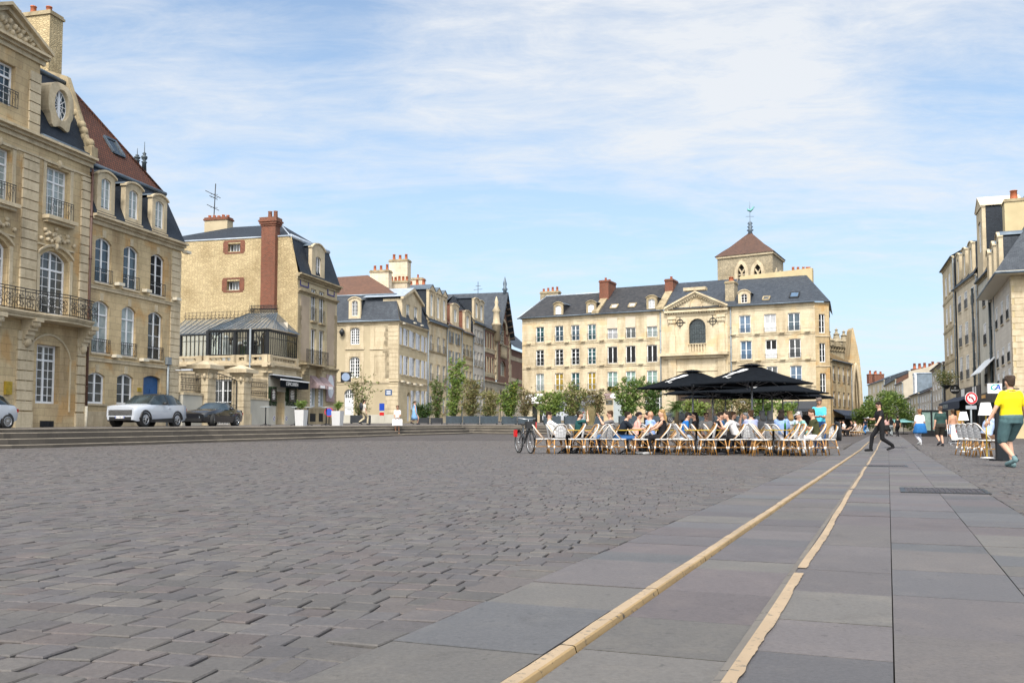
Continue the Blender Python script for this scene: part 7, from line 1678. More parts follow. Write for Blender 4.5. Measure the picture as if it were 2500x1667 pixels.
MINI = [(1.75, .3, .72, .76, .6, .5), (1.4, .22, .9, .94, .78, .6), (.9, .22, .96, 1.0, .81, .62), (.3, .22, .98, 1.42, .81, .56), (-.5, .22, 1.0, 1.48, .81, .56), (-1.05, .24, 1.0, 1.40, .80, .54), (-1.5, .28, .98, 1.06, .76, .52), (-1.74, .36, .86, .9, .66, .5)]
VAN = [(2.5, .3, .95, 1.0, .85, .7), (2.2, .25, 1.15, 1.2, .95, .75), (1.9, .25, 1.2, 1.28, .97, .78), (1.2, .25, 1.22, 1.95, .97, .82), (0, .25, 1.22, 2.02, .97, .84), (-2.3, .25, 1.22, 1.98, .96, .82), (-2.45, .3, 1.2, 1.25, .94, .8)]
def tz(px, y): p = tp(px, y); return (p.x, p.y, p.z)
car('parked_car', 'white sport utility car with black roof, parked nose towards the steps', tz(359, 49.2), HD, 4.5, 1.86, 'car_white', SUVP, 2.74, .36, 'black_plastic', 'black_plastic', 'alloy', True, 'HD 928 SC')
car('parked_car', 'black two door coupe with silver wheels parked behind the white car', tz(519, 54.5), HD + .05, 4.5, 1.76, 'car_black', COUPE, 2.75, .32, None, None, 'chrome', False, None, .45, 'chrome')
car('parked_car', 'small white car with light blue roof cut off by the left picture edge', (-22.54, 39.2, T(-22, 39.2)), HD - .06, 3.5, 1.64, 'car_white', MINI, 2.3, .30, 'car_blue_roof', None, 'alloy', False, None, 0, None, 14)
car('parked_car', 'dark grey estate car parked behind the palm and the parasols', tz(1655, 104), math.pi + .35, 4.7, 1.86, 'car_slate', SUVP, 2.74, .36, None, None, 'alloy', True, None, 0, 'chrome')
car('parked_van', 'white van parked behind the planters under the grey awning', tz(1380, 108), math.pi - .36, 5, 1.95, 'car_white', VAN, 3.0, .34, None, None, 'alloy', False)
# ------------------------------------------------------------------ planters and plants
flat('planter_blue', (.030, .047, .062), .6, var=.2); flat('planter_dark', (.018, .022, .028), .6, var=.1); flat('earth', (.03, .02, .014), .95, var=.3); flat('stem', (.11, .085, .05), .85, var=.3)
def leafmat(n, a, b):
 m, nt, bs = new_mat(n); bs.inputs['Roughness'].default_value = .55
 i = nd(nt, 'ShaderNodeObjectInfo'); f = noise(nt, objc(nt), 5, 3); f2 = noise(nt, objc(nt), 40, 1)
 c = mixc(nt, ramp(nt, f, .35, .65), a, b); c = mixc(nt, .7, c, mixc(nt, ramp(nt, f2, .3, .7), (.6, .6, .6), (1.4, 1.4, 1.35)), 'MULTIPLY'); nt.links.new(c, bs.inputs['Base Color'])
 tr = nd(nt, 'ShaderNodeBsdfTranslucent'); nt.links.new(c, tr.inputs['Color']); mx = nd(nt, 'ShaderNodeMixShader'); mx.inputs[0].default_value = .35
 nt.links.new(bs.outputs[0], mx.inputs[1]); nt.links.new(tr.outputs[0], mx.inputs[2]); nt.links.new(mx.outputs[0], nt.nodes['Material Output'].inputs['Surface'])
leafmat('leaf_green', (.065, .125, .028), (.12, .19, .04)); leafmat('leaf_bright', (.15, .23, .04), (.24, .31, .07)); leafmat('leaf_olive', (.16, .165, .055), (.25, .23, .09)); leafmat('leaf_brown', (.15, .115, .05), (.19, .15, .07)); leafmat('leaf_deep', (.03, .07, .018), (.055, .11, .026)); leafmat('leaf_straw', (.26, .21, .10), (.34, .28, .15)); leafmat('leaf_yellow', (.30, .26, .03), (.2, .2, .03))
def leaf(m, p, s, up=.3):
 a = V((random.gauss(0, 1), random.gauss(0, 1), random.gauss(up, .7))).normalized(); b = a.cross(V((random.gauss(0, 1), random.gauss(0, 1), random.gauss(0, 1)))).normalized()
 k = s * random.uniform(.6, 1.3); m.poly(p - a * k * .5, p + b * k * .28, p + a * k * .5, p - b * k * .28)
def bush(par, base, h, w, n, mats, s=.11, stems=7, bare=.15, d=None, clump=.30, name='foliage'):
 """stems that fork upwards with leaves in loose clumps around them"""
 st, lf = MB(), MB(); B = V(base); d = d or w; tips = []
 for i in range(stems):
  a = random.uniform(0, 6.28); r = random.uniform(.1, 1) ** .6; hh = h * random.uniform(.6, 1.0) if i else h
  t = B + V((w / 2 * r * math.cos(a), d / 2 * r * math.sin(a), hh)); m = B.lerp(t, .5) + V((random.gauss(0, .05) * w, random.gauss(0, .05) * w, h * .04))
  st.tube([B + V((.08 * w * math.cos(a), .08 * w * math.sin(a), 0)), m, t], [.018, .012, .004], 4)
  for k in range(9): q = random.uniform(bare, 1); p = m.lerp(t, q * 2 - 1) if q > .5 else B.lerp(m, q * 2); e = p + V((random.gauss(0, .16) * w, random.gauss(0, .16) * d, random.uniform(.02, .12) * h)); st.tube([p, e], [.008, .003], 3); tips += [p.lerp(e, .5), e]
  tips.append(t)
 for k in range(n):
  p = random.choice(tips); c = clump * w * random.uniform(.1, .6); lf.cm = min(len(mats) - 1, int(abs(random.gauss(0, 1))))
  leaf(lf, p + V((random.gauss(0, 1), random.gauss(0, 1), random.gauss(0, .8))) * c * .5, s)
 st.build('stems', 'stem', par); lf.build(name, mats, par)
def planter(px, y, w, h, mat='planter_blue', label='', d=.55, z=None):
 c = tp(px, y); root = thing('planter', label, 'planter', (c.x, c.y, c.z), .05, 'planters along the terrace edge'); b = MB(); k = 5; g = .012; zz = .07
 for i in range(k): z0 = zz + (h - zz) * i / k; b.box(-w / 2, w / 2, -d / 2, d / 2, z0 + g / 2, z0 + (h - zz) / k - g / 2)
 b.box(-w / 2 + .015, w / 2 - .015, -d / 2 + .015, d / 2 - .015, zz, h - .03); b.build('box', mat, root)
 f = MB()
 for sx in (-1, 1):
  for sy in (-1, 1): f.box(sx * (w / 2 - .08) - .05, sx * (w / 2 - .08) + .05, sy * (d / 2 - .08) - .05, sy * (d / 2 - .08) + .05, 0, zz)
 f.build('feet', 'black_paint', root); e = MB(); e.box(-w / 2 + .03, w / 2 - .03, -d / 2 + .03, d / 2 - .03, h - .03, h - .012); e.build('soil', 'earth', root)
 return V((c.x, c.y, c.z + h - .04))
PLT = [  # px, depth, box width, box height, plant top row, plant width px, leaves, materials, leaf size, planter label, plant label
 (880, 80, 1.7, .72, 905, 54, 500, ['leaf_olive', 'leaf_green', 'leaf_bright'], .13, 'planter_dark', 'dark planter by the white door of the corner house', 'tall sparse shrub by the white door of the corner house'),
 (1033, 74, .95, .5, 985, 40, 900, ['leaf_deep', 'leaf_green'], .12, 'planter_dark', 'small dark planter nearest the woman in the blue dress', 'low dark green bush nearest the woman in the blue dress'),
 (1066, 73, .95, .5, 926, 30, 700, ['leaf_green', 'leaf_olive'], .13, 'planter_dark', 'small dark planter holding a slender shrub', 'slender airy shrub between the low dark bush and the tallest shrub'),
 (1108, 71, 1.2, .62, 877, 42, 1500, ['leaf_bright', 'leaf_green'], .14, 'planter_blue', 'blue slatted planter under the tallest shrub', 'tallest light green shrub in the planter row'),
 (1150, 70, 1.2, .62, 930, 50, 1300, ['leaf_olive', 'leaf_brown', 'leaf_green'], .13, 'planter_blue', 'blue slatted planter right of the tallest shrub', 'brownish green bushy shrub right of the tallest shrub'),
 (1194, 69, 1.3, .62, 953, 46, 1100, ['leaf_olive', 'leaf_straw', 'leaf_green'], .12, 'planter_blue', 'blue slatted planter before the gap in the row', 'pale olive shrub in front of the brick building'),
 (1243, 64, 1.05, .58, 932, 40, 1600, ['leaf_bright', 'leaf_deep', 'leaf_yellow'], .14, 'planter_blue', 'blue slatted planter just left of the bicycle', 'bright green shrub with yellow flowers left of the bicycle'),
 (1282, 63, 1.0, .58, 945, 40, 600, ['leaf_brown', 'leaf_olive', 'leaf_straw'], .12, 'planter_blue', 'blue slatted planter behind the bicycle', 'reddish brown thin shrub behind the bicycle'),
 (1348, 61, 1.1, .6, 958, 62, 1500, ['leaf_bright', 'leaf_green', 'leaf_olive'], .14, 'planter_blue', 'blue slatted planter behind the man in white', 'green spreading shrub behind the man in white'),
 (1398, 61, 1.1, .6, 936, 52, 1300, ['leaf_olive', 'leaf_bright', 'leaf_deep'], .13, 'planter_blue', 'blue slatted planter behind the man with olive cap', 'high yellowish green shrub behind the man with olive cap'),
 (1452, 61, 1.1, .6, 955, 56, 1100, ['leaf_brown', 'leaf_olive', 'leaf_deep'], .13, 'planter_blue', 'blue slatted planter behind the man in grey shirt', 'brown tinted shrub behind the man in grey shirt'),
 (1534, 61, 1.2, .6, 926, 58, 1900, ['leaf_green', 'leaf_bright', 'leaf_olive'], .15, 'planter_blue', 'blue slatted planter behind the man in navy shirt', 'large green shrub with long shoots behind the man in navy shirt'),
 (1594, 62, 1.1, .6, 934, 46, 1200, ['leaf_green', 'leaf_deep'], .14, 'planter_blue', 'blue slatted planter behind the bald man', 'green shrub in front of the gridded shop window'),
 (1702, 61, 1.1, .6, 978, 54, 1900, ['leaf_bright', 'leaf_olive'], .13, 'planter_blue', 'blue slatted planter under the left parasol', 'rounded pale green bush under the left parasol'),
 (1762, 62, 1.1, .6, 955, 50, 1100, ['leaf_olive', 'leaf_green'], .13, 'planter_blue', 'blue slatted planter between two parasol poles', 'thin olive shrub between two parasol poles'),
 (1815, 62, 1.1, .6, 968, 48, 900, ['leaf_straw', 'leaf_olive', 'leaf_brown'], .13, 'planter_blue', 'blue slatted planter under the front parasol', 'straw coloured twiggy shrub under the front parasol'),
 (1862, 62, 1.1, .6, 965, 60, 1300, ['leaf_green', 'leaf_bright'], .14, 'planter_blue', 'blue slatted planter right of the front parasol pole', 'green leafy shrub right of the front parasol pole'),
 (1918, 61, 1.0, .6, 985, 44, 900, ['leaf_bright', 'leaf_green'], .14, 'planter_blue', 'last blue slatted planter before the dark awning', 'light green shrub beside the dark awning')]
for px, y, bw, bh, yt, wpx, n, ms, s, bm, l1, l2 in PLT:
 t = planter(px, y, bw, bh, bm, l1); h = (1052 - yt) / FPX * y + CH - t.z; root = thing('shrub', l2, 'shrub', t, 0, 'shrubs in the planters'); bush(root, t, h, wpx / FPX * y * 1.25, int(n * 1.9), ms, s * y / 60 * 1.05, 13, .03, .62)
 if h > .2: bush(root, t, min(h * .5, .9), wpx / FPX * y * .9, n // 2, ms[:1] + ['leaf_deep'], s, 6, 0, .7, name='undergrowth')
def palm():
 t = tp(1652, 63); root = thing('palm', 'short palm with arching fronds between the shrubs and the left parasol', 'palm', t); z = (1052 - 1000) / FPX * 63 + CH - t.z; m = MB(); m.tube([t, t + V((0, 0, z * .5)), t + V((.02, 0, z))], [.16, .14, .17], 8); m.build('trunk', 'stem', root); f = MB()
 for i in range(30):
  a = i * 2.4; e = random.uniform(.1, 1.35); L = random.uniform(1.1, 1.6); P = []
  for k in range(7): q = k / 6; P.append(t + V((0, 0, z)) + V((math.cos(a) * math.cos(e) * L * q, math.sin(a) * math.cos(e) * L * q, L * math.sin(e) * q - .75 * q * q)))
  f.tube(P, [.012, .012, .01, .01, .008, .006, .003], 3)
  for k in range(1, 7):
   for j in range(3):
    p = P[k - 1].lerp(P[k], j / 3); d = (P[k] - P[k - 1]).normalized(); s = d.cross(ZUP).normalized(); l = .34 * (1 - .5 * k / 7)
    for sg in (-1, 1): q = p + s * sg * l + d * l * .5 - ZUP * .08; f.poly(p, p + d * .035, q)
 f.build('fronds', 'leaf_green', root)
palm()
c = tp(1442, 58.9); root = thing('ornamental_grass', 'clump of straw coloured ornamental grass left of the man in grey shirt', 'grass clump', c); m = MB(); H_ = 1.35
for i in range(420): a, r = random.uniform(0, 6.28), random.uniform(.05, .42); b = c + V((r * .4 * math.cos(a), r * .4 * math.sin(a), 0)); t = c + V((r * math.cos(a), r * math.sin(a), H_ * random.uniform(.6, 1))); s = V((.012, 0, 0)); m.poly(b - s, b + s, t)
m.build('blades', 'leaf_straw', root)
def round_tree():
 y = 118; c = gp(2160, y); root = thing('tree', 'round dark green tree at the far end of the street', 'tree', c); z1 = (1052 - 962) / FPX * y + CH; z0 = c.z + .9; W = 170 / FPX * y; m = MB(); m.tube([c, c + V((.1, 0, 1.5)), c + V((0, .2, 3))], [.3, .22, .12], 8)
 for a in range(6): m.tube([c + V((0, 0, 1.4)), c + V((1.5 * math.cos(a), 1.2 * math.sin(a), 2.6)), c + V((2.7 * math.cos(a), 2 * math.sin(a), 3.6))], [.13, .08, .03], 5)
 m.build('trunk', 'stem', root); f = MB(); cl = []
 for i in range(60):
  u = random.uniform(-1, 1); v = random.random(); a = random.uniform(0, 6.28); rr = math.sqrt(1 - v * v * .9); cl.append((c + V((W / 2 * .88 * rr * math.cos(a) * random.uniform(.5, 1), 2.6 * rr * math.sin(a), 0)) + ZUP * (z0 - c.z + (z1 - z0) * (.08 + .86 * v)), random.uniform(.5, 1.0)))
 for p, r in cl:
  for k in range(190): q = V((random.gauss(0, 1), random.gauss(0, 1), random.gauss(0, 1))).normalized() * r * random.uniform(.6, 1.1); f.cm = 0 if random.random() < .6 else 1; leaf(f, p + q, .26)
 f.build('crown', ['leaf_green', 'leaf_bright'], root)
round_tree()
# two white square pots with clipped bushes, and standing tables
flat('white_pot', (.50, .50, .50), .5, var=.04)
for px, y, l, hp, bs_ in ((735, 54.0, 'left white square pot with a bushy green plant beside the shop', .92, 'ragged green bush in the left white pot'), (824, 56.5, 'right white square pot near the corner of the rubble house', .88, 'rounded green bush in the right white pot')):
 c = tp(px, y); root = thing('plant_pot', l, 'plant pot', c, -.24, 'white square pots'); m = MB(); m.taper(-.24, .24, -.24, .24, 0, hp, -.05); m.build('pot', 'white_pot', root); m = MB(); m.box(-.25, .25, -.25, .25, hp, hp + .01); m.build('soil', 'earth', root)
 t = c + ZUP * (hp + .01); root = thing('potted_bush', bs_, 'plant', t); bush(root, t, .48, .6, 700, ['leaf_bright', 'leaf_green'], .10, 8, .3, clump=.4)
for px, y, l in ((648, 53.5, 'tall black standing table in front of the hedge panel'), (721, 55, 'tall black standing table touching the left white pot'), (751, 56, 'tall black standing table under the first window awning'), (796, 56.5, 'tall black standing table next to the round blue sign')):
 c = tp(px, y); root = thing('standing_table', l, 'table', c, .01, 'tall standing tables outside the shop'); m = MB(); m.lathe([(.28, 1.06), (.29, 1.08), (.28, 1.1)], 20); m.build('table_top', 'grey_paint', root); m = MB(); m.lathe([(.035, .05), (.035, 1.06)], 8); m.build('pole', 'black_paint', root); m = MB()
 for k in range(4): m.tube([(0, 0, .12), (.18 * math.cos(k * 1.57 + .4), .18 * math.sin(k * 1.57 + .4), .06), (.3 * math.cos(k * 1.57 + .4), .3 * math.sin(k * 1.57 + .4), .02)], .022, 5)
 m.build('foot', 'black_paint', root)
# ------------------------------------------------------------------ cafe furniture
flat('bamboo', (.34, .17, .045), .45, var=.3, scale=9); flat('cane_white', (.54, .53, .51), .5, var=.03); flat('brass', (.50, .34, .05), .35, .6, var=.1); flat('grey_pole', (.18, .18, .19), .4, .4, var=.05); flat('marble', (.03, .03, .032), .3, var=.2)
m_, nt_, bs_ = new_mat('woven'); bs_.inputs['Roughness'].default_value = .6
b_ = nd(nt_, 'ShaderNodeTexBrick', offset=0.0); b_.inputs['Color1'].default_value = (.66, .66, .66, 1); b_.inputs['Color2'].default_value = (.58, .58, .58, 1); b_.inputs['Mortar'].default_value = (.10, .10, .11, 1); b_.inputs['Brick Width'].default_value = .052; b_.inputs['Row Height'].default_value = .045; b_.inputs['Mortar Size'].default_value = .005; b_.inputs['Scale'].default_value = 1
nt_.links.new(uvs(nt_), b_.inputs['Vector']); nt_.links.new(b_.outputs[0], bs_.inputs['Base Color'])
def mk_chair():
 r = thing('bistro_chair', 'x', 'chair', (0, 0, -50), 0, 'white and bamboo bistro chairs'); m = MB()
 ring = [(.225 * math.copysign(abs(math.cos(a)) ** .6, math.cos(a)), .22 * math.copysign(abs(math.sin(a)) ** .6, math.sin(a))) for a in [2 * math.pi * k / 20 for k in range(20)]]
 o = V((0, 0, -50)); P = lambda *a: V(a) + o
 m.rings([[P(x * k, y * k, z) for x, y in ring] for k, z in ((.9, .425), (1, .435), (1.02, .455), (.98, .47), (.2, .465))]); m.build('seat', 'cane_white', r)
 def hoop(s): return [P(s * x, y, z) for x, y, z in ((-.215, .06, .44), (-.225, -.09, .60), (-.215, -.22, .76), (-.16, -.275, .855), (-.08, -.30, .895), (0, -.305, .905), (.08, -.30, .895), (.16, -.275, .855), (.215, -.22, .76), (.225, -.09, .60), (.215, .06, .44))]
 m = MB(); m.tube(hoop(1), .016, 6); m.build('back_hoop', 'cane_white', r); m = MB(); m.tube([p + V((0, .032, -.014)) for p in hoop(.93)], .020, 6); m.build('inner_hoop', 'bamboo', r)
 m = MB(); n = 9; rows = []
 for i in range(n + 1):
  q = i / n; z = lerp(.50, .875, q); w = .17 * (1 if q < .55 else math.sqrt(max(0.02, 1 - ((q - .55) / .47) ** 2))) ; y = lerp(-.20, -.275, q); rows.append([P(w * k, y - .035 * (1 - k * k), z) for k in (-1, -.5, 0, .5, 1)])
 m.rings(rows, False, False, True, False); m.build('back_panel', 'woven', r)
 for sx in (-1, 1):
  for sy in (1, -1):
   a, b = P(sx * .18, sy * .17, .43), P(sx * .215, sy * .235 - (.03 if sy < 0 else 0), 0); m = MB(); m.tube([a, b], [.019, .015], 6); lg = m.build('leg', 'bamboo', r); m = MB(); m.tube([a.lerp(b, .42), a.lerp(b, .60)], .025, 6); m.build('leg_binding', 'cane_white', lg)
 m = MB()
 for k in range(2): s = (-1, 1)[k]; m.tube([P(s * .198, .205, .22), P(s * .2, -.22, .22)], .010, 5); m.tube([P(-.198, s * .2, .22), P(.198, s * .2, .22)], .010, 5); m.tube([P(s * .195, .19, .26), P(s * .12, .17, .40), P(0, .18, .425)], .009, 4); m.tube([P(s * .195, -.2, .26), P(s * .19, 0, .42)], .009, 4)
 m.build('stretcher', 'bamboo', r); return r
CHAIR = mk_chair(); CH0 = [True]
def chair(x, y, rz, label, z=None):
 z = G(x, y) + .004 if z is None else z
 if CH0[0]: CH0[0] = False; c = CHAIR; c.location = (x, y, z); c.rotation_euler = (0, 0, rz); c['label'] = label; return c
 return dup(CHAIR, (x, y, z), rz, label)
def mk_table():
 r = thing('bistro_table', 'x', 'table', (0, 0, 0), 0, 'black bistro tables with brass edge'); m = MB(); m.box(-.34, .34, -.34, .34, .722, .738); m.build('table_top', 'marble', r); m = MB()
 for a in ((-.35, .35, -.352, -.34), (-.35, .35, .34, .352), (-.352, -.34, -.34, .34), (.34, .352, -.34, .34)): m.box(*a, .715, .741)
 m.build('brass_edge', 'brass', r); m = MB(); m.lathe([(.045, .08), (.034, .15), (.034, .72)], 10); m.build('column', 'black_paint', r); m = MB()
 for k in range(4): a = k * 1.571 + .785; m.tube([(0, 0, .16), (.16 * math.cos(a), .16 * math.sin(a), .09), (.29 * math.cos(a), .29 * math.sin(a), .02)], [.04, .03, .022], 6)
 m.build('foot', 'black_paint', r); return r
TB = [None]
def table(px, y, label, rz=0.0):
 c = gp(px, y)
 if TB[0] is None: TB[0] = mk_table(); t = TB[0]; t.location = c; t.rotation_euler = (0, 0, rz); t['label'] = label; return c
 dup(TB[0], c, rz, label); return c
def parasol(px, y, hw, label, ztop=2.82, ze=2.2, rz=.62, logo=True, group='black cafe parasols', mat='black_fabric', zb=None, name='parasol', cat='parasol'):
 c = gp(px, y) if zb is None else V((at(px, 1052, y).x, y, zb)); r = thing(name, label, cat, c, 0, group); M3 = Matrix.Rotation(rz, 4, 'Z'); Q = lambda x, yy, z: c + (M3 @ V((x, yy, z)))
 m = MB(); cs = [(-hw, -hw), (hw, -hw), (hw, hw), (-hw, hw)]; k = .16; n = 5
 for i in range(4):
  (x0, y0), (x1, y1) = cs[i], cs[(i + 1) % 4]
  for j in range(n):
   a, b = j / n, (j + 1) / n; A0, A1 = lerp(k, 1, a), lerp(k, 1, b); zz = lambda q: lerp(ztop - .10, ze, q) - .07 * math.sin(math.pi * q) * .6
   m.poly(Q(x0 * A0, y0 * A0, zz(a)), Q(x0 * A1, y0 * A1, zz(b)), Q(x1 * A1, y1 * A1, zz(b)), Q(x1 * A0, y1 * A0, zz(a)))
  m.poly(Q(x0, y0, ze), Q(x0 * 1.0, y0 * 1.0, ze - .04), Q(x1, y1, ze - .04), Q(x1, y1, ze))
 cn = m.build('canopy', mat, r); m = MB(); k2 = .24
 for i in range(4):
  (x0, y0), (x1, y1) = cs[i], cs[(i + 1) % 4]; m.poly(Q(x0 * k2, y0 * k2, ztop - .075), Q(x1 * k2, y1 * k2, ztop - .075), Q(x1 * .08, y1 * .08, ztop), Q(x0 * .08, y0 * .08, ztop))
 m.poly(*[Q(x * .08, yy * .08, ztop) for x, yy in cs]); m.build('vent_cap', mat, cn); m = MB(); m.tube([Q(0, 0, .1), Q(0, 0, ztop - .05)], .032, 10); m.build('pole', 'grey_pole', r); m = MB()
 for x, yy in cs + [(0, -hw), (hw, 0), (0, hw), (-hw, 0)]: m.bar(Q(x * .1, yy * .1, ztop - .20), Q(x * .97, yy * .97, ze - .05), .022); m.bar(Q(0, 0, ztop - .75), Q(x * .5, yy * .5, lerp(ztop - .14, ze, .5) - .06), .018)
 m.build('ribs', 'grey_pole', r); m = MB(); m.taper(-.35, .35, -.35, .35, 0, .09, .03); m.v = [tuple(c + V(v)) for v in m.v]; m.build('base', 'black_paint', r)
 if logo:
  for i in (3,):
   (x0, y0), (x1, y1) = cs[i], cs[(i + 1) % 4]; e0, e1 = Q(x0, y0, ze), Q(x1, y1, ze); ap = Q((x0 + x1) * .08, (y0 + y1) * .08, ztop - .1); mid = (e0 + e1) / 2; xd = (e1 - e0).normalized(); yd = (ap - mid).normalized(); nn = xd.cross(yd); o = mid + yd * hw * .48 + nn * .05; m = MB()
   W = lambda x, yv: o + xd * x * 1.05 + yd * yv * 1.9 - nn * .02
   for pts in ([(-.22, -.13), (-.16, -.10), (-.06, -.04), (.05, .12), (.1, .17)], [(-.26, -.16), (-.2, -.12), (-.1, -.17), (.02, -.20), (.08, -.17)], [(-.02, .0), (.08, .10), (.2, .16), (.28, .15), (.2, .08), (.08, .03), (.0, .02)], [(-.24, -.02), (-.12, .03), (-.04, .04)]): m.tube([W(x, yv) for x, yv in pts], [.009] + [.014] * (len(pts) - 2) + [.006], 4, lat=xd)
   m.build('logo', 'white_plain', cn)
parasol(1837, 29.6, 1.33, 'largest black parasol nearest the camera, pole in front of the chairs'); parasol(1692, 32.6, 1.36, 'black parasol on the left of the group'); parasol(1741, 38.5, 1.45, 'black parasol behind the left one', rz=.5); parasol(1886, 37.5, 1.6, 'black parasol behind the largest one on its right', rz=.75); parasol(1772, 45.5, 1.5, 'black parasol far behind between the two front ones', rz=.5); parasol(1912, 44.5, 1.75, 'black parasol reaching farthest right behind the others', rz=.8); parasol(1864, 41, 1.4, 'black parasol hidden behind the largest one', rz=.6)
parasol(1950, 73, 1.9, 'dark parasol in front of the dark shop awning', zb=T(12, 73) - .2, logo=False, mat='awning_dark', group='dark parasols of the cafe behind'); parasol(1858, 74, 1.9, 'dark parasol half hidden by green shrubs', zb=T(12, 74) - .25, logo=False, mat='awning_dark', group='dark parasols of the cafe behind')
flat('teal_fabric', (.16, .36, .36), .8, var=.1)
for px, y, l in ((2180, 104, 'left teal parasol at the far end of the street'), (2206, 100, 'right teal parasol at the far end of the street')): parasol(px, y, 1.3, l, 1.62, 1.3, .6, False, 'teal parasols', 'teal_fabric')
ZF = lambda px: 29.2 - (px - 1320) * .0047
for px, dz, l in ((1381, .3, 'bistro table before the man in white'), (1412, .9, 'bistro table before the man with olive cap'), (1532, .2, 'bistro table before the man in navy shirt'), (1562, .9, 'bistro table between the young man in navy and the blond woman'), (1606, 1.0, 'bistro table before the blond woman'), (1700, .1, 'empty bistro table left of the largest parasol'), (1752, 1.2, 'bistro table before the man in black'), (1888, .15, 'front bistro table right of the largest parasol'), (1916, 1.1, 'bistro table carrying the green bottle'), (1785, 2.2, 'bistro table between the couple'), (1660, 3.2, 'bistro table before the man in blue'), (1575, 3.6, 'bistro table before the woman in pink'), (1860, 3.8, 'bistro table before the grey haired pair'), (1945, 2.2, 'bistro table before the man in olive'), (1480, 1.6, 'bistro table before the man in grey')): table(px, ZF(px) + dz, l, random.uniform(-.15, .15))
FRt, FLt = -math.pi / 2, math.pi / 2       # chairs facing right, facing left
CL = [(1322, 0, FRt, 'chair standing nearest the bicycle'), (1356, .9, FRt, 'chair under the man in white'), (1362, -.1, .25, 'chair seen from behind at the first table'), (1398, 1.6, FRt, 'empty chair right behind the man in white'), (1412, 1.5, FRt + .2, 'chair under the man with olive cap'), (1405, -.1, FLt, 'left facing chair at the first table'), (1437, .1, FLt + .2, 'second left facing chair at the first table'), (1461, .8, FLt - .5, 'chair with its woven back turned to the camera, left one'), (1476, .6, FLt - .6, 'chair with its woven back turned to the camera, right one'), (1492, 1.2, FLt, 'chair under the man in grey'), (1511, 0, FRt, 'chair under the young man in navy'), (1563, -.1, FLt, 'empty chair between the young man in navy and the blond woman'), (1612, .2, FLt, 'chair under the blond woman'), (1640, .5, FLt, 'empty chair right behind the blond woman'), (1588, 2.0, FRt + .4, 'chair under the bald man'), (1674, -.1, FRt, 'first right facing chair at the empty table'), (1694, .5, FRt, 'second right facing chair at the empty table'), (1712, 1.0, FRt, 'third right facing chair at the empty table'), (1668, 2.8, FRt, 'chair under the man in blue'), (1724, -.1, FLt, 'left facing chair at the empty table'), (1752, .2, FLt + .1, 'second left facing chair at the empty table'), (1793, .5, FLt, 'chair under the woman with long dark hair'), (1742, 1.6, FRt, 'chair under the man in black'), (1775, 2.4, FRt, 'chair under the man in patterned white shirt'), (1816, 1.4, .3, 'chair with woven back just left of the main pole'), (1832, 1.9, -.3, 'chair under the man in lavender blue'), (1855, -.2, FRt, 'front chair right of the main pole'), (1861, .1, FRt, 'chair nested behind the front chair right of the main pole'), (1894, .9, FRt + .1, 'right facing chair at the bottle table'), (1909, 1.9, FRt + .3, 'chair under the person in pale blue'), (1924, -.2, FLt, 'front left facing chair at the bottle table'), (1939, .2, FLt, 'second left facing chair at the bottle table'), (1958, .8, FLt, 'third left facing chair at the bottle table'), (1989, .9, FLt, 'chair under the man in olive'), (2018, 1.4, FLt + .3, 'chair with a dark jacket over its back'), (1870, 3.2, 0.1, 'chair under the left grey haired person'), (1882, 3.4, -.1, 'chair under the right grey haired person'), (1556, 3.2, FRt, 'chair under the woman in pink'), (1590, 4.2, FLt, 'chair under the man with black beard'), (1725, 5.5, math.pi, 'chair under the man facing the camera'), (1545, 2.2, FRt, 'empty chair behind the young man in navy'), (1965, 3.0, FLt - .3, 'chair under the person in pale cap'), (1640, 2.6, FLt, 'empty chair beside the man in blue'), (1850, 2.4, FLt, 'empty chair behind the main pole'), (1925, 3.4, .2, 'chair under the blond person')]
for px, dz, rz, l in CL: c = gp(px, ZF(px) + dz); chair(c.x, c.y, rz + random.uniform(-.1, .1), l)
m = MB(); c = gp(2018, ZF(2018) + 1.4); m.cap(c + V((.30, -.05, .86)), c + V((.36, -.10, .42)), .05, .045); m2 = MB()
m2.tube([c + V((.24, 0, .93)), c + V((.30, -.02, .90)), c + V((.33, -.03, .68)), c + V((.33, -.02, .42))], [(.03, .10), (.04, .14), (.035, .13), (.03, .11)], 12, lat=(1, 0, 0)); tag(m2.build('jacket', 'navy_cloth' if 'navy_cloth' in MATS else 'planter_dark'), 'dark jacket hanging over the back of the rightmost chair', 'jacket')
def bottle(px, y, mat, label, h=.25, z=.742, name='bottle', r=.034):
 c = gp(px, y) + V((0, 0, z)); m = MB(); m.lathe([(r, 0), (r, h * .6), (r * .45, h * .78), (r * .4, h)], 10, c); tag(m.build(name, mat), label, name)
flat('bottle_green', (.01, .12, .03), .15, var=0); flat('glass_clear_ish', (.5, .55, .56), .1, var=0)
bottle(1917, ZF(1917) + 1.0, 'bottle_green', 'green bottle standing on the bistro table', .27); bottle(1941, ZF(1941) + 2.2, 'bottle_green', 'smaller olive bottle on the table before the man in olive', .22)
for px, dz, l in ((1592, 1.0, 'drinking glass on the table of the blond woman'), (1574, 3.5, 'tall drinking glass before the woman in pink'), (1652, 3.2, 'tall drinking glass before the man in blue')): bottle(px, ZF(px) + dz, 'glass_clear_ish', l, .17, .742, 'drinking_glass', .036)
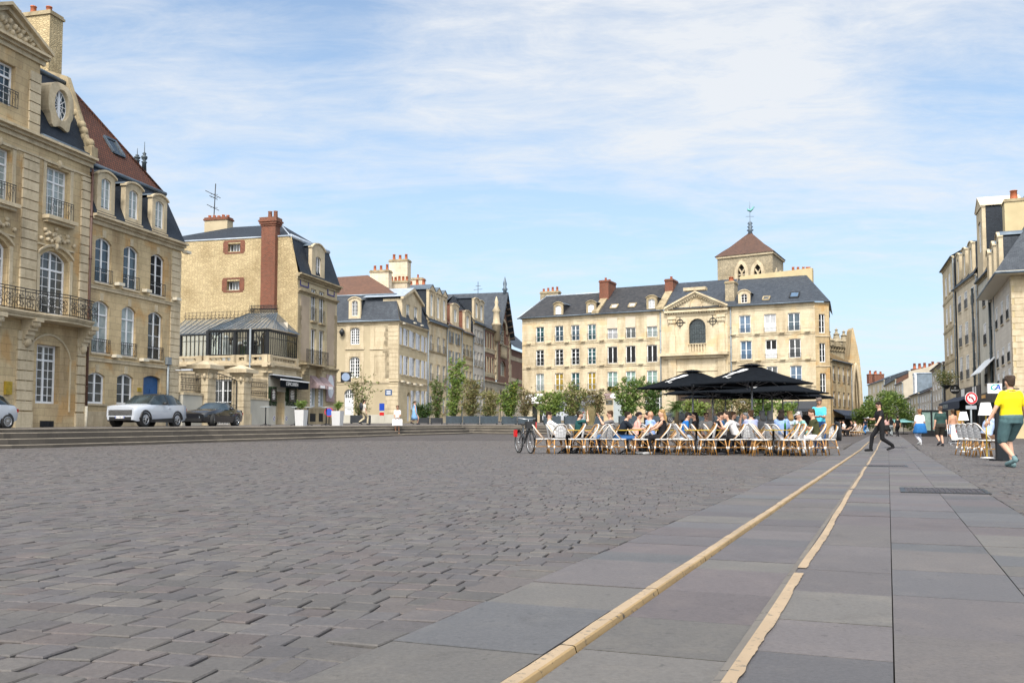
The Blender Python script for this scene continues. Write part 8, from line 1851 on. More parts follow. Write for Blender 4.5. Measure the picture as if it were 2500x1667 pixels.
# ------------------------------------------------------------------ people
flat('skin_light', (.50, .29, .20), .55, var=.06); flat('skin_tan', (.40, .21, .13), .55, var=.06); flat('eye_dark', (.02, .015, .012), .3, var=0)
CLO = {}
def cloth(c, pat=0.0):
 k = 'cloth_%d' % len(CLO)
 if (c, pat) not in CLO: CLO[(c, pat)] = k; flat(k, c, .85, spec=.2, var=.16 + pat, scale=9 if not pat else 22, bmp=.25)
 return CLO[(c, pat)]
def ik(a, t, l1, l2, pole):
 d = t - a; L = min(d.length, (l1 + l2) * .995); d.normalize(); x = (l1 * l1 - l2 * l2 + L * L) / (2 * L); h = math.sqrt(max(0, l1 * l1 - x * x)); p = V(pole); p = (p - d * p.dot(d)).normalized(); return a + d * x + p * h, a + d * L
WHT, BLK, NAV, GRY = (.68, .68, .68), (.012, .012, .014), (.014, .018, .03), (.16, .16, .17)
def person(label, loc, rz, pose='sit', top=WHT, bot=NAV, hair=(.02, .014, .01), style='short', skin='skin_light', sleeve='short', legs='trousers', shoes=(.03, .03, .035), lean=0.0, look=(0, 0), hands=None, sc=1.0, acc=(), group=None, wide=1.0, step=.33, pat=0.0, vox=.02):
 root = thing('person', label, 'person', loc, 0, group); M4 = Matrix.Translation(V(loc)) @ Matrix.Rotation(rz, 4, 'Z') @ Matrix.Diagonal((sc, sc, sc, 1)); sit = pose == 'sit'
 H = V((0, -.04, .55)) if sit else V((0, 0, .93 if pose == 'stand' else .90)); u = V((0, math.sin(lean), math.cos(lean))); N = H + u * .50; Rh = Matrix.Rotation(look[0], 3, 'Z') @ Matrix.Rotation(-look[1], 3, 'X'); hd = N + V((0, math.sin(lean * .7) + .12, 1)).normalized() * .172
 def tr(mb): mb.v = [tuple(M4 @ V(p)) for p in mb.v]; return mb
 b = MB(); X = (1, 0, 0); W = wide
 TP = [H - u * .09, H, H + u * .18, H + u * .36, H + u * .45, N + u * .01]; TR = [(.14 * W, .10), (.165 * W, .115 * W), (.145 * W, .105 * W), (.165 * W, .115 * W), (.13, .09), (.07, .065)]
 b.tube(TP, TR, 14, lat=X); b.cap(N - u * .02, hd - V((0, .01, .03)), .058, .052); b.ball(hd, .076, .096, .112, 14, 10, Rh); b.cap(hd + Rh @ V((0, .05, -.06)), hd + Rh @ V((0, .062, -.085)), .04, .03); b.cap(hd + Rh @ V((0, .09, .0)), hd + Rh @ V((0, .112, -.022)), .012, .016)
 for s in (-1, 1): b.ball(hd + Rh @ V((s * .078, -.005, -.01)), .014, .024, .034, 6, 4)
 t = MB(); t.tube(TP[:-1] + [N - u * .01], [(a + .016, c + .016) for a, c in TR[:-1]] + [(.085, .08)], 14, lat=X); q = MB(); q.tube([H - u * .10, H + u * .02, H + u * .07], [(.155 * W, .12 * W), (.182 * W, .135 * W), (.168 * W, .128 * W)], 14, lat=X)
 hn = MB(); sh = MB(); hands = hands or ((None, None))
 for i, s in enumerate((-1, 1)):
  S = N - u * .045 + V((s * .165 * (.6 + .4 * W), 0, 0)); b.cap(N - u * .01, S - u * .01, .05, .05); t.cap(N - u * .03, S - u * .012, .06, .058); tgt = hands[i] if hands and hands[i] else ((s * .17, .30, .62) if sit else (s * .27, .05, .70)); tgt = V(tgt); E, Wr = ik(S, tgt, .285, .255, (s * .35, -.55, -1)); d = (Wr - E).normalized()
  b.cap(S, E, .052, .042); b.cap(E, Wr, .041, .029)
  if sleeve == 'none': pass
  else:
   e = S.lerp(E, .72) if sleeve == 'short' else E; t.cap(S - V((s * .01, 0, 0)), e, .062, .06)
   if sleeve == 'long': t.cap(E, E.lerp(Wr, .92), .056, .044)
  hn.ball(Wr + d * .045, .036, .022, .045, 8, 5, d.to_track_quat('Z', 'X').to_matrix()); sd = d.cross(V((0, 0, 1)) if abs(d.z) < .8 else V((0, 1, 0))).normalized(); dn = sd.cross(d)
  for k in range(4): p = Wr + d * .08 + sd * (.026 - .0175 * k); l = (.07, .08, .075, .058)[k]; hn.tube([p - d * .02, p + d * l * .5 + dn * .006, p + d * l * .85 + dn * .028], [.0095, .009, .0065], 5)
  hn.tube([Wr + d * .02 + sd * .022, Wr + d * .055 + sd * .052, Wr + d * .085 + sd * .055], [.013, .011, .008], 5)
  hp = H + V((s * .09 * W, 0, -.04))
  if sit: K = V((s * .12, .40, .51)); A = V((s * .13, .40 + (.08 if s > 0 else -.04), .09)); toe = A + V((s * .02, .17, -.05))
  else:
   y = {'stand': .03 * s, 'walk': s * step}[pose]; lift = .10 if (pose == 'walk' and y < 0) else 0; A = V((s * .10, y - .02, .085 + lift)); K, A = ik(hp, A, .435, .43, (0, 1, 0)); toe = A + V((s * .02, .165, -.055 - lift * .7))
  b.cap(hp, K, .088 * W, .06); b.cap(K, K.lerp(A, .35), .058, .058); b.cap(K.lerp(A, .35), A, .058, .036); b.cap(A + V((0, -.03, -.045)), toe, .034, .03)
  sh.cap(A + V((0, -.035, -.04)), toe + V((0, .02, .002)), .045, .04); sh.cap(A + V((0, -.03, -.05)), A + V((0, .0, .0)), .045, .046)
  if legs == 'trousers': q.cap(hp, K, .105 * W, .078); q.cap(K, A + V((0, 0, .02)), .076, .062)
  elif legs == 'shorts': q.cap(hp, hp.lerp(K, .86), .10 * W, .086 * min(W, 1.12))
 bm = tr(remeshed(b, vox, 2)); hn = tr(hn); bm.merge(hn); body = bm.build('body', skin, root, uv=False)
 if top: tr(remeshed(t, vox, 1)).build('shirt', cloth(top, pat), root, uv=False)
 if legs in ('trousers', 'shorts'): tr(remeshed(q, vox, 1)).build(legs, cloth(bot), root, uv=False)
 else:
  k = MB(); z0 = .45 if legs == 'skirt' else .34; k.lathe([(.165 * W, H.z + (.08 if legs == 'skirt' else .3)), (.2 * W, H.z - .08), (.27 * W, lerp(H.z, z0, .6)), (.31 * W, z0), (.29 * W, z0 + .01)], 16, (0, 0, 0), sy=.85); tr(k).build('skirt', cloth(bot), root, uv=False)
 tr(sh).build('shoes', cloth(shoes), root, uv=False)
 e = MB(); [e.ball(hd + Rh @ V((s * .03, .086, .012)), .013, .008, .008, 6, 4) for s in (-1, 1)]; tr(e).build('eyes', 'eye_dark', root, uv=False)
 h = MB(); O = lambda *a: hd + Rh @ V(a)
 if style != 'bald':
  h.ball(O(0, -.022, .036), .087, .098, .094, 14, 8, Rh)
  for k in range(16): a = k * 2.4; h.ball(O(.07 * math.cos(a), -.02 + .075 * math.sin(a), .075 + .03 * math.cos(k)), .03, .03, .025, 6, 4)
  if style == 'short': h.ball(O(0, -.055, -.02), .075, .05, .075, 10, 6, Rh)
  if style in ('long', 'bob'): L = .42 if style == 'long' else .2; P = [O(0, -.04, .06), O(0, -.075, -.03), O(0, -.08, -.03) + V((0, -.03, -.10)), O(0, -.08, -.03) + V((0, -.02, -L * .65)), O(0, -.08, -.03) + V((0, .0, -L))]; h.tube(P, [(.07, .05), (.092, .06), (.10, .055), (.09, .045), (.04, .02)], 10, lat=Rh @ V((1, 0, 0)))
  if style == 'bun': h.ball(O(0, -.11, .03), .045)
  tr(remeshed(h, .013, 2)).build('hair', cloth(hair), root, uv=False)
 for a in acc:
  m = MB(); mt = 'black_plastic'; nm = a[0]
  if nm == 'sunglasses': [m.ball(O(s * .034, .093, .012), .028, .01, .02, 8, 5, Rh) for s in (-1, 1)]; m.bar(O(-.08, .0, .015), O(-.06, .085, .015), .008); m.bar(O(.08, .0, .015), O(.06, .085, .015), .008); m.bar(O(-.06, .092, .018), O(.06, .092, .018), .008)
  elif nm == 'cap': m.ball(O(0, -.01, .055), .09, .105, .075, 12, 7, Rh); m.hexa([O(-.06, .07, .055), O(.06, .07, .055), O(.055, .17, .04), O(-.055, .17, .04), O(-.06, .07, .07), O(.06, .07, .07), O(.055, .17, .05), O(-.055, .17, .05)]); mt = cloth(a[1])
  elif nm == 'beard': m.ball(O(0, .045, -.075), .058, .055, .045, 10, 6, Rh); mt = cloth(a[1])
  elif nm == 'collar': m.tube([N + V((.072 * math.cos(k * .524), .07 * math.sin(k * .524), .012)) for k in range(13)], .016, 5); mt = cloth(a[1])
  elif nm == 'strap': m.tube([N + V((-.12, .02, -.04)), N + V((-.02, -.14, -.18)), H + V((.17, -.10, .12))], .014, 4)
  tr(m).build(nm, mt, root, uv=False)
 return root, M4
DK, BR, BL = (.016, .011, .009), (.06, .033, .018), (.30, .19, .08)
def seat(px, dz, rz, label, **k):
 c = gp(px, ZF(px) + dz); return person(label, (c.x, c.y, c.z), rz, 'sit', group='people seated on the cafe terrace', **k)
F_, L_ = FRt, FLt; LB = (.22, .32, .55)
seat(1356, .9, F_, 'man in white long sleeved shirt with sunglasses leaning back beside the bicycle', top=WHT, bot=BLK, sleeve='long', lean=-.30, look=(0, .25), acc=[('sunglasses',)], hands=((-.10, .42, .72), (.10, .42, .72)))
seat(1414, 1.5, F_, 'bearded man in dark teal shirt and olive cap raising a hand to his face', top=(.012, .06, .06), bot=BLK, lean=.08, acc=[('cap', (.08, .085, .05)), ('beard', BR)], hands=((-.16, .33, .66), (.13, .26, 1.24)))
seat(1490, 1.2, L_, 'man in grey shirt and sunglasses holding a hand before his chin', top=(.11, .105, .11), bot=(.05, .12, .26), hair=BR, lean=.05, look=(0, .15), acc=[('sunglasses',)], hands=((-.1, .36, 1.14), (.15, .32, .66)))
seat(1516, .1, F_, 'young man in navy shirt and blue shorts leaning on the table', top=(.010, .014, .022), bot=(.04, .12, .30), legs='shorts', lean=.42, look=(-.25, -.15), hands=((-.12, .58, .76), (.12, .60, .76)), shoes=(.25, .25, .26))
seat(1556, 3.2, F_, 'woman in pink top with navy cap and hair clip', top=(.62, .33, .28), hair=DK, style='bun', acc=[('cap', NAV)], lean=.15); seat(1588, 4.2, L_, 'dark bearded man in black shirt facing the woman in pink', top=BLK, acc=[('beard', DK)], lean=.2)
seat(1590, 2.0, F_ + .5, 'bald man in light blue shirt opposite the blond woman', top=LB, style='bald', skin='skin_tan', wide=1.12, look=(-.3, 0), hands=((-.15, .36, .76), (.15, .36, .76)))
seat(1614, .2, L_, 'woman with long blond hair in black sleeveless top and black trousers', top=BLK, bot=BLK, hair=BL, style='long', sleeve='none', look=(.2, 0), hands=((-.08, .38, .70), (.10, .42, .72)), shoes=(.3, .3, .3))
seat(1668, 2.8, F_, 'man in bright blue polo shirt and navy cap looking down', top=(.015, .12, .36), bot=(.3, .36, .45), lean=.32, look=(0, .35), acc=[('cap', NAV)])
seat(1694, 4.6, L_, 'dark haired woman partly hidden behind the left parasol pole', top=BLK, style='long', hair=DK); seat(1725, 5.5, math.pi, 'man in pale shirt and sunglasses facing the camera', top=(.42, .4, .38), acc=[('sunglasses',)], hair=BR, wide=1.1)
seat(1742, 1.6, F_, 'man with black quiff in black shirt leaning over his table', top=BLK, bot=NAV, lean=.42, look=(0, .2), hands=((-.12, .5, .76), (.12, .5, .76))); seat(1764, 5.0, F_, 'person in blue shirt half hidden behind the man in black', top=(.05, .16, .35), hair=DK)
seat(1778, 2.4, F_, 'man in patterned white shirt resting his chin on folded hands', top=(.62, .6, .62), pat=.3, hair=BR, lean=.3, hands=((-.03, .40, 1.12), (.03, .40, 1.12))); seat(1795, .5, L_, 'woman with long dark hair in white shirt bending towards the couple table', top=(.62, .60, .60), bot=BLK, hair=(.03, .02, .014), style='long', lean=.45, hands=((-.05, .45, 1.0), (.08, .5, .85)))
seat(1833, 1.9, .15, 'man in lavender blue shirt sitting with his back to the camera', top=(.30, .33, .50), bot=(.3, .33, .5), hair=BR, wide=1.1); seat(1818, 6.0, L_, 'person in deep blue shirt behind the lavender shirt', top=(.15, .25, .5), hair=GRY)
seat(1860, 3.3, .1, 'left grey haired person in grey top seen from behind', top=GRY, hair=(.12, .12, .12), style='bob'); seat(1879, 3.5, -.1, 'right grey haired person in grey top seen from behind', top=(.13, .13, .14), hair=(.16, .16, .16), style='bob')
seat(1909, 1.9, F_ + 1.1, 'dark haired person in pale blue shirt with back to the camera behind the bottle', top=LB, bot=(.5, .5, .55), hair=DK, style='bob', wide=1.08); seat(1927, 3.4, .2, 'person with fair hair behind the bottle table', top=(.42, .5, .58), hair=BL, style='bob'); seat(1950, 5.2, -.2, 'person in white patterned top under the rightmost parasol', top=(.55, .6, .62), pat=.3, hair=(.3, .25, .18))
seat(1966, 3.0, L_, 'older person in white cap bent over the table', top=(.2, .4, .36), hair=GRY, lean=.35, look=(0, .3), acc=[('cap', (.55, .52, .5))])
seat(1990, .9, L_, 'man in olive shirt and white trousers with folded arms', top=(.05, .055, .025), bot=(.62, .62, .62), hair=BR, lean=.18, look=(0, .3), hands=((.12, .30, .80), (-.12, .32, .84)))
c = gp(2001, 30.6); person('standing man in turquoise polo shirt looking at his phone', c, math.pi - .25, 'stand', (.08, .48, .62), (.02, .06, .16), hair=(.10, .08, .07), style='short', skin='skin_tan', look=(0, .5), hands=((-.05, .34, 1.13), (.05, .34, 1.13)), wide=1.08, sc=1.03)
def walker(px, y, rz, label, **k): c = gp(px, y); return person(label, c, rz, **k)
r, M4 = walker(2150, 33.0, FLt + .12, 'waiter in black crossing the carriageway with a small tray', pose='walk', top=BLK, bot=BLK, hair=DK, look=(0, .45), lean=.06, hands=((-.40, .34, .92), (.12, .36, 1.10)), step=.34, sc=1.02, shoes=BLK, acc=[('sunglasses',)]); c = gp(2150, 33.0)
m = MB(); o = M4 @ V((.02, .46, 1.12)); m.lathe([(.02, 0), (.15, .008), (.155, .02), (.14, .014)], 16, o); m.ball(o + V((.03, .02, .035)), .035, .035, .02); tag(m.build('tray', 'alloy'), 'small round tray carried by the waiter in black', 'tray')
m = MB(); o = M4 @ V((.16, -.16, .86)); m.ball(o, .10, .07, .12, 10, 6); tag(m.build('waist_bag', 'black_plastic'), 'black pouch hanging at the hip of the waiter', 'bag')
r, M4 = walker(2246, 43.5, .1, 'woman in white shirt with blue cloth round her waist walking away', pose='walk', top=WHT, bot=(.55, .56, .62), hair=(.20, .10, .05), skin='skin_tan', step=.16, wide=1.2, sc=.98, acc=[('strap',)], shoes=(.5, .5, .5)); m = MB(); m.lathe([(.24, 1.02), (.27, .9), (.33, .62), (.31, .55)], 14, sy=.8); m.v = [tuple(M4 @ V(p)) for p in m.v]; m.build('waist_cloth', cloth((.02, .12, .32)), r)
walker(2297, 41.5, -.05, 'stout man in dark green shirt and dark shorts walking away', pose='walk', top=(.022, .05, .045), bot=(.045, .042, .035), legs='shorts', hair=(.10, .07, .05), step=.1, wide=1.25, sc=1.04)
walker(2327, 47, .1, 'shirtless man walking away behind the barrier', pose='walk', top=None, bot=(.35, .4, .5), legs='shorts', skin='skin_tan', hair=BR, step=.15); walker(2340, 50, 0, 'woman with ginger hair and mustard top beside the shirtless man', pose='walk', top=(.30, .17, .04), bot=NAV, hair=(.25, .13, .04), style='long', step=.15)
c = gp(2470, 18.2); person('man in yellow polo shirt and green shorts walking at the right edge', c, .12, 'walk', (.72, .57, .012), (.07, .13, .14), hair=(.05, .034, .025), skin='skin_light', legs='shorts', step=.17, wide=1.22, sc=1.05, shoes=(.12, .19, .2), hands=((-.40, .07, .86), (.36, .1, .86)), acc=[('collar', (.70, .55, .012))], vox=.014)
r, M4 = person('woman in white top and dark shorts holding a large white bag on the steps', (at(970, 1052, 55.8).x, 55.8, lerp(G(-7, 55), T(-7, 56.8), .23)), math.pi, 'stand', (.66, .6, .56), (.03, .03, .03), hair=BR, style='bun', skin='skin_tan', sleeve='short', legs='shorts', acc=[('sunglasses',)], hands=((-.10, .26, .98), (.10, .26, .98)), sc=.97, shoes=(.35, .2, .12))
m = MB(); m.hexa([(-.34, .26, .50), (.26, .26, .50), (.26, .40, .50), (-.34, .40, .50), (-.34, .30, .88), (.26, .30, .88), (.26, .36, .88), (-.34, .36, .88)])
for s in (-.12, .06): m.tube([(s - .08, .33, .88), (s, .32, 1.0), (s + .08, .33, .88)], .012, 4)
m.v = [tuple(M4 @ V(p)) for p in m.v]; tag(m.build('tote_bag', 'white_plain'), 'large white bag held by the woman on the steps', 'bag')
def twalk(px, y, rz, label, **k): c = tp(px, y); return person(label, c, rz, **k)
twalk(1012, 68, -1.2, 'woman in long blue dress walking along the top of the steps', pose='walk', top=(.16, .30, .50), bot=(.16, .30, .50), legs='dress', hair=BR, style='bun', step=.2, sleeve='none')
r, M4 = twalk(888, 66, -.9, 'man in pale shirt and beige trousers carrying a dark backpack', pose='walk', top=(.5, .47, .42), bot=(.42, .36, .25), hair=DK, step=.25, sc=1.03); m = MB(); m.ball((0, -.22, 1.25), .17, .12, .26, 10, 8); m.v = [tuple(M4 @ V(p)) for p in m.v]; tag(m.build('backpack', 'planter_dark'), 'dark backpack on the back of the man in pale shirt', 'backpack')
for px, y, rz, l, k in ((2113, 95, .3, 'far pedestrian in dark top near the gothic wall', dict(top=NAV, bot=(.04, .15, .35))), (2166, 82, .1, 'left one of two far pedestrians, in pink top and black skirt', dict(top=(.5, .3, .28), bot=BLK, legs='skirt', style='long')), (2176, 82, -.1, 'right one of two far pedestrians, in dark top and grey trousers', dict(top=BLK, bot=(.3, .34, .36), style='long')), (2192, 80, 0, 'far person in black beside the teal parasols', dict(top=BLK, bot=BLK))): walker(px, y, rz, l, pose='walk', step=.15, vox=.035, **k)
# cafe by the lichen roofed house
CB = [(2036, 78, FLt), (2048, 78, FRt), (2056, 79, FLt), (2078, 79, FLt), (2086, 80, FLt), (2090, 78.5, FLt), (2095, 80, FLt)]
for (px, y, rz), l in zip(CB, ('wicker chair left of the side street diners', 'wicker chair facing right by the side street table', 'wicker chair of the man in white across the street', 'wicker chair of the dark diner across the street', 'first empty wicker chair by the gothic wall', 'second empty wicker chair by the gothic wall', 'last empty wicker chair by the gothic wall')): c = gp(px, y); h = chair(c.x, c.y, rz, l); h['group'] = 'chairs of the cafe across the side street'
for px, y, rz, l, tp_ in ((2052, 78, FRt, 'diner in black top across the side street', BLK), (2059, 79, FLt, 'diner in white shirt across the side street', WHT), (2079, 79, FLt, 'diner in dark shirt near the gothic wall', (.03, .02, .02)), (2087, 80.5, FLt, 'diner in pale top near the gothic wall', (.6, .5, .5))): c = gp(px, y); person(l, c, rz, 'sit', tp_, (.55, .55, .55) if tp_ == WHT else BLK, group='diners across the side street', vox=.035)
# ------------------------------------------------------------------ right-hand cafe and street signs
for i, (px, y, rz, l) in enumerate(((2362, 27.5, FRt + .2, 'first chair of the right cafe, next to the barrier'), (2375, 26.8, FRt + .1, 'second chair of the right cafe'), (2390, 26, FRt + .1, 'third chair of the right cafe'), (2406, 25.2, FRt, 'chair under the man below the big lampshade'))): c = gp(px, y); chair(c.x, c.y, rz, l)
c = gp(2409, 25.2); person('man in light blue shirt and brown trousers seated below the big lampshade', c, FRt, 'sit', (.36, .46, .66), (.10, .06, .04), hair=(.06, .04, .03), skin='skin_tan', sleeve='long', lean=.32, look=(0, .1), acc=[('sunglasses',)], hands=((-.05, .42, 1.02), (.10, .48, .86)), wide=1.15)
for px, y, zt, w, l in ((2408, 23.8, 1.10, .37, 'large floor lamp with white shade and yellow stem'), (2353, 31, 1.05, .33, 'smaller floor lamp with white shade by the barrier')):
 c = gp(px, y); r = thing('floor_lamp', l, 'lamp', c, .01, 'floor lamps of the right cafe'); m = MB(); m.lathe([(.02, .02), (.16, .02), (.165, .035), (.02, .045)], 18); m.build('base', 'white_plain', r); m = MB(); m.tube([(0, 0, .04), (0, 0, zt + .1)], .018, 8); m.build('stem', 'brass', r); m = MB(); m.rings([[V((q * math.cos(k * .349), q * math.sin(k * .349), z)) for k in range(18)] for q, z in ((w / 2, zt), (w * .30, zt + w * .86), (w * .28, zt + w * .86), (w * .48, zt))], False, False); m.build('lamp_shade', 'white_plain', r)
c = gp(2449, 22.2); r = thing('menu_easel', 'tall black board standing behind the man in yellow', 'board', c, .3); m = MB(); m.box(-.22, .22, -.03, .03, 0, 1.12); m.build('panel', 'black_paint', r); m = MB(); m.box(-.24, .24, -.2, .2, 0, .04); m.build('foot', 'black_paint', r)
c = gp(2343, 43); r = thing('street_barrier', 'grey metal barrier carrying a white notice with no parking sign', 'barrier', c, -.2); m = MB(); W = .52
for z in (.12, .95): m.tube([(-W, 0, z), (W, 0, z)], .02, 6)
for k in range(13): x = lerp(-W, W, k / 12); m.tube([(x, 0, .12), (x, 0, .95)], .02 if k in (0, 12) else .009, 5)
for s in (-1, 1): m.box(s * .4 - .02, s * .4 + .02, -.25, .25, 0, .03); m.bar((s * .4, 0, .02), (s * .4, 0, .14), .03)
m.build('frame', 'alloy', r); m = MB(); m.box(-.36, .44, -.035, -.022, .25, .92); nb = m.build('notice_board', 'white_plain', r)
def disc(par, c, rd, mat, nm, n=24, nrm=(0, -1, 0), sx=1.0): c = V(c); f = V(nrm).normalized(); a = f.cross(ZUP).normalized(); m = MB(); m.poly(*[c + a * (rd * sx * math.cos(-2 * math.pi * k / n)) + ZUP * (rd * math.sin(-2 * math.pi * k / n)) for k in range(n)][::1]); return m.build(nm, mat, par)
flat('sign_red', (.50, .012, .015), .35, var=0); flat('sign_blue', (.015, .06, .38), .35, var=0); flat('bank_teal', (.0, .30, .27), .4, var=0)
disc(r, (-.02, -.038, .68), .17, 'sign_red', 'sign_ring'); disc(r, (-.02, -.040, .68), .13, 'sign_blue', 'sign_disc'); m = MB(); m.bar((-.11, -.043, .77), (.07, -.043, .59), .04, .004, V((0, 1, 0))); m.build('sign_stripe', 'sign_red', r)
y = 36; c = gp(2372, y); zc = CH + (1052 - 972) / FPX * y; r = thing('no_left_turn_sign', 'round no left turn sign on a pale post', 'road sign', c); m = MB(); m.tube([c, V((c.x, c.y, zc))], .035, 8); m.build('post', 'pipe_grey', r); S = lambda x, z, d: (c.x + x, c.y - d, zc + z)
m = MB(); m.lathe([(.235, -.01), (.235, .01)], 24); m.v = [(c.x + x, c.y - .05 + z, zc + yy) for x, yy, z in m.v]; m.build('plate', 'white_plain', r); disc(r, S(0, 0, .065), .225, 'sign_red', 'red_ring'); disc(r, S(0, 0, .068), .155, 'white_plain', 'white_field')
m = MB(); m.tube([S(.07, -.11, .075), S(.07, -.02, .075), S(.04, .03, .075), S(-.02, .04, .075), S(-.08, .03, .075)], .018, 4); m.poly(S(-.13, .03, .076), S(-.07, -.02, .076), S(-.07, .08, .076)); m.build('arrow', 'black_paint', r); m = MB(); m.bar(S(-.12, .12, .08), S(.12, -.12, .08), .035, .004, V((0, 1, 0))); m.build('slash', 'sign_red', r)
m = MB(); m.box(c.x - .22, c.x + .2, c.y - .05, c.y - .04, zc - .42, zc - .28); m.build('small_plate', 'alloy', r)
y = 58; p0 = at(2428, 948, y); w, h = 34 / FPX * y, 24 / FPX * y; r = thing('bank_sign', 'white projecting bank sign with slanted teal and blue letters above an underline', 'sign', (p0.x, p0.y, p0.z)); m = MB(); m.box(p0.x - w / 2, p0.x + w / 2, y - .06, y + .06, p0.z - h / 2, p0.z + h / 2); m.build('panel', 'white_plain', r); PM = lambda x, z: plane_m((p0.x + x, y - .065, p0.z + z), (1, 0, 0), (0, 0, 1))
text_mb('C', .52, PM(-.13, .06), .003, shear=.3, sx=1.25, off=.012).build('letter_c', 'bank_teal', r); text_mb('A', .46, PM(.15, .06), .003, shear=.25, sx=1.25, off=.012).build('letter_a', 'sign_blue', r); m = MB(); m.box(p0.x - .26, p0.x + .26, y - .068, y - .062, p0.z - .20, p0.z - .17); m.build('underline', 'bank_teal', r); m = MB(); m.bar((p0.x + w / 2, y, p0.z), (p0.x + w / 2 + 1.3, y + .4, p0.z), .07); m.build('bracket', 'iron', r)
y = 88; p0 = at(2331, 950, y); r = thing('round_shop_sign', 'round black hanging shop sign with white lettering', 'sign', p0); m = MB(); m.lathe([(.45, -.06), (.45, .06)], 24); m.v = [(p0.x + a, p0.y + q, p0.z + b) for a, b, q in m.v]; m.build('disc', 'black_paint', r); text_mb('LE', .2, plane_m(p0 + V((0, -.065, .12)), (1, 0, 0), (0, 0, 1))).build('lettering', 'white_plain', r); text_mb('BISTROT', .2, plane_m(p0 + V((0, -.065, -.12)), (1, 0, 0), (0, 0, 1))).build('lettering', 'white_plain', r)
p0 = at(2310, 935, 86); r = thing('hanging_plant', 'trailing green plant in a high wall basket above the round sign', 'plant', p0 - ZUP * .3); m = MB(); m.lathe([(.12, -.55), (.4, -.3), (.55, -.2)], 10, p0); m.build('basket', 'iron', r); bush(r, p0 - ZUP * .4, 1.5, 1.9, 1200, ['leaf_olive', 'leaf_deep'], .16, 12, 0, clump=.5)
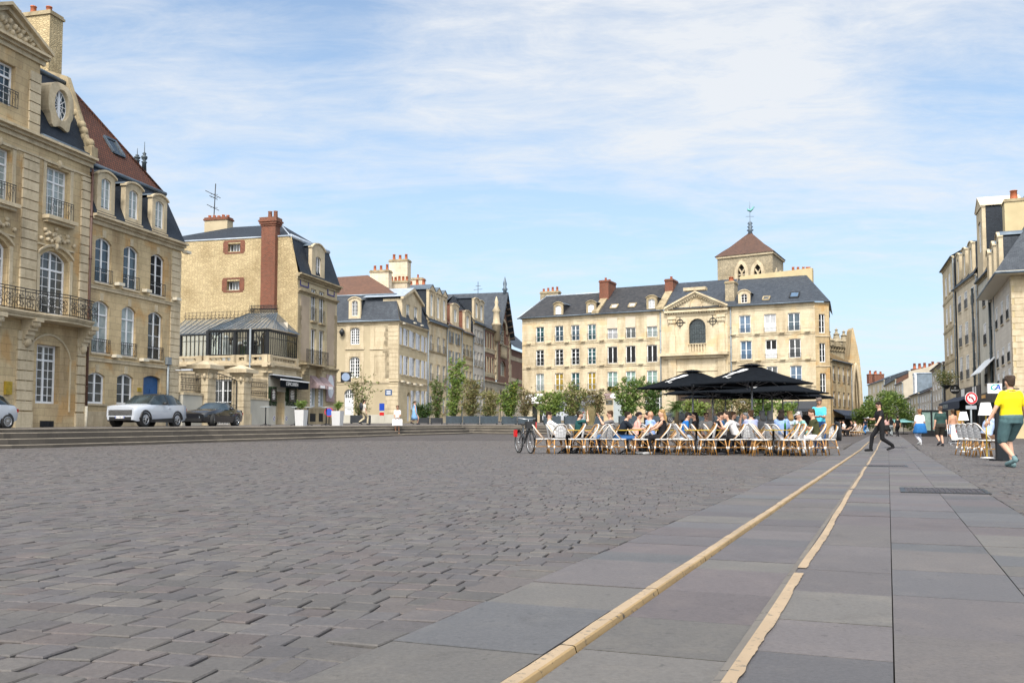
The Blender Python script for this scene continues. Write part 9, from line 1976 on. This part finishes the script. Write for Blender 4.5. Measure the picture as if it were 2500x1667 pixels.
# pavement glass shelter, bicycle
y = 80; c = gp(2281, y); r = thing('glass_shelter', 'dark framed glass shelter behind the walking pair', 'shelter', c); m = MB(); w = 1.12; h = (1052 - 1001) / FPX * y + CH - c.z
for x in (-w, -w * .2, w): m.box(c.x + x - .07, c.x + x + .07, y - .07, y + .07, c.z, c.z + h)
m.box(c.x - w, c.x + w, y - .08, y + .08, c.z + h - .12, c.z + h); m.box(c.x - w, c.x + w, y - .06, y + .06, c.z, c.z + .5); m.build('frame', 'iron', r); m = MB(); m.poly((c.x - w, y, c.z + .5), (c.x + w, y, c.z + .5), (c.x + w, y, c.z + h - .1), (c.x - w, y, c.z + h - .1)); m.build('glass', 'glass_green', r)
def bicycle():
 y = 29.6; c = gp(1281, y); r = thing('bicycle', 'dark upright bicycle with red pannier and red rear bag left of the chairs', 'bicycle', c, -1.22)
 for x, s in ((.52, 'front'), (-.52, 'rear')):
  m = MB(); m.tube([(x + .33 * math.cos(k * .262), 0, .35 + .33 * math.sin(k * .262)) for k in range(25)], .024, 6); w = m.build('wheel', 'tyre', r); m = MB(); m.tube([(x + .30 * math.cos(k * .262), 0, .35 + .30 * math.sin(k * .262)) for k in range(25)], .010, 4); [m.tube([(x, 0, .35), (x + .3 * math.cos(k * .449), 0, .35 + .3 * math.sin(k * .449))], .003, 3) for k in range(14)]; m.lathe([(.02, -.05), (.02, .05)], 8); m.v[-16:] = [(x + a, q, .35 + b) for a, b, q in m.v[-16:]]; m.build('rim', 'alloy', w)
  m = MB(); m.tube([(x + .37 * math.cos(k * .262), 0, .35 + .37 * math.sin(k * .262)) for k in range(1, 11)], .016, 4, flat=2); m.build('mudguard', 'black_paint', r)
 m = MB()
 for a, b, q in (((.52, 0, .35), (.34, 0, .95), .022), ((.36, 0, .86), (-.02, 0, .32), .026), ((-.02, 0, .32), (-.16, 0, .86), .02), ((-.02, 0, .32), (-.52, 0, .35), .014), ((-.14, 0, .78), (-.52, 0, .35), .012), ((.37, 0, .80), (-.12, 0, .62), .018)): m.tube([a, b], q, 6)
 m.build('frame', 'car_slate', r); m = MB(); m.tube([(.34, 0, .95), (.31, 0, 1.08)], .016, 6); m.tube([(.10, -.30, 1.08), (.22, -.27, 1.10), (.34, -.12, 1.07), (.34, .12, 1.07), (.22, .27, 1.10), (.10, .30, 1.08)], .014, 6); m.build('handlebar', 'alloy', r); m = MB(); m.ball((-.18, 0, .92), .14, .09, .045); m.build('saddle', 'black_plastic', r)
 m = MB(); m.box(.40, .58, -.14, .14, .78, 1.0); m.build('front_bag', 'black_plastic', r); m = MB(); m.box(.44, .56, .10, .18, .78, .98); m.build('pannier', 'sign_red', r); m = MB(); m.box(-.66, -.48, -.13, -.07, .52, .74); m.build('rear_bag', 'sign_red', r); m = MB(); m.box(-.72, -.32, -.06, .06, .73, .76); m.build('rack', 'black_paint', r); m = MB(); m.tube([(-.02, -.02, .3), (-.10, -.22, .02)], .012, 5); m.build('kickstand', 'black_paint', r); m = MB(); m.tube([(-.02, -.09, .32), (.13, -.09, .25)], .012, 5); m.box(.09, .17, -.17, -.08, .23, .26); m.build('pedal', 'black_paint', r)
bicycle()
# projecting signs at the rubble house
u, z = FL.hit(827, 920); p0 = FL.P(u + .2, z, .55); r = thing('hanging_shop_sign', 'square dark projecting sign with pale disc at the corner of the rubble house', 'sign', p0); m = MB(); m.box(p0.x - .42, p0.x + .42, p0.y - .06, p0.y + .06, p0.z - .42, p0.z + .42); m.build('panel', 'iron', r); disc(r, p0 + V((0, -.065, 0)), .34, 'car_blue_roof', 'pale_disc')
u, z = FL.hit(804, 945); r = thing('oval_shop_board', 'taupe board with pale oval beside the second window awning', 'sign', FL.P(u, z, .1)); m = MB(); FL.box(m, u - .75, u + .75, z - 1.2, z + 1.0, .06, .12); m.build('board', 'awning_taupe', r); disc(r, FL.P(u, z + .05, .13), .95, 'shutter', 'pale_oval', 24, FL.n, .62)
c = tp(803, 62); zc = c.z + .85; r = thing('round_blue_sign', 'low round blue sign with red rim in front of the rubble house', 'road sign', c); m = MB(); m.tube([c, V((c.x, c.y, zc))], .03, 6); m.build('post', 'iron', r); disc(r, (c.x, c.y - .05, zc), .30, 'sign_red', 'red_rim'); disc(r, (c.x, c.y - .055, zc), .24, 'sign_blue', 'blue_field')
c = tp(932, 78); r = thing('pavement_banner', 'narrow upright blue and red banner in front of the corner house', 'banner', c, -.24); m = MB(); m.box(-.22, .22, -.02, .02, .1, 1.7); b_ = m.build('panel', 'render_grey', r); m = MB(); m.box(-.22, .22, -.026, -.021, 1.1, 1.7); m.build('blue_band', 'sign_blue', b_); m = MB(); m.box(-.2, .2, -.026, -.021, .7, .95); m.build('red_band', 'sign_red', b_)
